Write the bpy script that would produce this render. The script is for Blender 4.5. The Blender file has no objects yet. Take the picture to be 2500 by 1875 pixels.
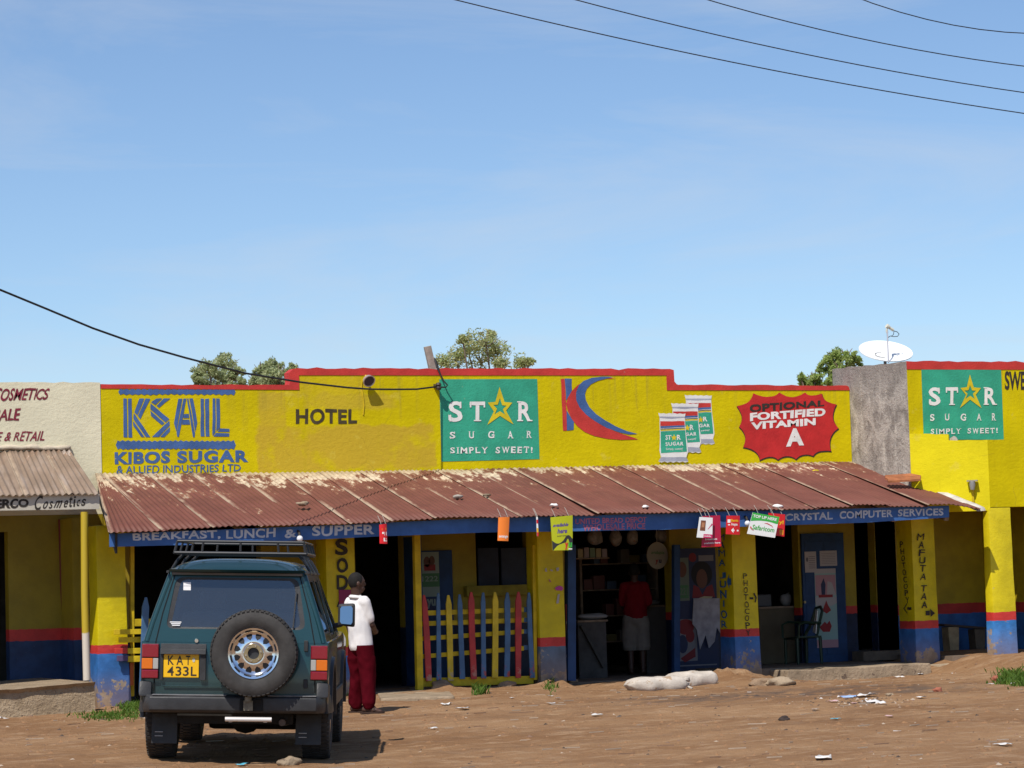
import bpy, bmesh, math, random
from mathutils import Vector, Matrix, noise as mnoise
random.seed(7)
SC = bpy.context.scene
COL = SC.collection
R = math.radians
# ------------------------------------------------------------------ camera
DD = 2500/2212                      # two measuring scales were used on the photograph
FPX = 6000*DD
TH, PT, RL, HC = R(23.65), math.atan(.0714), math.atan(.030), 1.5
fw = Vector((math.sin(TH)*math.cos(PT), math.cos(TH)*math.cos(PT), math.sin(PT)))
r0 = Vector((math.cos(TH), -math.sin(TH), 0)); u0 = r0.cross(fw)
rt = r0*math.cos(RL)-u0*math.sin(RL); up = u0*math.cos(RL)+r0*math.sin(RL)
CAMP = Vector((0, 0, HC))
cd = bpy.data.cameras.new('camera'); cam = bpy.data.objects.new('camera', cd); COL.objects.link(cam)
cd.sensor_fit = 'HORIZONTAL'; cd.sensor_width = 36; cd.lens = 36*FPX/2500
cd.clip_start = .5; cd.clip_end = 3000
cam.matrix_world = Matrix(((rt.x, up.x, -fw.x, 0), (rt.y, up.y, -fw.y, 0), (rt.z, up.z, -fw.z, HC), (0, 0, 0, 1)))
SC.camera = cam
# ------------------------------------------------------------------ light
SUND = Vector((1.08, 1.0, -1.98)).normalized()      # direction the light travels
sl = bpy.data.lights.new('sun', 'SUN'); so = bpy.data.objects.new('sun', sl); COL.objects.link(so)
sl.energy = 5.0; sl.angle = R(.5); sl.color = (1, .955, .88)
so.rotation_euler = SUND.to_track_quat('-Z', 'Y').to_euler(); so.location = (-20, -10, 40)
SUN_EL = math.asin(-SUND.z); SUN_AZ = math.atan2(-SUND.x, -SUND.y)   # clockwise from +Y
wd = bpy.data.worlds.new('World'); SC.world = wd; wd.use_nodes = True
wt = wd.node_tree; wt.nodes.clear()
wo = wt.nodes.new('ShaderNodeOutputWorld'); bg = wt.nodes.new('ShaderNodeBackground')
sky = wt.nodes.new('ShaderNodeTexSky'); sky.sky_type = 'NISHITA'; sky.sun_disc = False
sky.sun_elevation = SUN_EL; sky.sun_rotation = SUN_AZ
sky.air_density = 1.0; sky.dust_density = 0.5; sky.ozone_density = 2.0; sky.altitude = 1100
bg.inputs[1].default_value = .114
# thin cirrus: stretched noise on the sky direction
tc = wt.nodes.new('ShaderNodeTexCoord'); mp = wt.nodes.new('ShaderNodeMapping')
mp.inputs['Rotation'].default_value = (0, R(8), R(-TH*57.3)); mp.inputs['Scale'].default_value = (3.2, 3.2, 16)
nz = wt.nodes.new('ShaderNodeTexNoise'); nz.inputs['Scale'].default_value = 1.4; nz.inputs['Detail'].default_value = 7; nz.inputs['Roughness'].default_value = .62
nz.inputs['Distortion'].default_value = .6
rp = wt.nodes.new('ShaderNodeValToRGB'); rp.color_ramp.elements[0].position = .47; rp.color_ramp.elements[1].position = .74
rp.color_ramp.elements[1].color = (.36, .36, .36, 1)
mx = wt.nodes.new('ShaderNodeMix'); mx.data_type = 'RGBA'
mx.inputs[7].default_value = (5.6, 6.0, 6.6, 1)
L = wt.links
L.new(tc.outputs['Generated'], mp.inputs[0]); L.new(mp.outputs[0], nz.inputs['Vector']); L.new(nz.outputs[0], rp.inputs[0])
tn = wt.nodes.new('ShaderNodeMix'); tn.data_type = 'RGBA'; tn.blend_type = 'MULTIPLY'; tn.inputs[0].default_value = 1; tn.inputs[7].default_value = (.93, 1.01, 1.11, 1)
L.new(sky.outputs[0], tn.inputs[6]); L.new(rp.outputs[0], mx.inputs[0]); L.new(tn.outputs[2], mx.inputs[6]); L.new(mx.outputs[2], bg.inputs[0]); L.new(bg.outputs[0], wo.inputs[0])
SC.view_settings.view_transform = 'Standard'; SC.view_settings.look = 'None'; SC.view_settings.gamma = 1
SC.view_settings.exposure = 0.0
# ------------------------------------------------------------------ measuring: pixel of the photograph -> point on a real plane
def ray(u, v): return fw + rt*((u-1250)/FPX) + up*((937.5-v)/FPX)
def onY(u, v, y): d = ray(u, v); return CAMP + d*(y/d.y)
def onX(u, v, x): d = ray(u, v); return CAMP + d*(x/d.x)
def onZ(u, v, z): d = ray(u, v); return CAMP + d*((z-HC)/d.z)
def onP(u, v, p, n): d = ray(u, v); return CAMP + d*((p-CAMP).dot(n)/d.dot(n))
def zoomer(x0, y0, s): return lambda x, y: (x0+x/s, y0+y/s)
YW, YF, YE = 37.7, 36.1, 34.85      # facade plane, pillar fronts, eave
# ------------------------------------------------------------------ node helpers
def setup(name):
    m = bpy.data.materials.new(name); m.use_nodes = True; nt = m.node_tree
    return m, nt, nt.nodes['Principled BSDF']
def c4(c): return (c[0], c[1], c[2], 1)
def put(nt, sock, v):
    if hasattr(v, 'links') or isinstance(v, bpy.types.NodeSocket): nt.links.new(v, sock)
    else: sock.default_value = c4(v) if isinstance(v, tuple) and len(v) == 3 and sock.type == 'RGBA' else v
def math_(nt, op, a, b=0.0, clamp=False):
    n = nt.nodes.new('ShaderNodeMath'); n.operation = op; n.use_clamp = clamp; put(nt, n.inputs[0], a); put(nt, n.inputs[1], b); return n.outputs[0]
def mixc(nt, fac, a, b, mode='MIX'):
    n = nt.nodes.new('ShaderNodeMix'); n.data_type = 'RGBA'; n.blend_type = mode
    put(nt, n.inputs[0], fac); put(nt, n.inputs[6], a); put(nt, n.inputs[7], b); return n.outputs[2]
def noise(nt, vec, scale, detail=4, rough=.55, dist=0.):
    n = nt.nodes.new('ShaderNodeTexNoise'); n.inputs['Scale'].default_value = scale; n.inputs['Detail'].default_value = detail
    n.inputs['Roughness'].default_value = rough; n.inputs['Distortion'].default_value = dist; put(nt, n.inputs['Vector'], vec); return n.outputs[0]
def ss(nt, x, a, b):
    n = nt.nodes.new('ShaderNodeMapRange'); n.interpolation_type = 'SMOOTHSTEP'; put(nt, n.inputs[0], x)
    n.inputs[1].default_value = a; n.inputs[2].default_value = b; return n.outputs[0]
def pos(nt, obj=False):
    if obj: return nt.nodes.new('ShaderNodeTexCoord').outputs['Object']
    return nt.nodes.new('ShaderNodeNewGeometry').outputs['Position']
def scaled(nt, vec, s):
    n = nt.nodes.new('ShaderNodeMapping'); put(nt, n.inputs[0], vec); n.inputs['Scale'].default_value = s; return n.outputs[0]
def sep(nt, vec):
    n = nt.nodes.new('ShaderNodeSeparateXYZ'); put(nt, n.inputs[0], vec); return n.outputs
def bump(nt, b, h, strength=.3, dist=.02):
    n = nt.nodes.new('ShaderNodeBump'); n.inputs['Strength'].default_value = strength; n.inputs['Distance'].default_value = dist
    put(nt, n.inputs['Height'], h); nt.links.new(n.outputs[0], b.inputs['Normal'])
def vary(nt, p, col, var, scale):
    a = noise(nt, p, scale, 5, .6); f = ss(nt, a, .3, .7)
    lo = tuple(c*(1-var) for c in col); hi = tuple(min(1, c*(1+var)) for c in col)
    return mixc(nt, f, lo, hi)
MC = {}
def paint(name, col, rough=.7, var=.12, vs=2.5, bm=.25, bs=45, spots=None, metal=0, obj=False, spec=.3, dist=.012):
    """plain painted or natural surface: tone variation, fine relief, optional chips (colour, threshold, scale)"""
    if name in MC: return MC[name]
    m, nt, b = setup(name); p = pos(nt, obj)
    c = vary(nt, p, col, var, vs)
    if spots:
        f = ss(nt, noise(nt, p, spots[2], 6, .65), spots[1], spots[1]+.05); c = mixc(nt, f, c, spots[0])
    put(nt, b.inputs['Base Color'], c); b.inputs['Roughness'].default_value = rough; b.inputs['Metallic'].default_value = metal
    b.inputs['Specular IOR Level'].default_value = spec
    if bm: bump(nt, b, noise(nt, p, bs, 5, .6), bm, dist)
    MC[name] = m; return m
def flat(name, col, rough=.5, metal=0, spec=.4, **kw):
    if name in MC: return MC[name]
    m, nt, b = setup(name); b.inputs['Base Color'].default_value = c4(col); b.inputs['Roughness'].default_value = rough
    b.inputs['Metallic'].default_value = metal; b.inputs['Specular IOR Level'].default_value = spec
    for k, v in kw.items(): b.inputs[k].default_value = v
    MC[name] = m; return m
def boxmask(nt, xyz, x0, x1, z0, z1, e=.05, wob=None):
    X, Z = xyz[0], xyz[2]
    if wob is not None: X = math_(nt, 'ADD', X, wob); Z = math_(nt, 'ADD', Z, wob)
    a = math_(nt, 'MULTIPLY', ss(nt, X, x0-e, x0+e), math_(nt, 'SUBTRACT', 1.0, ss(nt, X, x1-e, x1+e)))
    b = math_(nt, 'MULTIPLY', ss(nt, Z, z0-e, z0+e), math_(nt, 'SUBTRACT', 1.0, ss(nt, Z, z1-e, z1+e)))
    return math_(nt, 'MULTIPLY', a, b)
def stucco(nt, b, p, s=.5):
    h1 = noise(nt, scaled(nt, p, (1, 1, 1.5)), 14, 5, .6); h2 = noise(nt, p, 55, 4, .6)
    h = math_(nt, 'ADD', math_(nt, 'MULTIPLY', h1, 1.0), math_(nt, 'MULTIPLY', h2, .35))
    bump(nt, b, h, s*.8, .014)
    return h1
YEL, RED, BLU = (.575, .462, .001), (.50, .035, .03), (.03, .13, .36)
OCH = (.50, .335, .03)
def wall_yellow(name, patches=(), base=YEL):
    m, nt, b = setup(name); p = pos(nt); xyz = sep(nt, p)
    c = vary(nt, p, base, .10, 1.3)
    wob = math_(nt, 'MULTIPLY', math_(nt, 'SUBTRACT', noise(nt, p, 5, 4), .5), .22)
    for (x0, x1, z0, z1, col, e, k) in patches:
        mk = boxmask(nt, xyz, x0, x1, z0, z1, e, wob)
        mk = math_(nt, 'MULTIPLY', mk, math_(nt, 'MULTIPLY', ss(nt, noise(nt, p, 2.3, 5, .65), .25, .5), k))
        c = mixc(nt, mk, c, col)
    # rain streaks, chips and hairline cracks
    st = ss(nt, noise(nt, scaled(nt, p, (7, 7, .6)), 1.0, 5, .6), .57, .8)
    c = mixc(nt, math_(nt, 'MULTIPLY', st, .5), c, tuple(x*.70 for x in base))
    pk = ss(nt, noise(nt, p, 3.1, 7, .7), .60, .66); c = mixc(nt, math_(nt, 'MULTIPLY', pk, .35), c, (.62, .50, .07))
    ch = ss(nt, noise(nt, p, 14, 6, .7), .725, .745); c = mixc(nt, ch, c, (.42, .36, .26))
    vo = nt.nodes.new('ShaderNodeTexVoronoi'); vo.feature = 'DISTANCE_TO_EDGE'; vo.inputs['Scale'].default_value = .9
    put(nt, vo.inputs['Vector'], mixc(nt, .22, p, nt.nodes[nt.nodes.find('Noise Texture')].outputs[1]))
    cr = math_(nt, 'MULTIPLY', math_(nt, 'SUBTRACT', 1.0, ss(nt, vo.outputs['Distance'], .001, .004)), ss(nt, noise(nt, p, 1.7, 3), .5, .6))
    c = mixc(nt, math_(nt, 'MULTIPLY', cr, .35), c, (.25, .17, .02))
    dr = math_(nt, 'MULTIPLY', ss(nt, noise(nt, scaled(nt, p, (11, 11, .35)), 1.0, 4, .6), .50, .72), ss(nt, math_(nt, 'ADD', xyz[2], math_(nt, 'MULTIPLY', math_(nt, 'SUBTRACT', noise(nt, p, 2.2, 3), .5), 1.4)), 3.6, 4.5))
    c = mixc(nt, math_(nt, 'MULTIPLY', dr, .45), c, (.33, .25, .03))
    put(nt, b.inputs['Base Color'], c); b.inputs['Roughness'].default_value = .7; b.inputs['Specular IOR Level'].default_value = .12
    stucco(nt, b, p, .55); return m
def banded(name, zr1, zr0, yel=YEL, slope=0., x0=0., blue=BLU, wear=.0, zg=0.):
    """yellow above, red band zr0..zr1, blue dado below; plaster shows through near the ground"""
    m, nt, b = setup(name); p = pos(nt); xyz = sep(nt, p)
    w = math_(nt, 'MULTIPLY', math_(nt, 'SUBTRACT', noise(nt, p, 9, 3), .5), .03)
    z = math_(nt, 'ADD', math_(nt, 'SUBTRACT', xyz[2], math_(nt, 'MULTIPLY', math_(nt, 'SUBTRACT', xyz[0], x0), slope)), w)
    cy = vary(nt, p, yel, .13, 3); cb = vary(nt, p, blue, .25, 4)
    c = mixc(nt, ss(nt, z, zr0-.004, zr0+.004), cb, vary(nt, p, RED, .15, 5)); c = mixc(nt, ss(nt, z, zr1-.004, zr1+.004), c, cy)
    n1 = noise(nt, p, 4.5, 6, .68)
    if wear:
        hgt = math_(nt, 'SUBTRACT', 1.0, ss(nt, xyz[2], zg, zg+.75))
        f = ss(nt, math_(nt, 'ADD', n1, math_(nt, 'MULTIPLY', hgt, wear)), .72, .76)
        c = mixc(nt, f, c, vary(nt, p, (.30, .245, .18), .3, 8))
        dust = math_(nt, 'MULTIPLY', math_(nt, 'SUBTRACT', 1.0, ss(nt, xyz[2], zg, zg+.5)), .5); c = mixc(nt, dust, c, (.26, .15, .09))
    sp = ss(nt, noise(nt, p, 22, 5, .7), .70, .73); c = mixc(nt, math_(nt, 'MULTIPLY', sp, .7), c, (.38, .30, .2))
    put(nt, b.inputs['Base Color'], c); b.inputs['Roughness'].default_value = .5; b.inputs['Specular IOR Level'].default_value = .4
    stucco(nt, b, p, .45); return m
# ------------------------------------------------------------------ mesh builder
ORG = {}
class MB:
    def __init__(s): s.v = []; s.f = []; s.m = []; s.uv = None; s.uv2 = None
    def add(s, vs, fs, m=0):
        o = len(s.v); s.v += [tuple(x) for x in vs]; s.f += [tuple(i+o for i in f) for f in fs]; s.m += [m]*len(fs); return o
    def box(s, x0, x1, y0, y1, z0, z1, m=0):
        s.add([(x0,y0,z0),(x1,y0,z0),(x1,y1,z0),(x0,y1,z0),(x0,y0,z1),(x1,y0,z1),(x1,y1,z1),(x0,y1,z1)],
              [(0,3,2,1),(4,5,6,7),(0,1,5,4),(1,2,6,5),(2,3,7,6),(3,0,4,7)], m); return s
    def hexa(s, p, m=0):   # 8 corners: bottom loop 4, top loop 4
        s.add(p, [(0,3,2,1),(4,5,6,7),(0,1,5,4),(1,2,6,5),(2,3,7,6),(3,0,4,7)], m); return s
    def prism(s, poly, a, b, m=0, sides=True):
        """poly of 2-D points; a(x,z), b(x,z) give the front and back vertex"""
        n = len(poly); fr = [a(*q) for q in poly]; bk = [b(*q) for q in poly]
        fs = [tuple(range(n)), tuple(range(2*n-1, n-1, -1))]
        if sides: fs += [(i, i+n, (i+1) % n+n, (i+1) % n) for i in range(n)]
        s.add(fr+bk, fs, m); return s
    def xz(s, poly, y0, y1, m=0): return s.prism(poly, lambda x, z: (x, y0, z), lambda x, z: (x, y1, z), m)
    def face(s, pts, m=0): s.add(pts, [tuple(range(len(pts)))], m); return s
    def tube(s, pts, r, n=8, m=0, cap=True):
        pts = [Vector(p) for p in pts]; k = len(pts); rs = r if isinstance(r, (list, tuple)) else [r]*k
        vs = []; prev = None
        for i, p in enumerate(pts):
            t = (pts[min(i+1, k-1)]-pts[max(i-1, 0)]).normalized()
            if prev is None: a = t.orthogonal().normalized()
            else: a = (prev-t*prev.dot(t)).normalized()
            prev = a; b = t.cross(a)
            vs += [p+(a*math.cos(2*math.pi*j/n)+b*math.sin(2*math.pi*j/n))*rs[i] for j in range(n)]
        fs = [(i*n+j, i*n+(j+1) % n, (i+1)*n+(j+1) % n, (i+1)*n+j) for i in range(k-1) for j in range(n)]
        if cap: fs += [tuple(range(n-1, -1, -1)), tuple(range((k-1)*n, k*n))]
        s.add(vs, fs, m); return s
    def bar(s, p, q, w, h, upv=(0, 0, 1), m=0):
        p = Vector(p); q = Vector(q); t = (q-p).normalized(); sd = t.cross(Vector(upv)).normalized(); u = sd.cross(t)
        c = [(-1,-1),(1,-1),(1,1),(-1,1)]
        s.add([p+sd*a*w/2+u*b*h/2 for a, b in c]+[q+sd*a*w/2+u*b*h/2 for a, b in c],
              [(0,1,2,3),(7,6,5,4),(0,4,5,1),(1,5,6,2),(2,6,7,3),(3,7,4,0)], m); return s
    def lathe(s, prof, o, ax, n=32, m=0, closed=False):
        o = Vector(o); ax = Vector(ax).normalized(); a = ax.orthogonal().normalized(); b = ax.cross(a); k = len(prof)
        vs = [o+ax*h+(a*math.cos(2*math.pi*j/n)+b*math.sin(2*math.pi*j/n))*r for r, h in prof for j in range(n)]
        kk = k if closed else k-1
        fs = [(i*n+j, i*n+(j+1) % n, ((i+1) % k)*n+(j+1) % n, ((i+1) % k)*n+j) for i in range(kk) for j in range(n)]
        s.add(vs, fs, m); return s
    def ball(s, c, r, n=12, m=0, rot=None):
        c = Vector(c); rx, ry, rz = r if isinstance(r, (tuple, list)) else (r, r, r); k = n//2+1; vs = []
        for i in range(k):
            t = math.pi*i/(k-1)
            for j in range(n):
                q = Vector((rx*math.sin(t)*math.cos(2*math.pi*j/n), ry*math.sin(t)*math.sin(2*math.pi*j/n), rz*math.cos(t)))
                vs.append(c+(rot @ q if rot else q))
        s.add(vs, [(i*n+j, (i+1)*n+j, (i+1)*n+(j+1) % n, i*n+(j+1) % n) for i in range(k-1) for j in range(n)], m); return s
    def caps(s, p, r, q, r2, n=12, m=0):   # tapered limb with round ends
        p = Vector(p); q = Vector(q); t = (q-p).normalized()
        pts = [p-t*r*.99, p-t*r*.7, p, p+(q-p)*.33, p+(q-p)*.67, q, q+t*r2*.7, q+t*r2*.99]
        s.tube(pts, [r*.12, r*.71, r, r+(r2-r)*.33, r+(r2-r)*.67, r2, r2*.71, r2*.12], n, m); return s
    def rock(s, c, r, seed=0, rough=.25, m=0, sub=2):
        bm = bmesh.new(); bmesh.ops.create_icosphere(bm, subdivisions=sub, radius=1)
        for v in bm.verts:
            d = 1+rough*mnoise.noise(v.co*1.3+Vector((seed*3.7, seed, 0)))*2+rough*.5*mnoise.noise(v.co*3.5+Vector((seed, 9, 0)))
            v.co = Vector((v.co.x*r[0]*d, v.co.y*r[1]*d, v.co.z*r[2]*d))+Vector(c)
        bm.verts.index_update(); s.add([v.co.copy() for v in bm.verts], [tuple(v.index for v in f.verts) for f in bm.faces], m); bm.free(); return s
    def build(s, name, mats, parent=None, smooth=False, bevel=0, ang=30, recalc=True, **tags):
        me = bpy.data.meshes.new(name)
        xs = [v[0] for v in s.v]; ys = [v[1] for v in s.v]; zs = [v[2] for v in s.v]
        o = Vector(((min(xs)+max(xs))/2, (min(ys)+max(ys))/2, min(zs)))
        me.from_pydata([(v[0]-o.x, v[1]-o.y, v[2]-o.z) for v in s.v], [], s.f)
        mats = mats if isinstance(mats, (list, tuple)) else [mats]
        for q in mats: me.materials.append(q)
        me.polygons.foreach_set('material_index', s.m)
        for nm, data in (('UVMap', s.uv), ('seam', s.uv2)):
            if data:
                l = me.uv_layers.new(name=nm)
                for i, lp in enumerate(me.loops): l.data[i].uv = data[lp.vertex_index]
        bm = bmesh.new(); bm.from_mesh(me)
        big = [f for f in bm.faces if len(f.verts) > 4]
        if big: bmesh.ops.triangulate(bm, faces=big)
        if recalc: bmesh.ops.recalc_face_normals(bm, faces=bm.faces)
        if bevel:
            bmesh.ops.remove_doubles(bm, verts=bm.verts, dist=1e-5)
            es = [e for e in bm.edges if len(e.link_faces) == 2 and e.calc_face_angle(0) > R(ang)]
            bmesh.ops.bevel(bm, geom=es, offset=bevel, segments=2, profile=.6, affect='EDGES', clamp_overlap=True)
        bm.to_mesh(me); bm.free()
        if smooth:
            me.shade_smooth()
            if smooth != 'all': me.set_sharp_from_angle(angle=R(40))
        ob = bpy.data.objects.new(name, me); COL.objects.link(ob)
        return place(ob, o, parent, **tags)
def place(ob, o, parent=None, label=None, cat=None, group=None, kind=None):
    o = Vector(o)
    if parent: ob.parent = parent; ob.location = o-ORG[parent.name]
    else: ob.location = o
    ORG[ob.name] = o
    if label: ob['label'] = label
    if cat: ob['category'] = cat
    if group: ob['group'] = group
    if kind: ob['kind'] = kind
    return ob
def empty(name, loc, label, cat, group=None, rz=None, rot=None):
    ob = bpy.data.objects.new(name, None); COL.objects.link(ob); place(ob, loc, None, label, cat, group)
    if rot is not None: ob.rotation_euler = rot; ORG[ob.name] = Vector((0, 0, 0))
    elif rz is not None: ob.rotation_euler = (0, 0, rz); ORG[ob.name] = Vector((0, 0, 0))
    ob.empty_display_size = .2; return ob
def voxel(mb, size, it=6, fac=.5):
    """fuse overlapping limbs into one continuous surface"""
    me = bpy.data.meshes.new('tmp'); me.from_pydata(mb.v, [], mb.f); ob = bpy.data.objects.new('tmp', me); COL.objects.link(ob)
    bm = bmesh.new(); bm.from_mesh(me); bmesh.ops.recalc_face_normals(bm, faces=bm.faces); bm.to_mesh(me); bm.free()
    r = ob.modifiers.new('r', 'REMESH'); r.mode = 'VOXEL'; r.voxel_size = size
    sm = ob.modifiers.new('s', 'SMOOTH'); sm.iterations = it; sm.factor = fac
    dg = bpy.context.evaluated_depsgraph_get(); dg.update()
    m2 = bpy.data.meshes.new_from_object(ob.evaluated_get(dg))
    out = MB(); out.add([v.co.copy() for v in m2.vertices], [tuple(p.vertices) for p in m2.polygons])
    bpy.data.objects.remove(ob); bpy.data.meshes.remove(me); bpy.data.meshes.remove(m2); return out
# ------------------------------------------------------------------ lettering
TXC = {}
def textmesh(txt, bold=0., space=1.):
    k = (txt, bold, space)
    if k in TXC: return TXC[k]
    cu = bpy.data.curves.new('t', 'FONT'); cu.body = txt; cu.offset = bold; cu.space_character = space; cu.resolution_u = 4; cu.size = 1
    ob = bpy.data.objects.new('t', cu); COL.objects.link(ob)
    dg = bpy.context.evaluated_depsgraph_get(); dg.update()
    me = bpy.data.meshes.new_from_object(ob.evaluated_get(dg))
    vs = [(v.co.x, v.co.y) for v in me.vertices]; fs = [tuple(p.vertices) for p in me.polygons]
    bpy.data.objects.remove(ob); bpy.data.curves.remove(cu); bpy.data.meshes.remove(me)
    x0 = min(v[0] for v in vs); x1 = max(v[0] for v in vs); y0 = min(v[1] for v in vs); y1 = max(v[1] for v in vs)
    TXC[k] = ([((x-x0)/(x1-x0), (y-y0)/(y1-y0)) for x, y in vs], fs); return TXC[k]
def bil(q, a, b):      # quad tl, tr, br, bl ; a to the right, b upwards
    t = q[0].lerp(q[1], a); s = q[3].lerp(q[2], a); return s.lerp(t, b)
def letters(mb, txt, q, bold=0., space=1., shear=0., m=0, wob=0., hand=.010):
    q = [Vector(p) for p in q]; vs, fs = textmesh(txt, bold, space)
    out = []
    for a, b in vs:
        a2 = a*(1-shear)+shear*b
        if wob: b2 = b+wob*math.sin(a*37+len(txt)); a2 += wob*.15*math.sin(a*53)
        else: b2 = b
        P = bil(q, a2, b2)
        if hand: P += Vector((mnoise.noise(P*9+Vector((7, 0, 0))), 0, mnoise.noise(P*9+Vector((0, 0, 5)))))*hand+Vector((mnoise.noise(P*31), 0, mnoise.noise(P*31+Vector((3, 3, 3)))))*hand*.4
        out.append(P)
    mb.add(out, fs, m)
def quadY(z, y, x0, x1, t0, t1, b0, b1):   # text box in zoom pixels: left/right x, top at left/right, bottom at left/right
    return [onY(*z(x0, t0), y), onY(*z(x1, t1), y), onY(*z(x1, b1), y), onY(*z(x0, b0), y)]
SERIF = {'S': [(.80,.66,.92,.98),(.06,.02,.18,.34)], 'T': [(.0,.70,.10,.98),(.90,.70,1,.98),(.26,0,.74,.06)],
         'R': [(-.10,0,.36,.06),(.74,0,1.08,.06),(-.10,.94,.2,1)], 'U': [(-.08,.94,.28,1),(.74,.94,1.08,1)], 'G': [(.84,.66,.96,.96),(.68,.40,1.06,.47)],
         'A': [(-.10,0,.26,.06),(.70,0,1.10,.06)], 'P': [(-.12,0,.40,.06),(-.12,.94,.2,1)], 'L': [(-.12,.94,.40,1),(.90,0,1,.26)],
         'E': [(-.1,.94,.2,1),(.90,.74,1,1),(.90,0,1,.26),(-.1,0,.2,.06)], 'I': [(-.8,0,1.8,.06),(-.8,.94,1.8,1)],
         'M': [(-.08,0,.24,.06),(.76,0,1.08,.06)], 'Y': [(-.1,.94,.24,1),(.76,.94,1.1,1),(.26,0,.74,.06)], 'W': [(-.06,.94,.2,1),(.8,.94,1.06,1)]}
def serif_word(mb, z, y, items, bold=.03):
    """items: (char, x0, x1, ytop, ybottom) in zoom pixels"""
    for ch, x0, x1, t, b in items:
        q = quadY(z, y, x0, x1, t, t, b, b); letters(mb, ch, q, bold)
        for (a0, b0, a1, b1) in SERIF.get(ch, ()):
            mb.face([bil(q, a, b)-Vector((0, .003, 0)) for a, b in ((a0, b0), (a1, b0), (a1, b1), (a0, b1))])
def polysY(mb, z, y, polys, m=0):
    for p in polys:
        q = [onY(*z(a, b), y) for a, b in p]; o = []
        for i, A in enumerate(q):                      # hand-painted edges: never quite straight
            B = q[(i+1) % len(q)]; k = max(1, min(12, int((B-A).length/.09)))
            for j in range(k):
                P = A.lerp(B, j/k); o.append(P+Vector((mnoise.noise(P*8), 0, mnoise.noise(P*8+Vector((4, 0, 4)))))*.007)
        mb.face(o, m)
def jag(x0, x1, z0, z1, step, amp, seed=0, edge=True):
    n = max(2, int(abs(x1-x0)/step)); out = []
    for i in range(n+1):
        t = i/n; a = amp if 0 < i < n else 0
        out.append((x0+(x1-x0)*t, z0+(z1-z0)*t+a*(1.4*mnoise.noise(Vector((i*.9, seed, 0)))+.7*random.uniform(-1, 1))))
    return out
# ------------------------------------------------------------------ ground
CARP = onZ(517*DD, 1638*DD, 0)                     # middle of the rear axle
CARH = R(22.0); CARROLL = .042                      # heading from +Y, side slope of the street under the car
CR = Vector((math.cos(CARH), -math.sin(CARH), 0))
def sstep(t): t = max(0., min(1., t)); return t*t*(3-2*t)
MOUNDS = []
def gz(x, y, fine=True):
    z = .20*sstep((x-22.2)/1.0)*sstep((y-32.0)/2.8)+.03*sstep((x-20.5)/2)*sstep((y-31)/3)
    z -= .06*sstep((x-19.0)/.6)*sstep((22.6-x)/.6)*sstep((y-33.5)/2)
    d = Vector((x-CARP.x, y-CARP.y, 0)); k = math.exp(-(d.length/3.2)**2)
    z -= d.dot(CR)*CARROLL*k
    z += .035*mnoise.noise(Vector((x*.55, y*.55, 3)))*(1-k)+.05*sstep((y-34.6)/1.4)*(.5+mnoise.noise(Vector((x*1.3, y*1.3, 8))))*(1 if 9.7 < x < 19.2 else .0)
    z += .018*math.sin((y-.12*x-1.2*mnoise.noise(Vector((x*.2, 0, 0))))*3.1)*mnoise.noise(Vector((x*.25, y*.5, 4)))
    if fine: z += .018*mnoise.noise(Vector((x*3.1, y*3.1, 1)))+.011*mnoise.noise(Vector((x*8, y*8, 5)))
    for mx_, my_, rx, ry, h in MOUNDS:
        q = ((x-mx_)/rx)**2+((y-my_)/ry)**2
        if q < 4: z += h*math.exp(-q*1.6)*(1+.9*mnoise.noise(Vector((x*7, y*7, 2)))+.5*mnoise.noise(Vector((x*16, y*16, 3))))
    return z
MOUNDS += [(16.2, 35.85, .34, .3, .09), (19.1, 35.6, .7, .35, .09), (14.55, 35.65, .25, .25, .05), (14.0, 35.3, .9, .3, .05), (18.0, 35.5, .9, .4, .06)]
def axis(segs):
    out = []
    for a, b, st in segs:
        n = max(1, round((b-a)/st)); out += [a+(b-a)*i/n for i in range(n)]
    return out+[segs[-1][1]]
gx = axis([(-900, -100, 200), (-100, -10, 30), (-10, 4, 2), (4, 24.5, .085), (24.5, 40, 2), (40, 100, 20), (100, 900, 200)])
gy = axis([(-300, -20, 70), (-20, 14, 3), (14, 22, .12), (22, 37, .07), (37, 60, 4), (60, 120, 20), (120, 1500, 230)])
g = MB(); nx = len(gx)
g.v = [(x, y, gz(x, y) if (3 < x < 26 and 13 < y < 37.2) else (0 if y < 37.2 else -.02)) for y in gy for x in gx]
g.f = [(j*nx+i, j*nx+i+1, (j+1)*nx+i+1, (j+1)*nx+i) for j in range(len(gy)-1) for i in range(nx-1)]; g.m = [0]*len(g.f)
m, nt, b = setup('dirt'); p = pos(nt)
n1 = noise(nt, p, .45, 6, .6); n2 = noise(nt, scaled(nt, p, (1, 2.2, 1)), 2.2, 6, .62); n3 = noise(nt, p, 11, 6, .7); n4 = noise(nt, p, 60, 3, .6)
c = mixc(nt, ss(nt, n1, .32, .68), (.228, .119, .056), (.325, .188, .096))
c = mixc(nt, math_(nt, 'MULTIPLY', ss(nt, n2, .48, .66), .7), c, (.39, .25, .145))
c = mixc(nt, math_(nt, 'MULTIPLY', ss(nt, n3, .5, .75), .6), c, (.16, .08, .042))
c = mixc(nt, ss(nt, n4, .70, .76), c, (.50, .37, .25))
xyz = sep(nt, p)
tk_ = math_(nt, 'ADD', math_(nt, 'SUBTRACT', xyz[1], math_(nt, 'MULTIPLY', xyz[0], .16)), math_(nt, 'MULTIPLY', math_(nt, 'SUBTRACT', n1, .5), 1.1))
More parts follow.
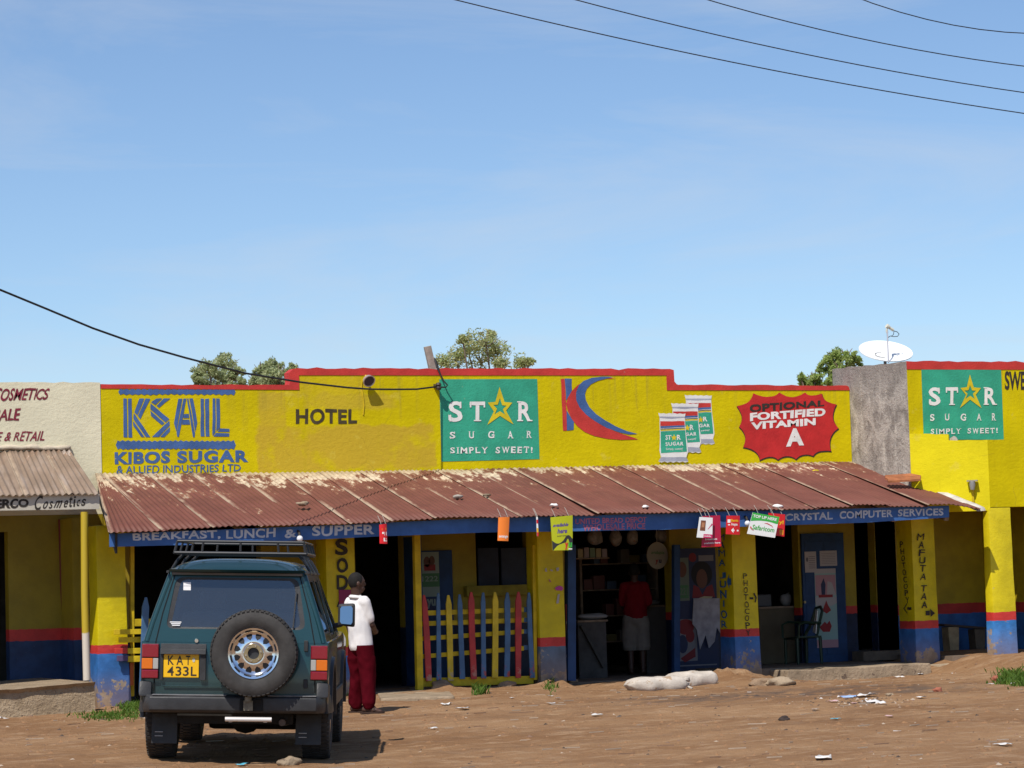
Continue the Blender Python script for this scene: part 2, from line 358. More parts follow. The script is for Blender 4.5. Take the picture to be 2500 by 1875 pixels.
for yc in (22.4, 23.9, 26.6, 28.1):
    bd_ = math_(nt, 'SUBTRACT', 1.0, ss(nt, math_(nt, 'ABSOLUTE', math_(nt, 'SUBTRACT', tk_, yc), 0.), .10, .22)); c = mixc(nt, math_(nt, 'MULTIPLY', bd_, math_(nt, 'MULTIPLY', ss(nt, n2, .3, .6), .38)), c, (.15, .078, .042))
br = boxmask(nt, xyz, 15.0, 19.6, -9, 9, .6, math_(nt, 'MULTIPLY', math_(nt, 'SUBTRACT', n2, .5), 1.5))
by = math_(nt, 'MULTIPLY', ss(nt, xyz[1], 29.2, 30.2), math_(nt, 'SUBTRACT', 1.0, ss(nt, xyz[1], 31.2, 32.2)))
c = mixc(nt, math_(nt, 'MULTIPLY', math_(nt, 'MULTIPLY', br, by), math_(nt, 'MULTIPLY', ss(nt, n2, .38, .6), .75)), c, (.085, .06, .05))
put(nt, b.inputs['Base Color'], c); b.inputs['Roughness'].default_value = .95; b.inputs['Specular IOR Level'].default_value = .15
bump(nt, b, math_(nt, 'ADD', math_(nt, 'MULTIPLY', n3, 1.0), math_(nt, 'MULTIPLY', n4, .45)), .75, .05)
g.build('ground', m, smooth='all', kind='structure', label='brown trodden dirt street with pale dust and scattered grit')
# ------------------------------------------------------------------ shared materials
M_RED = paint('red_paint', (.50, .040, .032), .55, .14, 4, .3, 40, spots=((.42, .3, .25), .72, 9))
M_BLUE = paint('blue_sign_paint', (.045, .125, .335), .65, .12, 6, .15, 50)
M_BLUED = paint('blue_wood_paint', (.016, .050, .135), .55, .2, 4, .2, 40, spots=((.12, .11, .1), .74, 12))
M_YELW = paint('yellow_wood_paint', (.56, .40, .012), .55, .2, 5, .2, 40, spots=((.3, .24, .15), .74, 14))
M_WHITE = paint('white_paint', (.74, .72, .68), .6, .10, 5, .15, 50, spots=((.40, .50, .42), .70, 10))
M_BLACK = paint('black_paint', (.035, .028, .022), .6, .2, 6, .1, 50)
M_TEAL = paint('teal_sign_paint', (.035, .33, .205), .6, .14, 2.2, .45, 30, spots=((.20, .40, .24), .69, 8))
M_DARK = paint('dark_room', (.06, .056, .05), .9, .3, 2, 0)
M_CONC = paint('weathered_concrete', (.30, .225, .15), .9, .28, 3, .6, 25, spots=((.13, .09, .065), .62, 7), dist=.03)
M_FLOOR = paint('veranda_floor', (.17, .125, .09), .9, .3, 3, .4, 25)
M_WOOD = paint('bare_wood', (.22, .16, .11), .8, .3, 8, .4, 30)
M_GREYW = paint('grey_weathered_wood', (.30, .26, .22), .85, .2, 6, .4, 30)
M_PLASTER = paint('old_plaster', (.34, .30, .25), .85, .25, 4, .6, 20)
# rusty corrugated sheets: UV = metres along / up the slope, second map = distance from the sheet's own edge
def roof_mat(name, base, base2, flake, k, streak, k2=0.):
    m, nt, b = setup(name); uv = nt.nodes.new('ShaderNodeUVMap'); uv.uv_map = 'UVMap'; sm = nt.nodes.new('ShaderNodeUVMap'); sm.uv_map = 'seam'
    u = sep(nt, uv.outputs[0]); s = sep(nt, sm.outputs[0]); p = pos(nt)
    c = vary(nt, p, base, .14, 2.2); c = mixc(nt, math_(nt, 'MULTIPLY', ss(nt, noise(nt, scaled(nt, uv.outputs[0], (9, .7, 1)), 1, 5, .6), .45, .75), .6), c, base2)
    n1 = noise(nt, scaled(nt, uv.outputs[0], (5.5, 2.0, 1)), 1.0, 7, .68, .25); n2 = noise(nt, scaled(nt, uv.outputs[0], (22, 9, 1)), 1, 4, .6)
    nbig = noise(nt, uv.outputs[0], .55, 3, .5)
    top = math_(nt, 'POWER', s[1], 2.6)                               # s.y : 0 at the eave, 1 at the ridge
    f = math_(nt, 'ADD', math_(nt, 'ADD', n1, math_(nt, 'MULTIPLY', top, k)), math_(nt, 'MULTIPLY', math_(nt, 'SUBTRACT', nbig, .5), .45))
    f = math_(nt, 'ADD', f, math_(nt, 'MULTIPLY', math_(nt, 'SUBTRACT', n2, .5), .25))
    f = math_(nt, 'SUBTRACT', f, math_(nt, 'MULTIPLY', ss(nt, sep(nt, p)[0], 12.5, 17.0), .055))
    fl = ss(nt, f, .69, .76)
    c = mixc(nt, math_(nt, 'MULTIPLY', ss(nt, f, .63, .71), .35), c, (.38, .20, .11))
    c = mixc(nt, math_(nt, 'MULTIPLY', fl, .85), c, vary(nt, p, flake, .2, 9))
    st_ = ss(nt, noise(nt, scaled(nt, uv.outputs[0], (1.6, .9, 1)), 1.3, 3), .36, .56)
    seam = math_(nt, 'SUBTRACT', 1.0, ss(nt, math_(nt, 'ADD', s[0], math_(nt, 'MULTIPLY', math_(nt, 'SUBTRACT', n1, .5), .10)), .030, .075))
    c = mixc(nt, math_(nt, 'MULTIPLY', math_(nt, 'MULTIPLY', seam, st_), streak), c, (.47, .36, .25))
    put(nt, b.inputs['Base Color'], c); b.inputs['Roughness'].default_value = .62; b.inputs['Specular IOR Level'].default_value = .3
    bump(nt, b, math_(nt, 'ADD', n2, math_(nt, 'MULTIPLY', fl, .5)), .25, .006); return m
M_ROOF = roof_mat('rusty_red_sheet', (.150, .052, .036), (.185, .074, .050), (.58, .48, .34), .33, .9)
M_ROOF2 = roof_mat('weathered_zinc_sheet', (.235, .165, .115), (.38, .31, .26), (.44, .38, .33), .12, .75)
def lerp_poly(pts, x):
    for (a, b) in zip(pts, pts[1:]):
        if x <= b[0] or b is pts[-1]:
            t = (x-a[0])/(b[0]-a[0]); return a[1]+(b[1]-a[1])*t
def corrugated(name, seams_top, seams_bot, ytop, ybot, vtop, vbot, mat, parent, pitch=.076, amp=.0085, jit=.02, rows=7, fray=0., **kw):
    """seams given as native pixel columns along the top and the bottom edge; vtop / vbot: pixel row as function of column"""
    mb = MB(); mb.uv = []; mb.uv2 = []
    x_run = 0.
    for i in range(len(seams_top)-1):
        w = onY(seams_bot[i+1], vbot(seams_bot[i+1]), ybot).x-onY(seams_bot[i], vbot(seams_bot[i]), ybot).x
        nc = max(2, round(w/pitch)); n = nc*6; dz = random.uniform(-1, 1)*jit; dy = random.uniform(-1, .6)*jit*2
        o = len(mb.v); lap = 9 if i < len(seams_top)-2 else 0; W = n+1+lap
        for j in range(rows+1):
            b = j/rows
            for k in range(n+1+lap):
                a = k/n; ut = seams_top[i]+(seams_top[i+1]-seams_top[i])*a; ub = seams_bot[i]+(seams_bot[i+1]-seams_bot[i])*a
                T = onY(ut, vtop(ut), ytop); B = onY(ub, vbot(ub), ybot); B.z += dz; B.y += dy
                P = B.lerp(T, b); h = amp*math.cos(2*math.pi*nc*a)+.009*(1-a)+.004*mnoise.noise(Vector((P.x*1.5, b*2, i)))
                if j == 0: P.y -= fray*mnoise.noise(Vector((P.x*3, 0, 2))); P.z += .006*mnoise.noise(Vector((P.x*7, 0, 2)))
                mb.v.append((P.x, P.y-h*.32, P.z+h*.95)); mb.uv.append((x_run+w*a, b*2.9)); mb.uv2.append((w*a, b))
        for j in range(rows):
            for k in range(W-1): mb.f.append((o+j*W+k, o+j*W+k+1, o+(j+1)*W+k+1, o+(j+1)*W+k)); mb.m.append(0)
        x_run += w
    ob = mb.build(name, mat, parent, smooth='all', recalc=False, **kw)
    so = ob.modifiers.new('sheet_gauge', 'SOLIDIFY'); so.thickness = .003; so.offset = -1
    return ob
# ------------------------------------------------------------------ the long yellow shop row
X0, X1 = 10.25, 22.28
shop = empty('shop_building', (16.2, YW, 0), 'long yellow single storey shop row with red edged stepped parapet and rusty veranda roof', 'shop building', 'single storey shop buildings along the street')
z3 = zoomer(650, 850, 3.16); z5 = zoomer(1300, 850, 2.765); z7b = zoomer(200, 930, 4.424); z8 = zoomer(1900, 760, 3.687); z1 = zoomer(0, 900, 3.16)
ls, rs = 13.08, 19.17         # where the parapet steps up
pat = [(13.0, 16.05-1.1, 3.45, 3.62, OCH, .05, .0)]
def XZ(z, x, y): q = onY(*z(x, y), YW); return q.x, q.z
a0 = XZ(z3, -60, 950); a1 = XZ(z3, 1290, 590); b0 = XZ(z3, -60, 590); b1 = XZ(z3, 900, 345); c1 = XZ(z3, 1000, 480); d0 = XZ(z3, 250, 345); d1 = XZ(z3, 730, 205)
pat = [(a0[0], a1[0], a0[1], a1[1], OCH, .03, .85), (b0[0], XZ(z3, 150, 0)[0], b0[1]-.02, b1[1], OCH, .03, .7), (b0[0], c1[0], c1[1]+.02, b1[1], (.50, .36, .03), .04, .75),
       (d0[0], d1[0], d0[1], d1[1], (.54, .39, .02), .05, .6)]
M_FAC = wall_yellow('yellow_facade', pat)
ztop = lambda x: 4.66 if ls < x < rs else 4.425
trim_low = [(X0, 4.368), (ls+.09, 4.350), (ls+.09, 4.560), (rs-.09, 4.572), (rs-.09, 4.345), (X1, 4.345)]
top = jag(X0, ls-.06, 4.43, 4.42, .14, .012, 1)+[(ls-.05, 4.47), (ls-.06, 4.60), (ls+.01, 4.655)]+jag(ls+.08, rs-.03, 4.665, 4.672, .14, .014, 2)+[(rs+.035, 4.655), (rs+.04, 4.48), (rs+.075, 4.44)]+jag(rs+.1, X1-.05, 4.43, 4.42, .14, .010, 3)+[(X1-.01, 4.40)]
tr = MB(); tr.xz(trim_low+[(X1, 4.36)]+top[::-1][0:], YW-.008, YW+.21)
tr.build('parapet_trim', M_RED, shop)
w = MB(); w.xz([(X0, 2.62), (X1, 2.62), (X1, 4.344), (rs-.091, 4.344), (rs-.091, 4.571), (ls+.091, 4.559), (ls+.091, 4.349), (X0, 4.367)], YW, YW+.2)
w.build('parapet_wall', M_FAC, shop)
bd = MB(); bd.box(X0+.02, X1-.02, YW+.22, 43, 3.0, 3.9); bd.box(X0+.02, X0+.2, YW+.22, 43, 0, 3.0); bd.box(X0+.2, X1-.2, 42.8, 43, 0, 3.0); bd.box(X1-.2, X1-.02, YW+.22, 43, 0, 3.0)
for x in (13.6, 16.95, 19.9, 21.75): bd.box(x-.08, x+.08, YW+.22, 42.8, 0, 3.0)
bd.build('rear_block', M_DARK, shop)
# lower wall at the back of the veranda, with its openings (pixel columns and rows of the photograph)
def wx(u, v): return onY(u, v, YW).x
def wz(u, v): return onY(u, v, YW).z
M_BACK = banded('veranda_wall_paint', .98, .86, (.34, .25, .014), blue=(.010, .018, .05))  # wall yellow and dado darkened in the colour for the shade under the roof
M_BACKN = banded('plain_veranda_shade_paint', .90, .899, (.32, .235, .014), blue=(.010, .016, .04))  # copy without the band; veranda shade is mixed into yellow and near-black dado
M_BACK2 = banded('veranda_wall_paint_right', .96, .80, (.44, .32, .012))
ops = [(wx(327, 1500), wx(640, 1500), .05, 2.62), (wx(873, 1600), wx(988, 1500), 0, 2.25), (wx(1163, 1400), wx(1291, 1400), wz(1200, 1434), 2.28),
       (wx(1402, 1500), wx(1640, 1500), .05, 2.62), (wx(1851, 1500), wx(1955, 1500), .05, 2.62), (wx(2093, 1500), wx(2193, 1500), .26, 2.32)]
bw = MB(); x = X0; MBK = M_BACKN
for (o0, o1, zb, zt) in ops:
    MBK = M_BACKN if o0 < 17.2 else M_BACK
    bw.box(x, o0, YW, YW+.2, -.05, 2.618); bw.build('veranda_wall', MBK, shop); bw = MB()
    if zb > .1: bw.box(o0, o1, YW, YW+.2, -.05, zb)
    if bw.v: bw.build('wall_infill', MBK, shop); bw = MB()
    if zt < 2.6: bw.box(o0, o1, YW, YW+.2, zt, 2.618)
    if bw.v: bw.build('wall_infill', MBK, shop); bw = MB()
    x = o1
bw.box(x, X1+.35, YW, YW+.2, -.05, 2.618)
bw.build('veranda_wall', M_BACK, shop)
fl = MB(); fl.box(X0, 16.6, YF-.02, 42.8, -.2, .045); fl.box(16.6, 19.25, YF+.15, 42.8, -.2, .05); fl.box(19.25, 22.2, YF+.05, 42.8, -.2, .125); fl.box(wx(2080, 1590), X1+.9, YW-.35, YW+1.5, .126, .27)
fl.build('veranda_floor', M_FLOOR, shop)
stp = MB(); q0 = onY(1920, 1628, 35.62); q1 = onY(2275, 1609, 35.62)
pts = jag(q0.x, q1.x, -.12, -.10, .2, .0); tp = jag(q0.x+.02, q1.x-.03, .105, .115, .16, .012, 5)
stp.xz([pts[0], pts[-1]]+tp[::-1], 35.62, YF+.05)
stp.build('concrete_step', M_CONC, shop, bevel=.025)
# pillars
PA = {}
def pillar(u0, u1, vr1, vr0, zbase, depth, name, ztop=2.42, wear=.25, splay=0., **kw):
    um = (u0+u1)/2; a = onY(u0, vr1, YF).x; c = onY(u1, vr1, YF).x; zr1 = onY(um, vr1, YF).z; zr0 = onY(um, vr0, YF).z
    mb = MB(); N = 14; vs = []
    for i in range(N+1):
        z = zbase-.15+(ztop-zbase+.15)*i/N; e = .007*mnoise.noise(Vector((a, z*1.7, 1))); e2 = .007*mnoise.noise(Vector((a, z*1.7, 9))); s = splay*(1-i/N)**3
        vs += [(a+e-s, YF+e2*.6-s, z), (c+e2+s, YF+e*.6-s, z), (c+e2+s, YF+depth, z), (a+e-s, YF+depth, z)]
    fs = [(i*4+j, i*4+(j+1) % 4, i*4+4+(j+1) % 4, i*4+4+j) for i in range(N) for j in range(4)]+[(3, 2, 1, 0), tuple(N*4+j for j in range(4))]
    mb.add(vs, fs); sl = (onY(u1, vr1, YF).z-onY(u0, vr1, YF).z)/(c-a)
    mt = banded(name+'_paint', zr1, zr0, wear=wear, zg=zbase, blue=kw.pop('blue', BLU))
    ob = mb.build('pillar', mt, shop, bevel=.02, smooth=True, **kw); PA[ob.name] = a; return ob
P1 = pillar(240, 311, 1574, 1595, .06, .42, 'first_pillar', splay=.04, label='sunlit yellow pillar with red band and blue base')
P2 = pillar(801, 872, 1580, 1601, 0, .42, 'letter_pillar', label='yellow pillar with large black letters')
P3 = pillar(1318, 1381, 1556, 1578, .10, .40, 'grubby_pillar', blue=(.085, .13, .19), label='yellow pillar with grey blue base and torn stickers')
P4 = pillar(1794, 1852, 1535, 1554, .06, .45, 'copy_pillar', splay=.03, wear=.22, label='yellow pillar lettered on two sides with arrows')
P5 = pillar(2234, 2290, 1515, 1534, .08, .45, 'corner_pillar', splay=.02, wear=.24, label='yellow pillar lettered with oil sales and an arrow')
# pillar lettering
t = MB(); yy = YF-.018
for ch, y0, y1 in (('S', 225, 360), ('O', 380, 505), ('D', 525, 645), ('A', 668, 790)):
    zz = zoomer(750, 1250, 3.4); letters(t, ch, quadY(zz, yy, 232 if ch == 'S' else 243, 340, y0, y0, y1, y1), .035, wob=.01)
t.build('lettering', M_BLACK, P2)
t = MB(); z6 = zoomer(1300, 1230, 3.687)
for i, ch in enumerate('PHOTOCOPY'):
    y0 = 625+i*63.5; cx = 1915+i*3.2; letters(t, ch, quadY(z6, yy, cx-19, cx+20, y0, y0, y0+52, y0+52), .006)
for pts in ([(1955, 838), (1990, 838), (1990, 858), (1955, 858)], [(1988, 806), (2000, 800), (2022, 842), (2010, 888), (1998, 884), (2008, 846)]): polysY(t, z6, yy, [pts])
t.build('lettering', M_BLACK, P4)
def quadX(z, x, y0, y1, xa, xb, t0, b0):     # text box on a wall running towards the viewer: pixel rows at its left edge
    za = onY(*z(xa, t0), (y0+y1)/2).z; zb = onY(*z(xa, b0), (y0+y1)/2).z
    return [Vector((x, y1, za)), Vector((x, y0, za)), Vector((x, y0, zb)), Vector((x, y1, zb))]
def left_face(u, y): return onY(u, 1450, y).x
t = MB(); xs = PA[P4.name]-.014
for ch, y0, y1 in (('M', 270, 330), ('A', 340, 400), ('M', 415, 475), ('A', 495, 560), ('J', 618, 672), ('U', 690, 755), ('N', 775, 850), ('I', 868, 930), ('O', 958, 1030), ('R', 1050, 1120)):
    letters(t, ch, quadX(z6, xs, YF+.20 if ch != 'I' else YF+.27, YF+.40 if ch != 'I' else YF+.31, 1735, 1760, y0, y1), .02 if ch != 'M' else 0)
zc = onY(*z6(1790, 700), YF+.1).z
t.face([(xs, YF+.02+.02, zc+.05), (xs, YF+.10, zc+.05), (xs, YF+.10, zc+.11), (xs, YF+.17, zc), (xs, YF+.10, zc-.11), (xs, YF+.10, zc-.05), (xs, YF+.04, zc-.05)])
t.build('lettering', paint('letter_blue', (.03, .11, .28), .6), P4)
t = MB(); z7 = zoomer(1800, 1200, 3.16); ys = (325, 385, 445, 505, 565, 630, 722, 785, 848)
for ch, y0 in zip('MAFUTATAA', ys):
    k = (y0-325)/523; cx = 1418+k*28; letters(t, ch, quadY(z7, yy, cx-(26 if ch != 'M' else 30), cx+26, y0, y0, y0+52, y0+50), .012 if ch != 'M' else 0, shear=.12)
polysY(t, z7, yy, [[(1453, 920), (1486, 918), (1486, 956), (1453, 957)], [(1490, 918), (1490, 905), (1525, 938), (1492, 968)]])
t.build('lettering', M_BLACK, P5)
t = MB(); xs = PA[P5.name]-.014
for i, ch in enumerate('PHOTOCOPY'):
    y0 = 385+i*54; letters(t, ch, quadX(z7, xs, YF+.13+.012*(8-i), YF+.235+.012*(8-i), 1300, 1330, y0, y0+44), .01)
zc = onY(*z7(1330, 902), YF+.2).z
t.face([(xs, YF+.07, zc+.02), (xs, YF+.19, zc+.02), (xs, YF+.19, zc-.02), (xs, YF+.07, zc-.02)])
t.face([(xs, YF+.18, zc+.075), (xs, YF+.20, zc+.075), (xs, YF+.30, zc), (xs, YF+.20, zc-.075), (xs, YF+.18, zc-.075), (xs, YF+.27, zc)])
t.build('lettering', M_BLACK, P5)
# timber posts and beams of the veranda
def post(u, vt, vb, y, wpx, mat, name='post', du=0., **kw):
    a = onY(u, vt, y); c = onY(u+du, vb, y); wd_ = wpx/165.
    return MB().bar(c, a, wd_, wd_, (0, 1, 0)).build(name, mat, shop, bevel=.006, **kw)
post(322, 1330, 1700, YF+.12, 9, M_YELW)
post(1016, 1300, 1690, YF+.05, 15, M_YELW, du=8)
post(1303, 1330, 1660, YF+.1, 9, M_YELW, du=3)
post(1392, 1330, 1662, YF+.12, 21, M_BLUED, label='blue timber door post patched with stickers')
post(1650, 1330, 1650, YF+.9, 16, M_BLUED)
bm_ = MB(); bm_.bar((X0-.3, YF+.2, 2.47), (X1+.1, YF+.2, 2.47), .16, .12, m=0)
for i in range(14): xx = X0+.2+i*.9; bm_.bar((xx+.1, YE+.14, 2.26), (xx, YW, 3.02), .07, .09)
bm_.build('roof_timber', M_WOOD, shop)
# fascia board under the eave, lettered
YB = YE+.10
fa = [(268, 1306, 1335), (520, 1297, 1329), (919, 1280, 1310), (1180, 1268, 1300), (1400, 1262, 1297), (1620, 1257, 1293), (1830, 1250, 1285), (2110, 1244, 1276), (2317, 1237, 1263)]
fb_ = MB(); lo = [onY(u, b, YB) for u, a, b in fa]; hi = [onY(u, a-3, YB) for u, a, b in fa]
poly = [(p.x, p.z) for p in lo]+[(p.x, p.z) for p in hi[::-1]]
fb_.xz(poly, YB, YB+.025)
FAS = fb_.build('fascia_board', M_BLUE, shop)
M_FWHITE = paint('faded_white_lettering', (.50, .52, .56), .7, .15, 8, .1); M_PINK = paint('pink_lettering', (.42, .13, .20), .7, .2, 8, .1)
yt = YB-.004; t = MB()
t_items = [('BREAKFAST,', 324, 584, 1302, 1292, 1323, 1316), ('LUNCH', 552+33, 673, 1294, 1288, 1317, 1312), ('&', 695, 723, 1293, 1292, 1313, 1312), ('SUPPER', 762, 914, 1285, 1280, 1309, 1304)]
for s, x0, x1, t0, t1, b0, b1 in [('BREAKFAST,', 324, 538, 1302, 1293, 1323, 1317), ('LUNCH', 552, 673, 1295, 1289, 1316, 1312), ('&', 695, 723, 1293, 1292, 1313, 1312), ('SUPPER', 762, 914, 1285, 1280, 1309, 1304)]:
    letters(t, s, quadY(lambda a, b: (a, b), yt, x0, x1, t0, t1, b0, b1), .03, 1.05)
t.build('lettering', M_FWHITE, FAS); t = MB()
for s, x0, x1, t0, t1, b0, b1 in [('CRYSTAL', 370, 735, 172, 157, 228, 215), ('COMPUTER', 788, 1200, 155, 140, 211, 197), ('SERVICES', 1240, 1590, 138, 128, 195, 184)]:
    letters(t, s, quadY(z7, yt, x0, x1, t0, t1, b0, b1), .03, 1.05)
t.build('lettering', M_FWHITE, FAS)
t = MB()
letters(t, 'UNITED BREAD DEPOT', quadY(z6, yt, 385, 1030, 134, 118, 187, 165), .025)
letters(t, 'WHOLESALE PRICE', quadY(z6, yt, 455, 1015, 190, 170, 245, 226), .025)
t.build('lettering', M_PINK, FAS)
# main roof
def pl(pts): return lambda u: lerp_poly(pts, u)
st = [228, 244, 354, 459, 570, 678, 775, 871, 965, 1058, 1150, 1245, 1335, 1428, 1510, 1591, 1672, 1752, 1834, 1915, 2000, 2085]
sb = [256, 389, 515, 630, 740, 848, 948, 1054, 1158, 1265, 1362, 1452, 1545, 1636, 1726, 1812, 1900, 1984, 2072, 2158, 2258, 2392]
sb[0] = 262; st[0] = 232
vt = pl([(200, 1157), (700, 1154), (1100, 1147), (1500, 1138), (1800, 1132), (2200, 1126)])
vb = pl([(200, 1306), (400, 1297), (600, 1286), (850, 1276), (1100, 1262), (1400, 1256), (1650, 1250), (1900, 1243), (2100, 1235), (2320, 1232), (2420, 1248)])
corrugated('corrugated_roof', st, sb, YW+.0-.01, YE, vt, vb, M_ROOF, shop, fray=.02)
mo = MB(); a = onY(2090, 1128, YW); c = onY(2395, 1250, YE)
pts = [a.lerp(c, i/14)+Vector((.03*mnoise.noise(Vector((i, 1, 1)))+.02, 0, .03+.03*mnoise.noise(Vector((i, 5, 1))))) for i in range(15)]
wl = [.07+.05*mnoise.noise(Vector((i*1.7, 3, 1))) for i in range(15)]; wr = [.10+.07*mnoise.noise(Vector((i*1.9, 8, 1))) for i in range(15)]
vs = []
for i, p_ in enumerate(pts):
    hz_ = .02+.02*mnoise.noise(Vector((i*2.1, 1, 7))); vs += [p_+Vector((-wl[i], 0, -.02)), p_+Vector((-wl[i]*.7, 0, hz_)), p_+Vector((wr[i]*.6, 0, hz_+.015)), p_+Vector((wr[i], 0, -.01))]
mo.add(vs, [(i*4+j, i*4+j+1, i*4+5+j, i*4+4+j) for i in range(14) for j in range(3)]+[(0, 1, 2, 3), (59, 58, 57, 56)])
mo.build('mortar_bead', paint('pale_mortar', (.50, .46, .40), .85, .25, 5, .6, 20), shop, smooth='all')
ti = MB()
for k in range(2):
    q = [onY(2160+k*6, 1160+k*7, 36.0-.12*k), onY(2247, 1154+k*8, 36.0-.12*k), onY(2248, 1161+k*8, 35.9-.12*k), onY(2162+k*6, 1167+k*7, 35.9-.12*k)]
    ti.hexa([Vector(p)-Vector((0, 0, .03)) for p in (q[3], q[2], q[1], q[0])]+[q[3], q[2], q[1], q[0]])
ti.build('roof_tiles', paint('terracotta', (.34, .12, .05), .8, .25, 6, .4, 30), shop)
# stones and debris lying on the sheets are things of their own
# painted signs on the parapet -------------------------------------------------
YP = YW-.005
M_SBLUE = paint('sign_blue', (.052, .115, .29), .65, .16, 4, .35, 30, spots=((.36, .31, .10), .67, 11)); M_STRIPE = paint('sign_yellow_line', (.60, .44, .06), .7)
t = MB()
def zig(z, y, x0, x1, yt_, yb_, n, amp):
    w_ = (x1-x0)/n; pts = [(x0, (yt_+yb_)/2)]
    for i in range(n+1):
        xx = x0+20+(x1-x0-40)*i/n; pts.append((xx, yt_+(amp if i % 2 else 0)+random.uniform(-2, 2)))
    pts.append((x1, (yt_+yb_)/2))
    for i in range(n, -1, -1):
        xx = x0+20+(x1-x0-40)*i/n; pts.append((xx, yb_-(amp if i % 2 else 0)+random.uniform(-2, 2)))
    return pts
polysY(t, z7b, YP, [zig(z7b, YP, 395, 1660, 84, 152, 38, 14), zig(z7b, YP, 365, 1660, 642, 742, 44, 14)])
K = [[(447,190),(483,190),(490,608),(450,608)], [(498,190),(537,190),(543,608),(501,608)], [(622,190),(672,190),(598,372),(566,338)], [(687,190),(737,190),(632,412),(605,380)],
     [(558,350),(580,372),(737,606),(690,606),(558,412)], [(556,432),(676,606),(640,606),(556,482)],
     [(745,226),(800,190),(868,190),(792,258)], [(805,268),(885,190),(958,190),(832,290)], [(740,238),(945,412),(905,450),(740,302)], [(740,320),(893,457),(865,480),(745,377)],
     [(945,430),(948,480),(830,605),(755,605)], [(948,497),(948,547),(890,605),(845,605)],
     [(1042,190),(1085,190),(1018,545),(993,455)], [(1097,190),(1128,190),(1048,605),(1030,605),(1022,555)], [(1160,190),(1197,190),(1247,455),(1224,548)], [(1134,190),(1149,190),(1220,562),(1214,605),(1197,605)],
     [(1100,355),(1150,355),(1156,400),(1092,400)], [(1088,418),(1158,418),(1166,470),(1080,470)], [(1282,190),(1315,190),(1322,600),(1282,600)], [(1328,190),(1370,190),(1376,600),(1335,600)],
     [(1410,190),(1440,190),(1443,556),(1412,592)], [(1450,190),(1490,190),(1490,508),(1453,545)], [(1490,516),(1592,516),(1592,548),(1465,550)], [(1452,562),(1592,564),(1592,600),(1418,600)]]
t.build('zigzag_border', M_SBLUE, shop); t = MB(); polysY(t, z7b, YP, K); t.build('painted_emblem', M_SBLUE, shop, label='tall blue striped lettering between two zigzag bars'); t = MB()
letters(t, 'KIBOS', quadY(z7b, YP, 355, 950, 768, 757, 902, 890), .045, 1.1)
letters(t, 'SUGAR', quadY(z7b, YP, 1030, 1798, 757, 748, 890, 876), .045, 1.15)
letters(t, '& ALLIED INDUSTRIES LTD', quadY(z7b, YP, 370, 1715, 918, 900, 1003, 978), .012)
t.build('lettering', M_SBLUE, shop)
t = MB(); letters(t, 'HOTEL', quadY(z3, YP, 230, 700, 468, 470, 585, 583), .035, 1.08)
t.build('lettering', paint('faded_black', (.06, .045, .02), .7, .3, 6, .2, 50, spots=((.36, .27, .03), .68, 12)), shop)
def star(cx, cy, r, r2, sx=1., sk=0.):
    pts = []
    for i in range(10):
        a = math.pi/2+i*math.pi/5; q = r if i % 2 == 0 else r2; pts.append((cx+q*math.cos(a)*sx, cy-q*math.sin(a)))
    return pts
def star_sign(parent, z, y, panel, S, letters_star, star_out, star_in, sugar, sweet, lab):
    ps = MB(); ps.face([onY(*z(a, b), y) for a, b in panel]); sg = ps.build('painted_sign', M_TEAL, parent, label=lab)
    t = MB(); serif_word(t, z, y-.005, letters_star, .025); t.build('lettering', M_WHITE, sg); t = MB(); serif_word(t, z, y-.005, sugar, .02); t.build('lettering', M_WHITE, sg); t = MB()
    for ch, x0, x1, t0, b0 in sweet: serif_word(t, z, y-.005, [(ch, x0, x1, t0, b0)], .02)
    t.build('lettering', M_WHITE, sg)
    s = MB(); n = len(star_out)                                             # hollow star
    o = [onY(*z(a, b), y-.006) for a, b in star_out]; i_ = [onY(*z(a, b), y-.006) for a, b in star_in]
    s.add(o+i_, [(k, (k+1) % n, n+(k+1) % n, n+k) for k in range(n)]); s.build('star', paint('sign_yellow', (.62, .48, .015), .6, .12, 4, .3), sg)
so_ = [(1800,298),(1838,415),(1898,420),(1850,482),(1908,588),(1803,522),(1705,592),(1756,488),(1710,420),(1768,414)]
si_ = [(1803,385),(1820,440),(1853,444),(1826,470),(1842,512),(1803,486),(1762,510),(1780,468),(1752,438),(1786,436)]
def spaced(txt, x0, x1, t, b, n=None, gap=.35, slope=0.):
    ww = {'I': .45, 'M': 1.25, 'W': 1.4, ' ': .9, '!': .35, 'L': .85, 'E': .85, 'P': .9, 'T': 1., 'S': .85}
    tot = sum(ww.get(c, 1.) for c in txt)+gap*(len(txt)-1); u = (x1-x0)/tot; x = x0; out = []
    for c in txt:
        w_ = ww.get(c, 1.)*u
        if c != ' ': k = slope*(x-x0)/(x1-x0); out.append((c, x+(w_*.28 if c in 'I' else 0), x+w_*(.72 if c in 'I' else 1), t+k, b+k))
        x += w_+gap*u
    return out
star_sign(shop, z3, YP, [(1335,240),(2090,238),(2108,855),(1352,875)], None, [('S',1407,1513,410,568),('T',1570,1688,412,563),('R',1945,2045,410,563)], so_, si_,
          [('S',1416,1458,643,700),('U',1564,1603,642,697),('G',1710,1760,640,696),('A',1864,1904,640,695),('R',2010,2046,638,693)], spaced('SIMPLY SWEET!', 1420, 2055, 765, 813, slope=-6),
          'teal painted square with white lettering and a hollow yellow star, left of the swoosh logo')
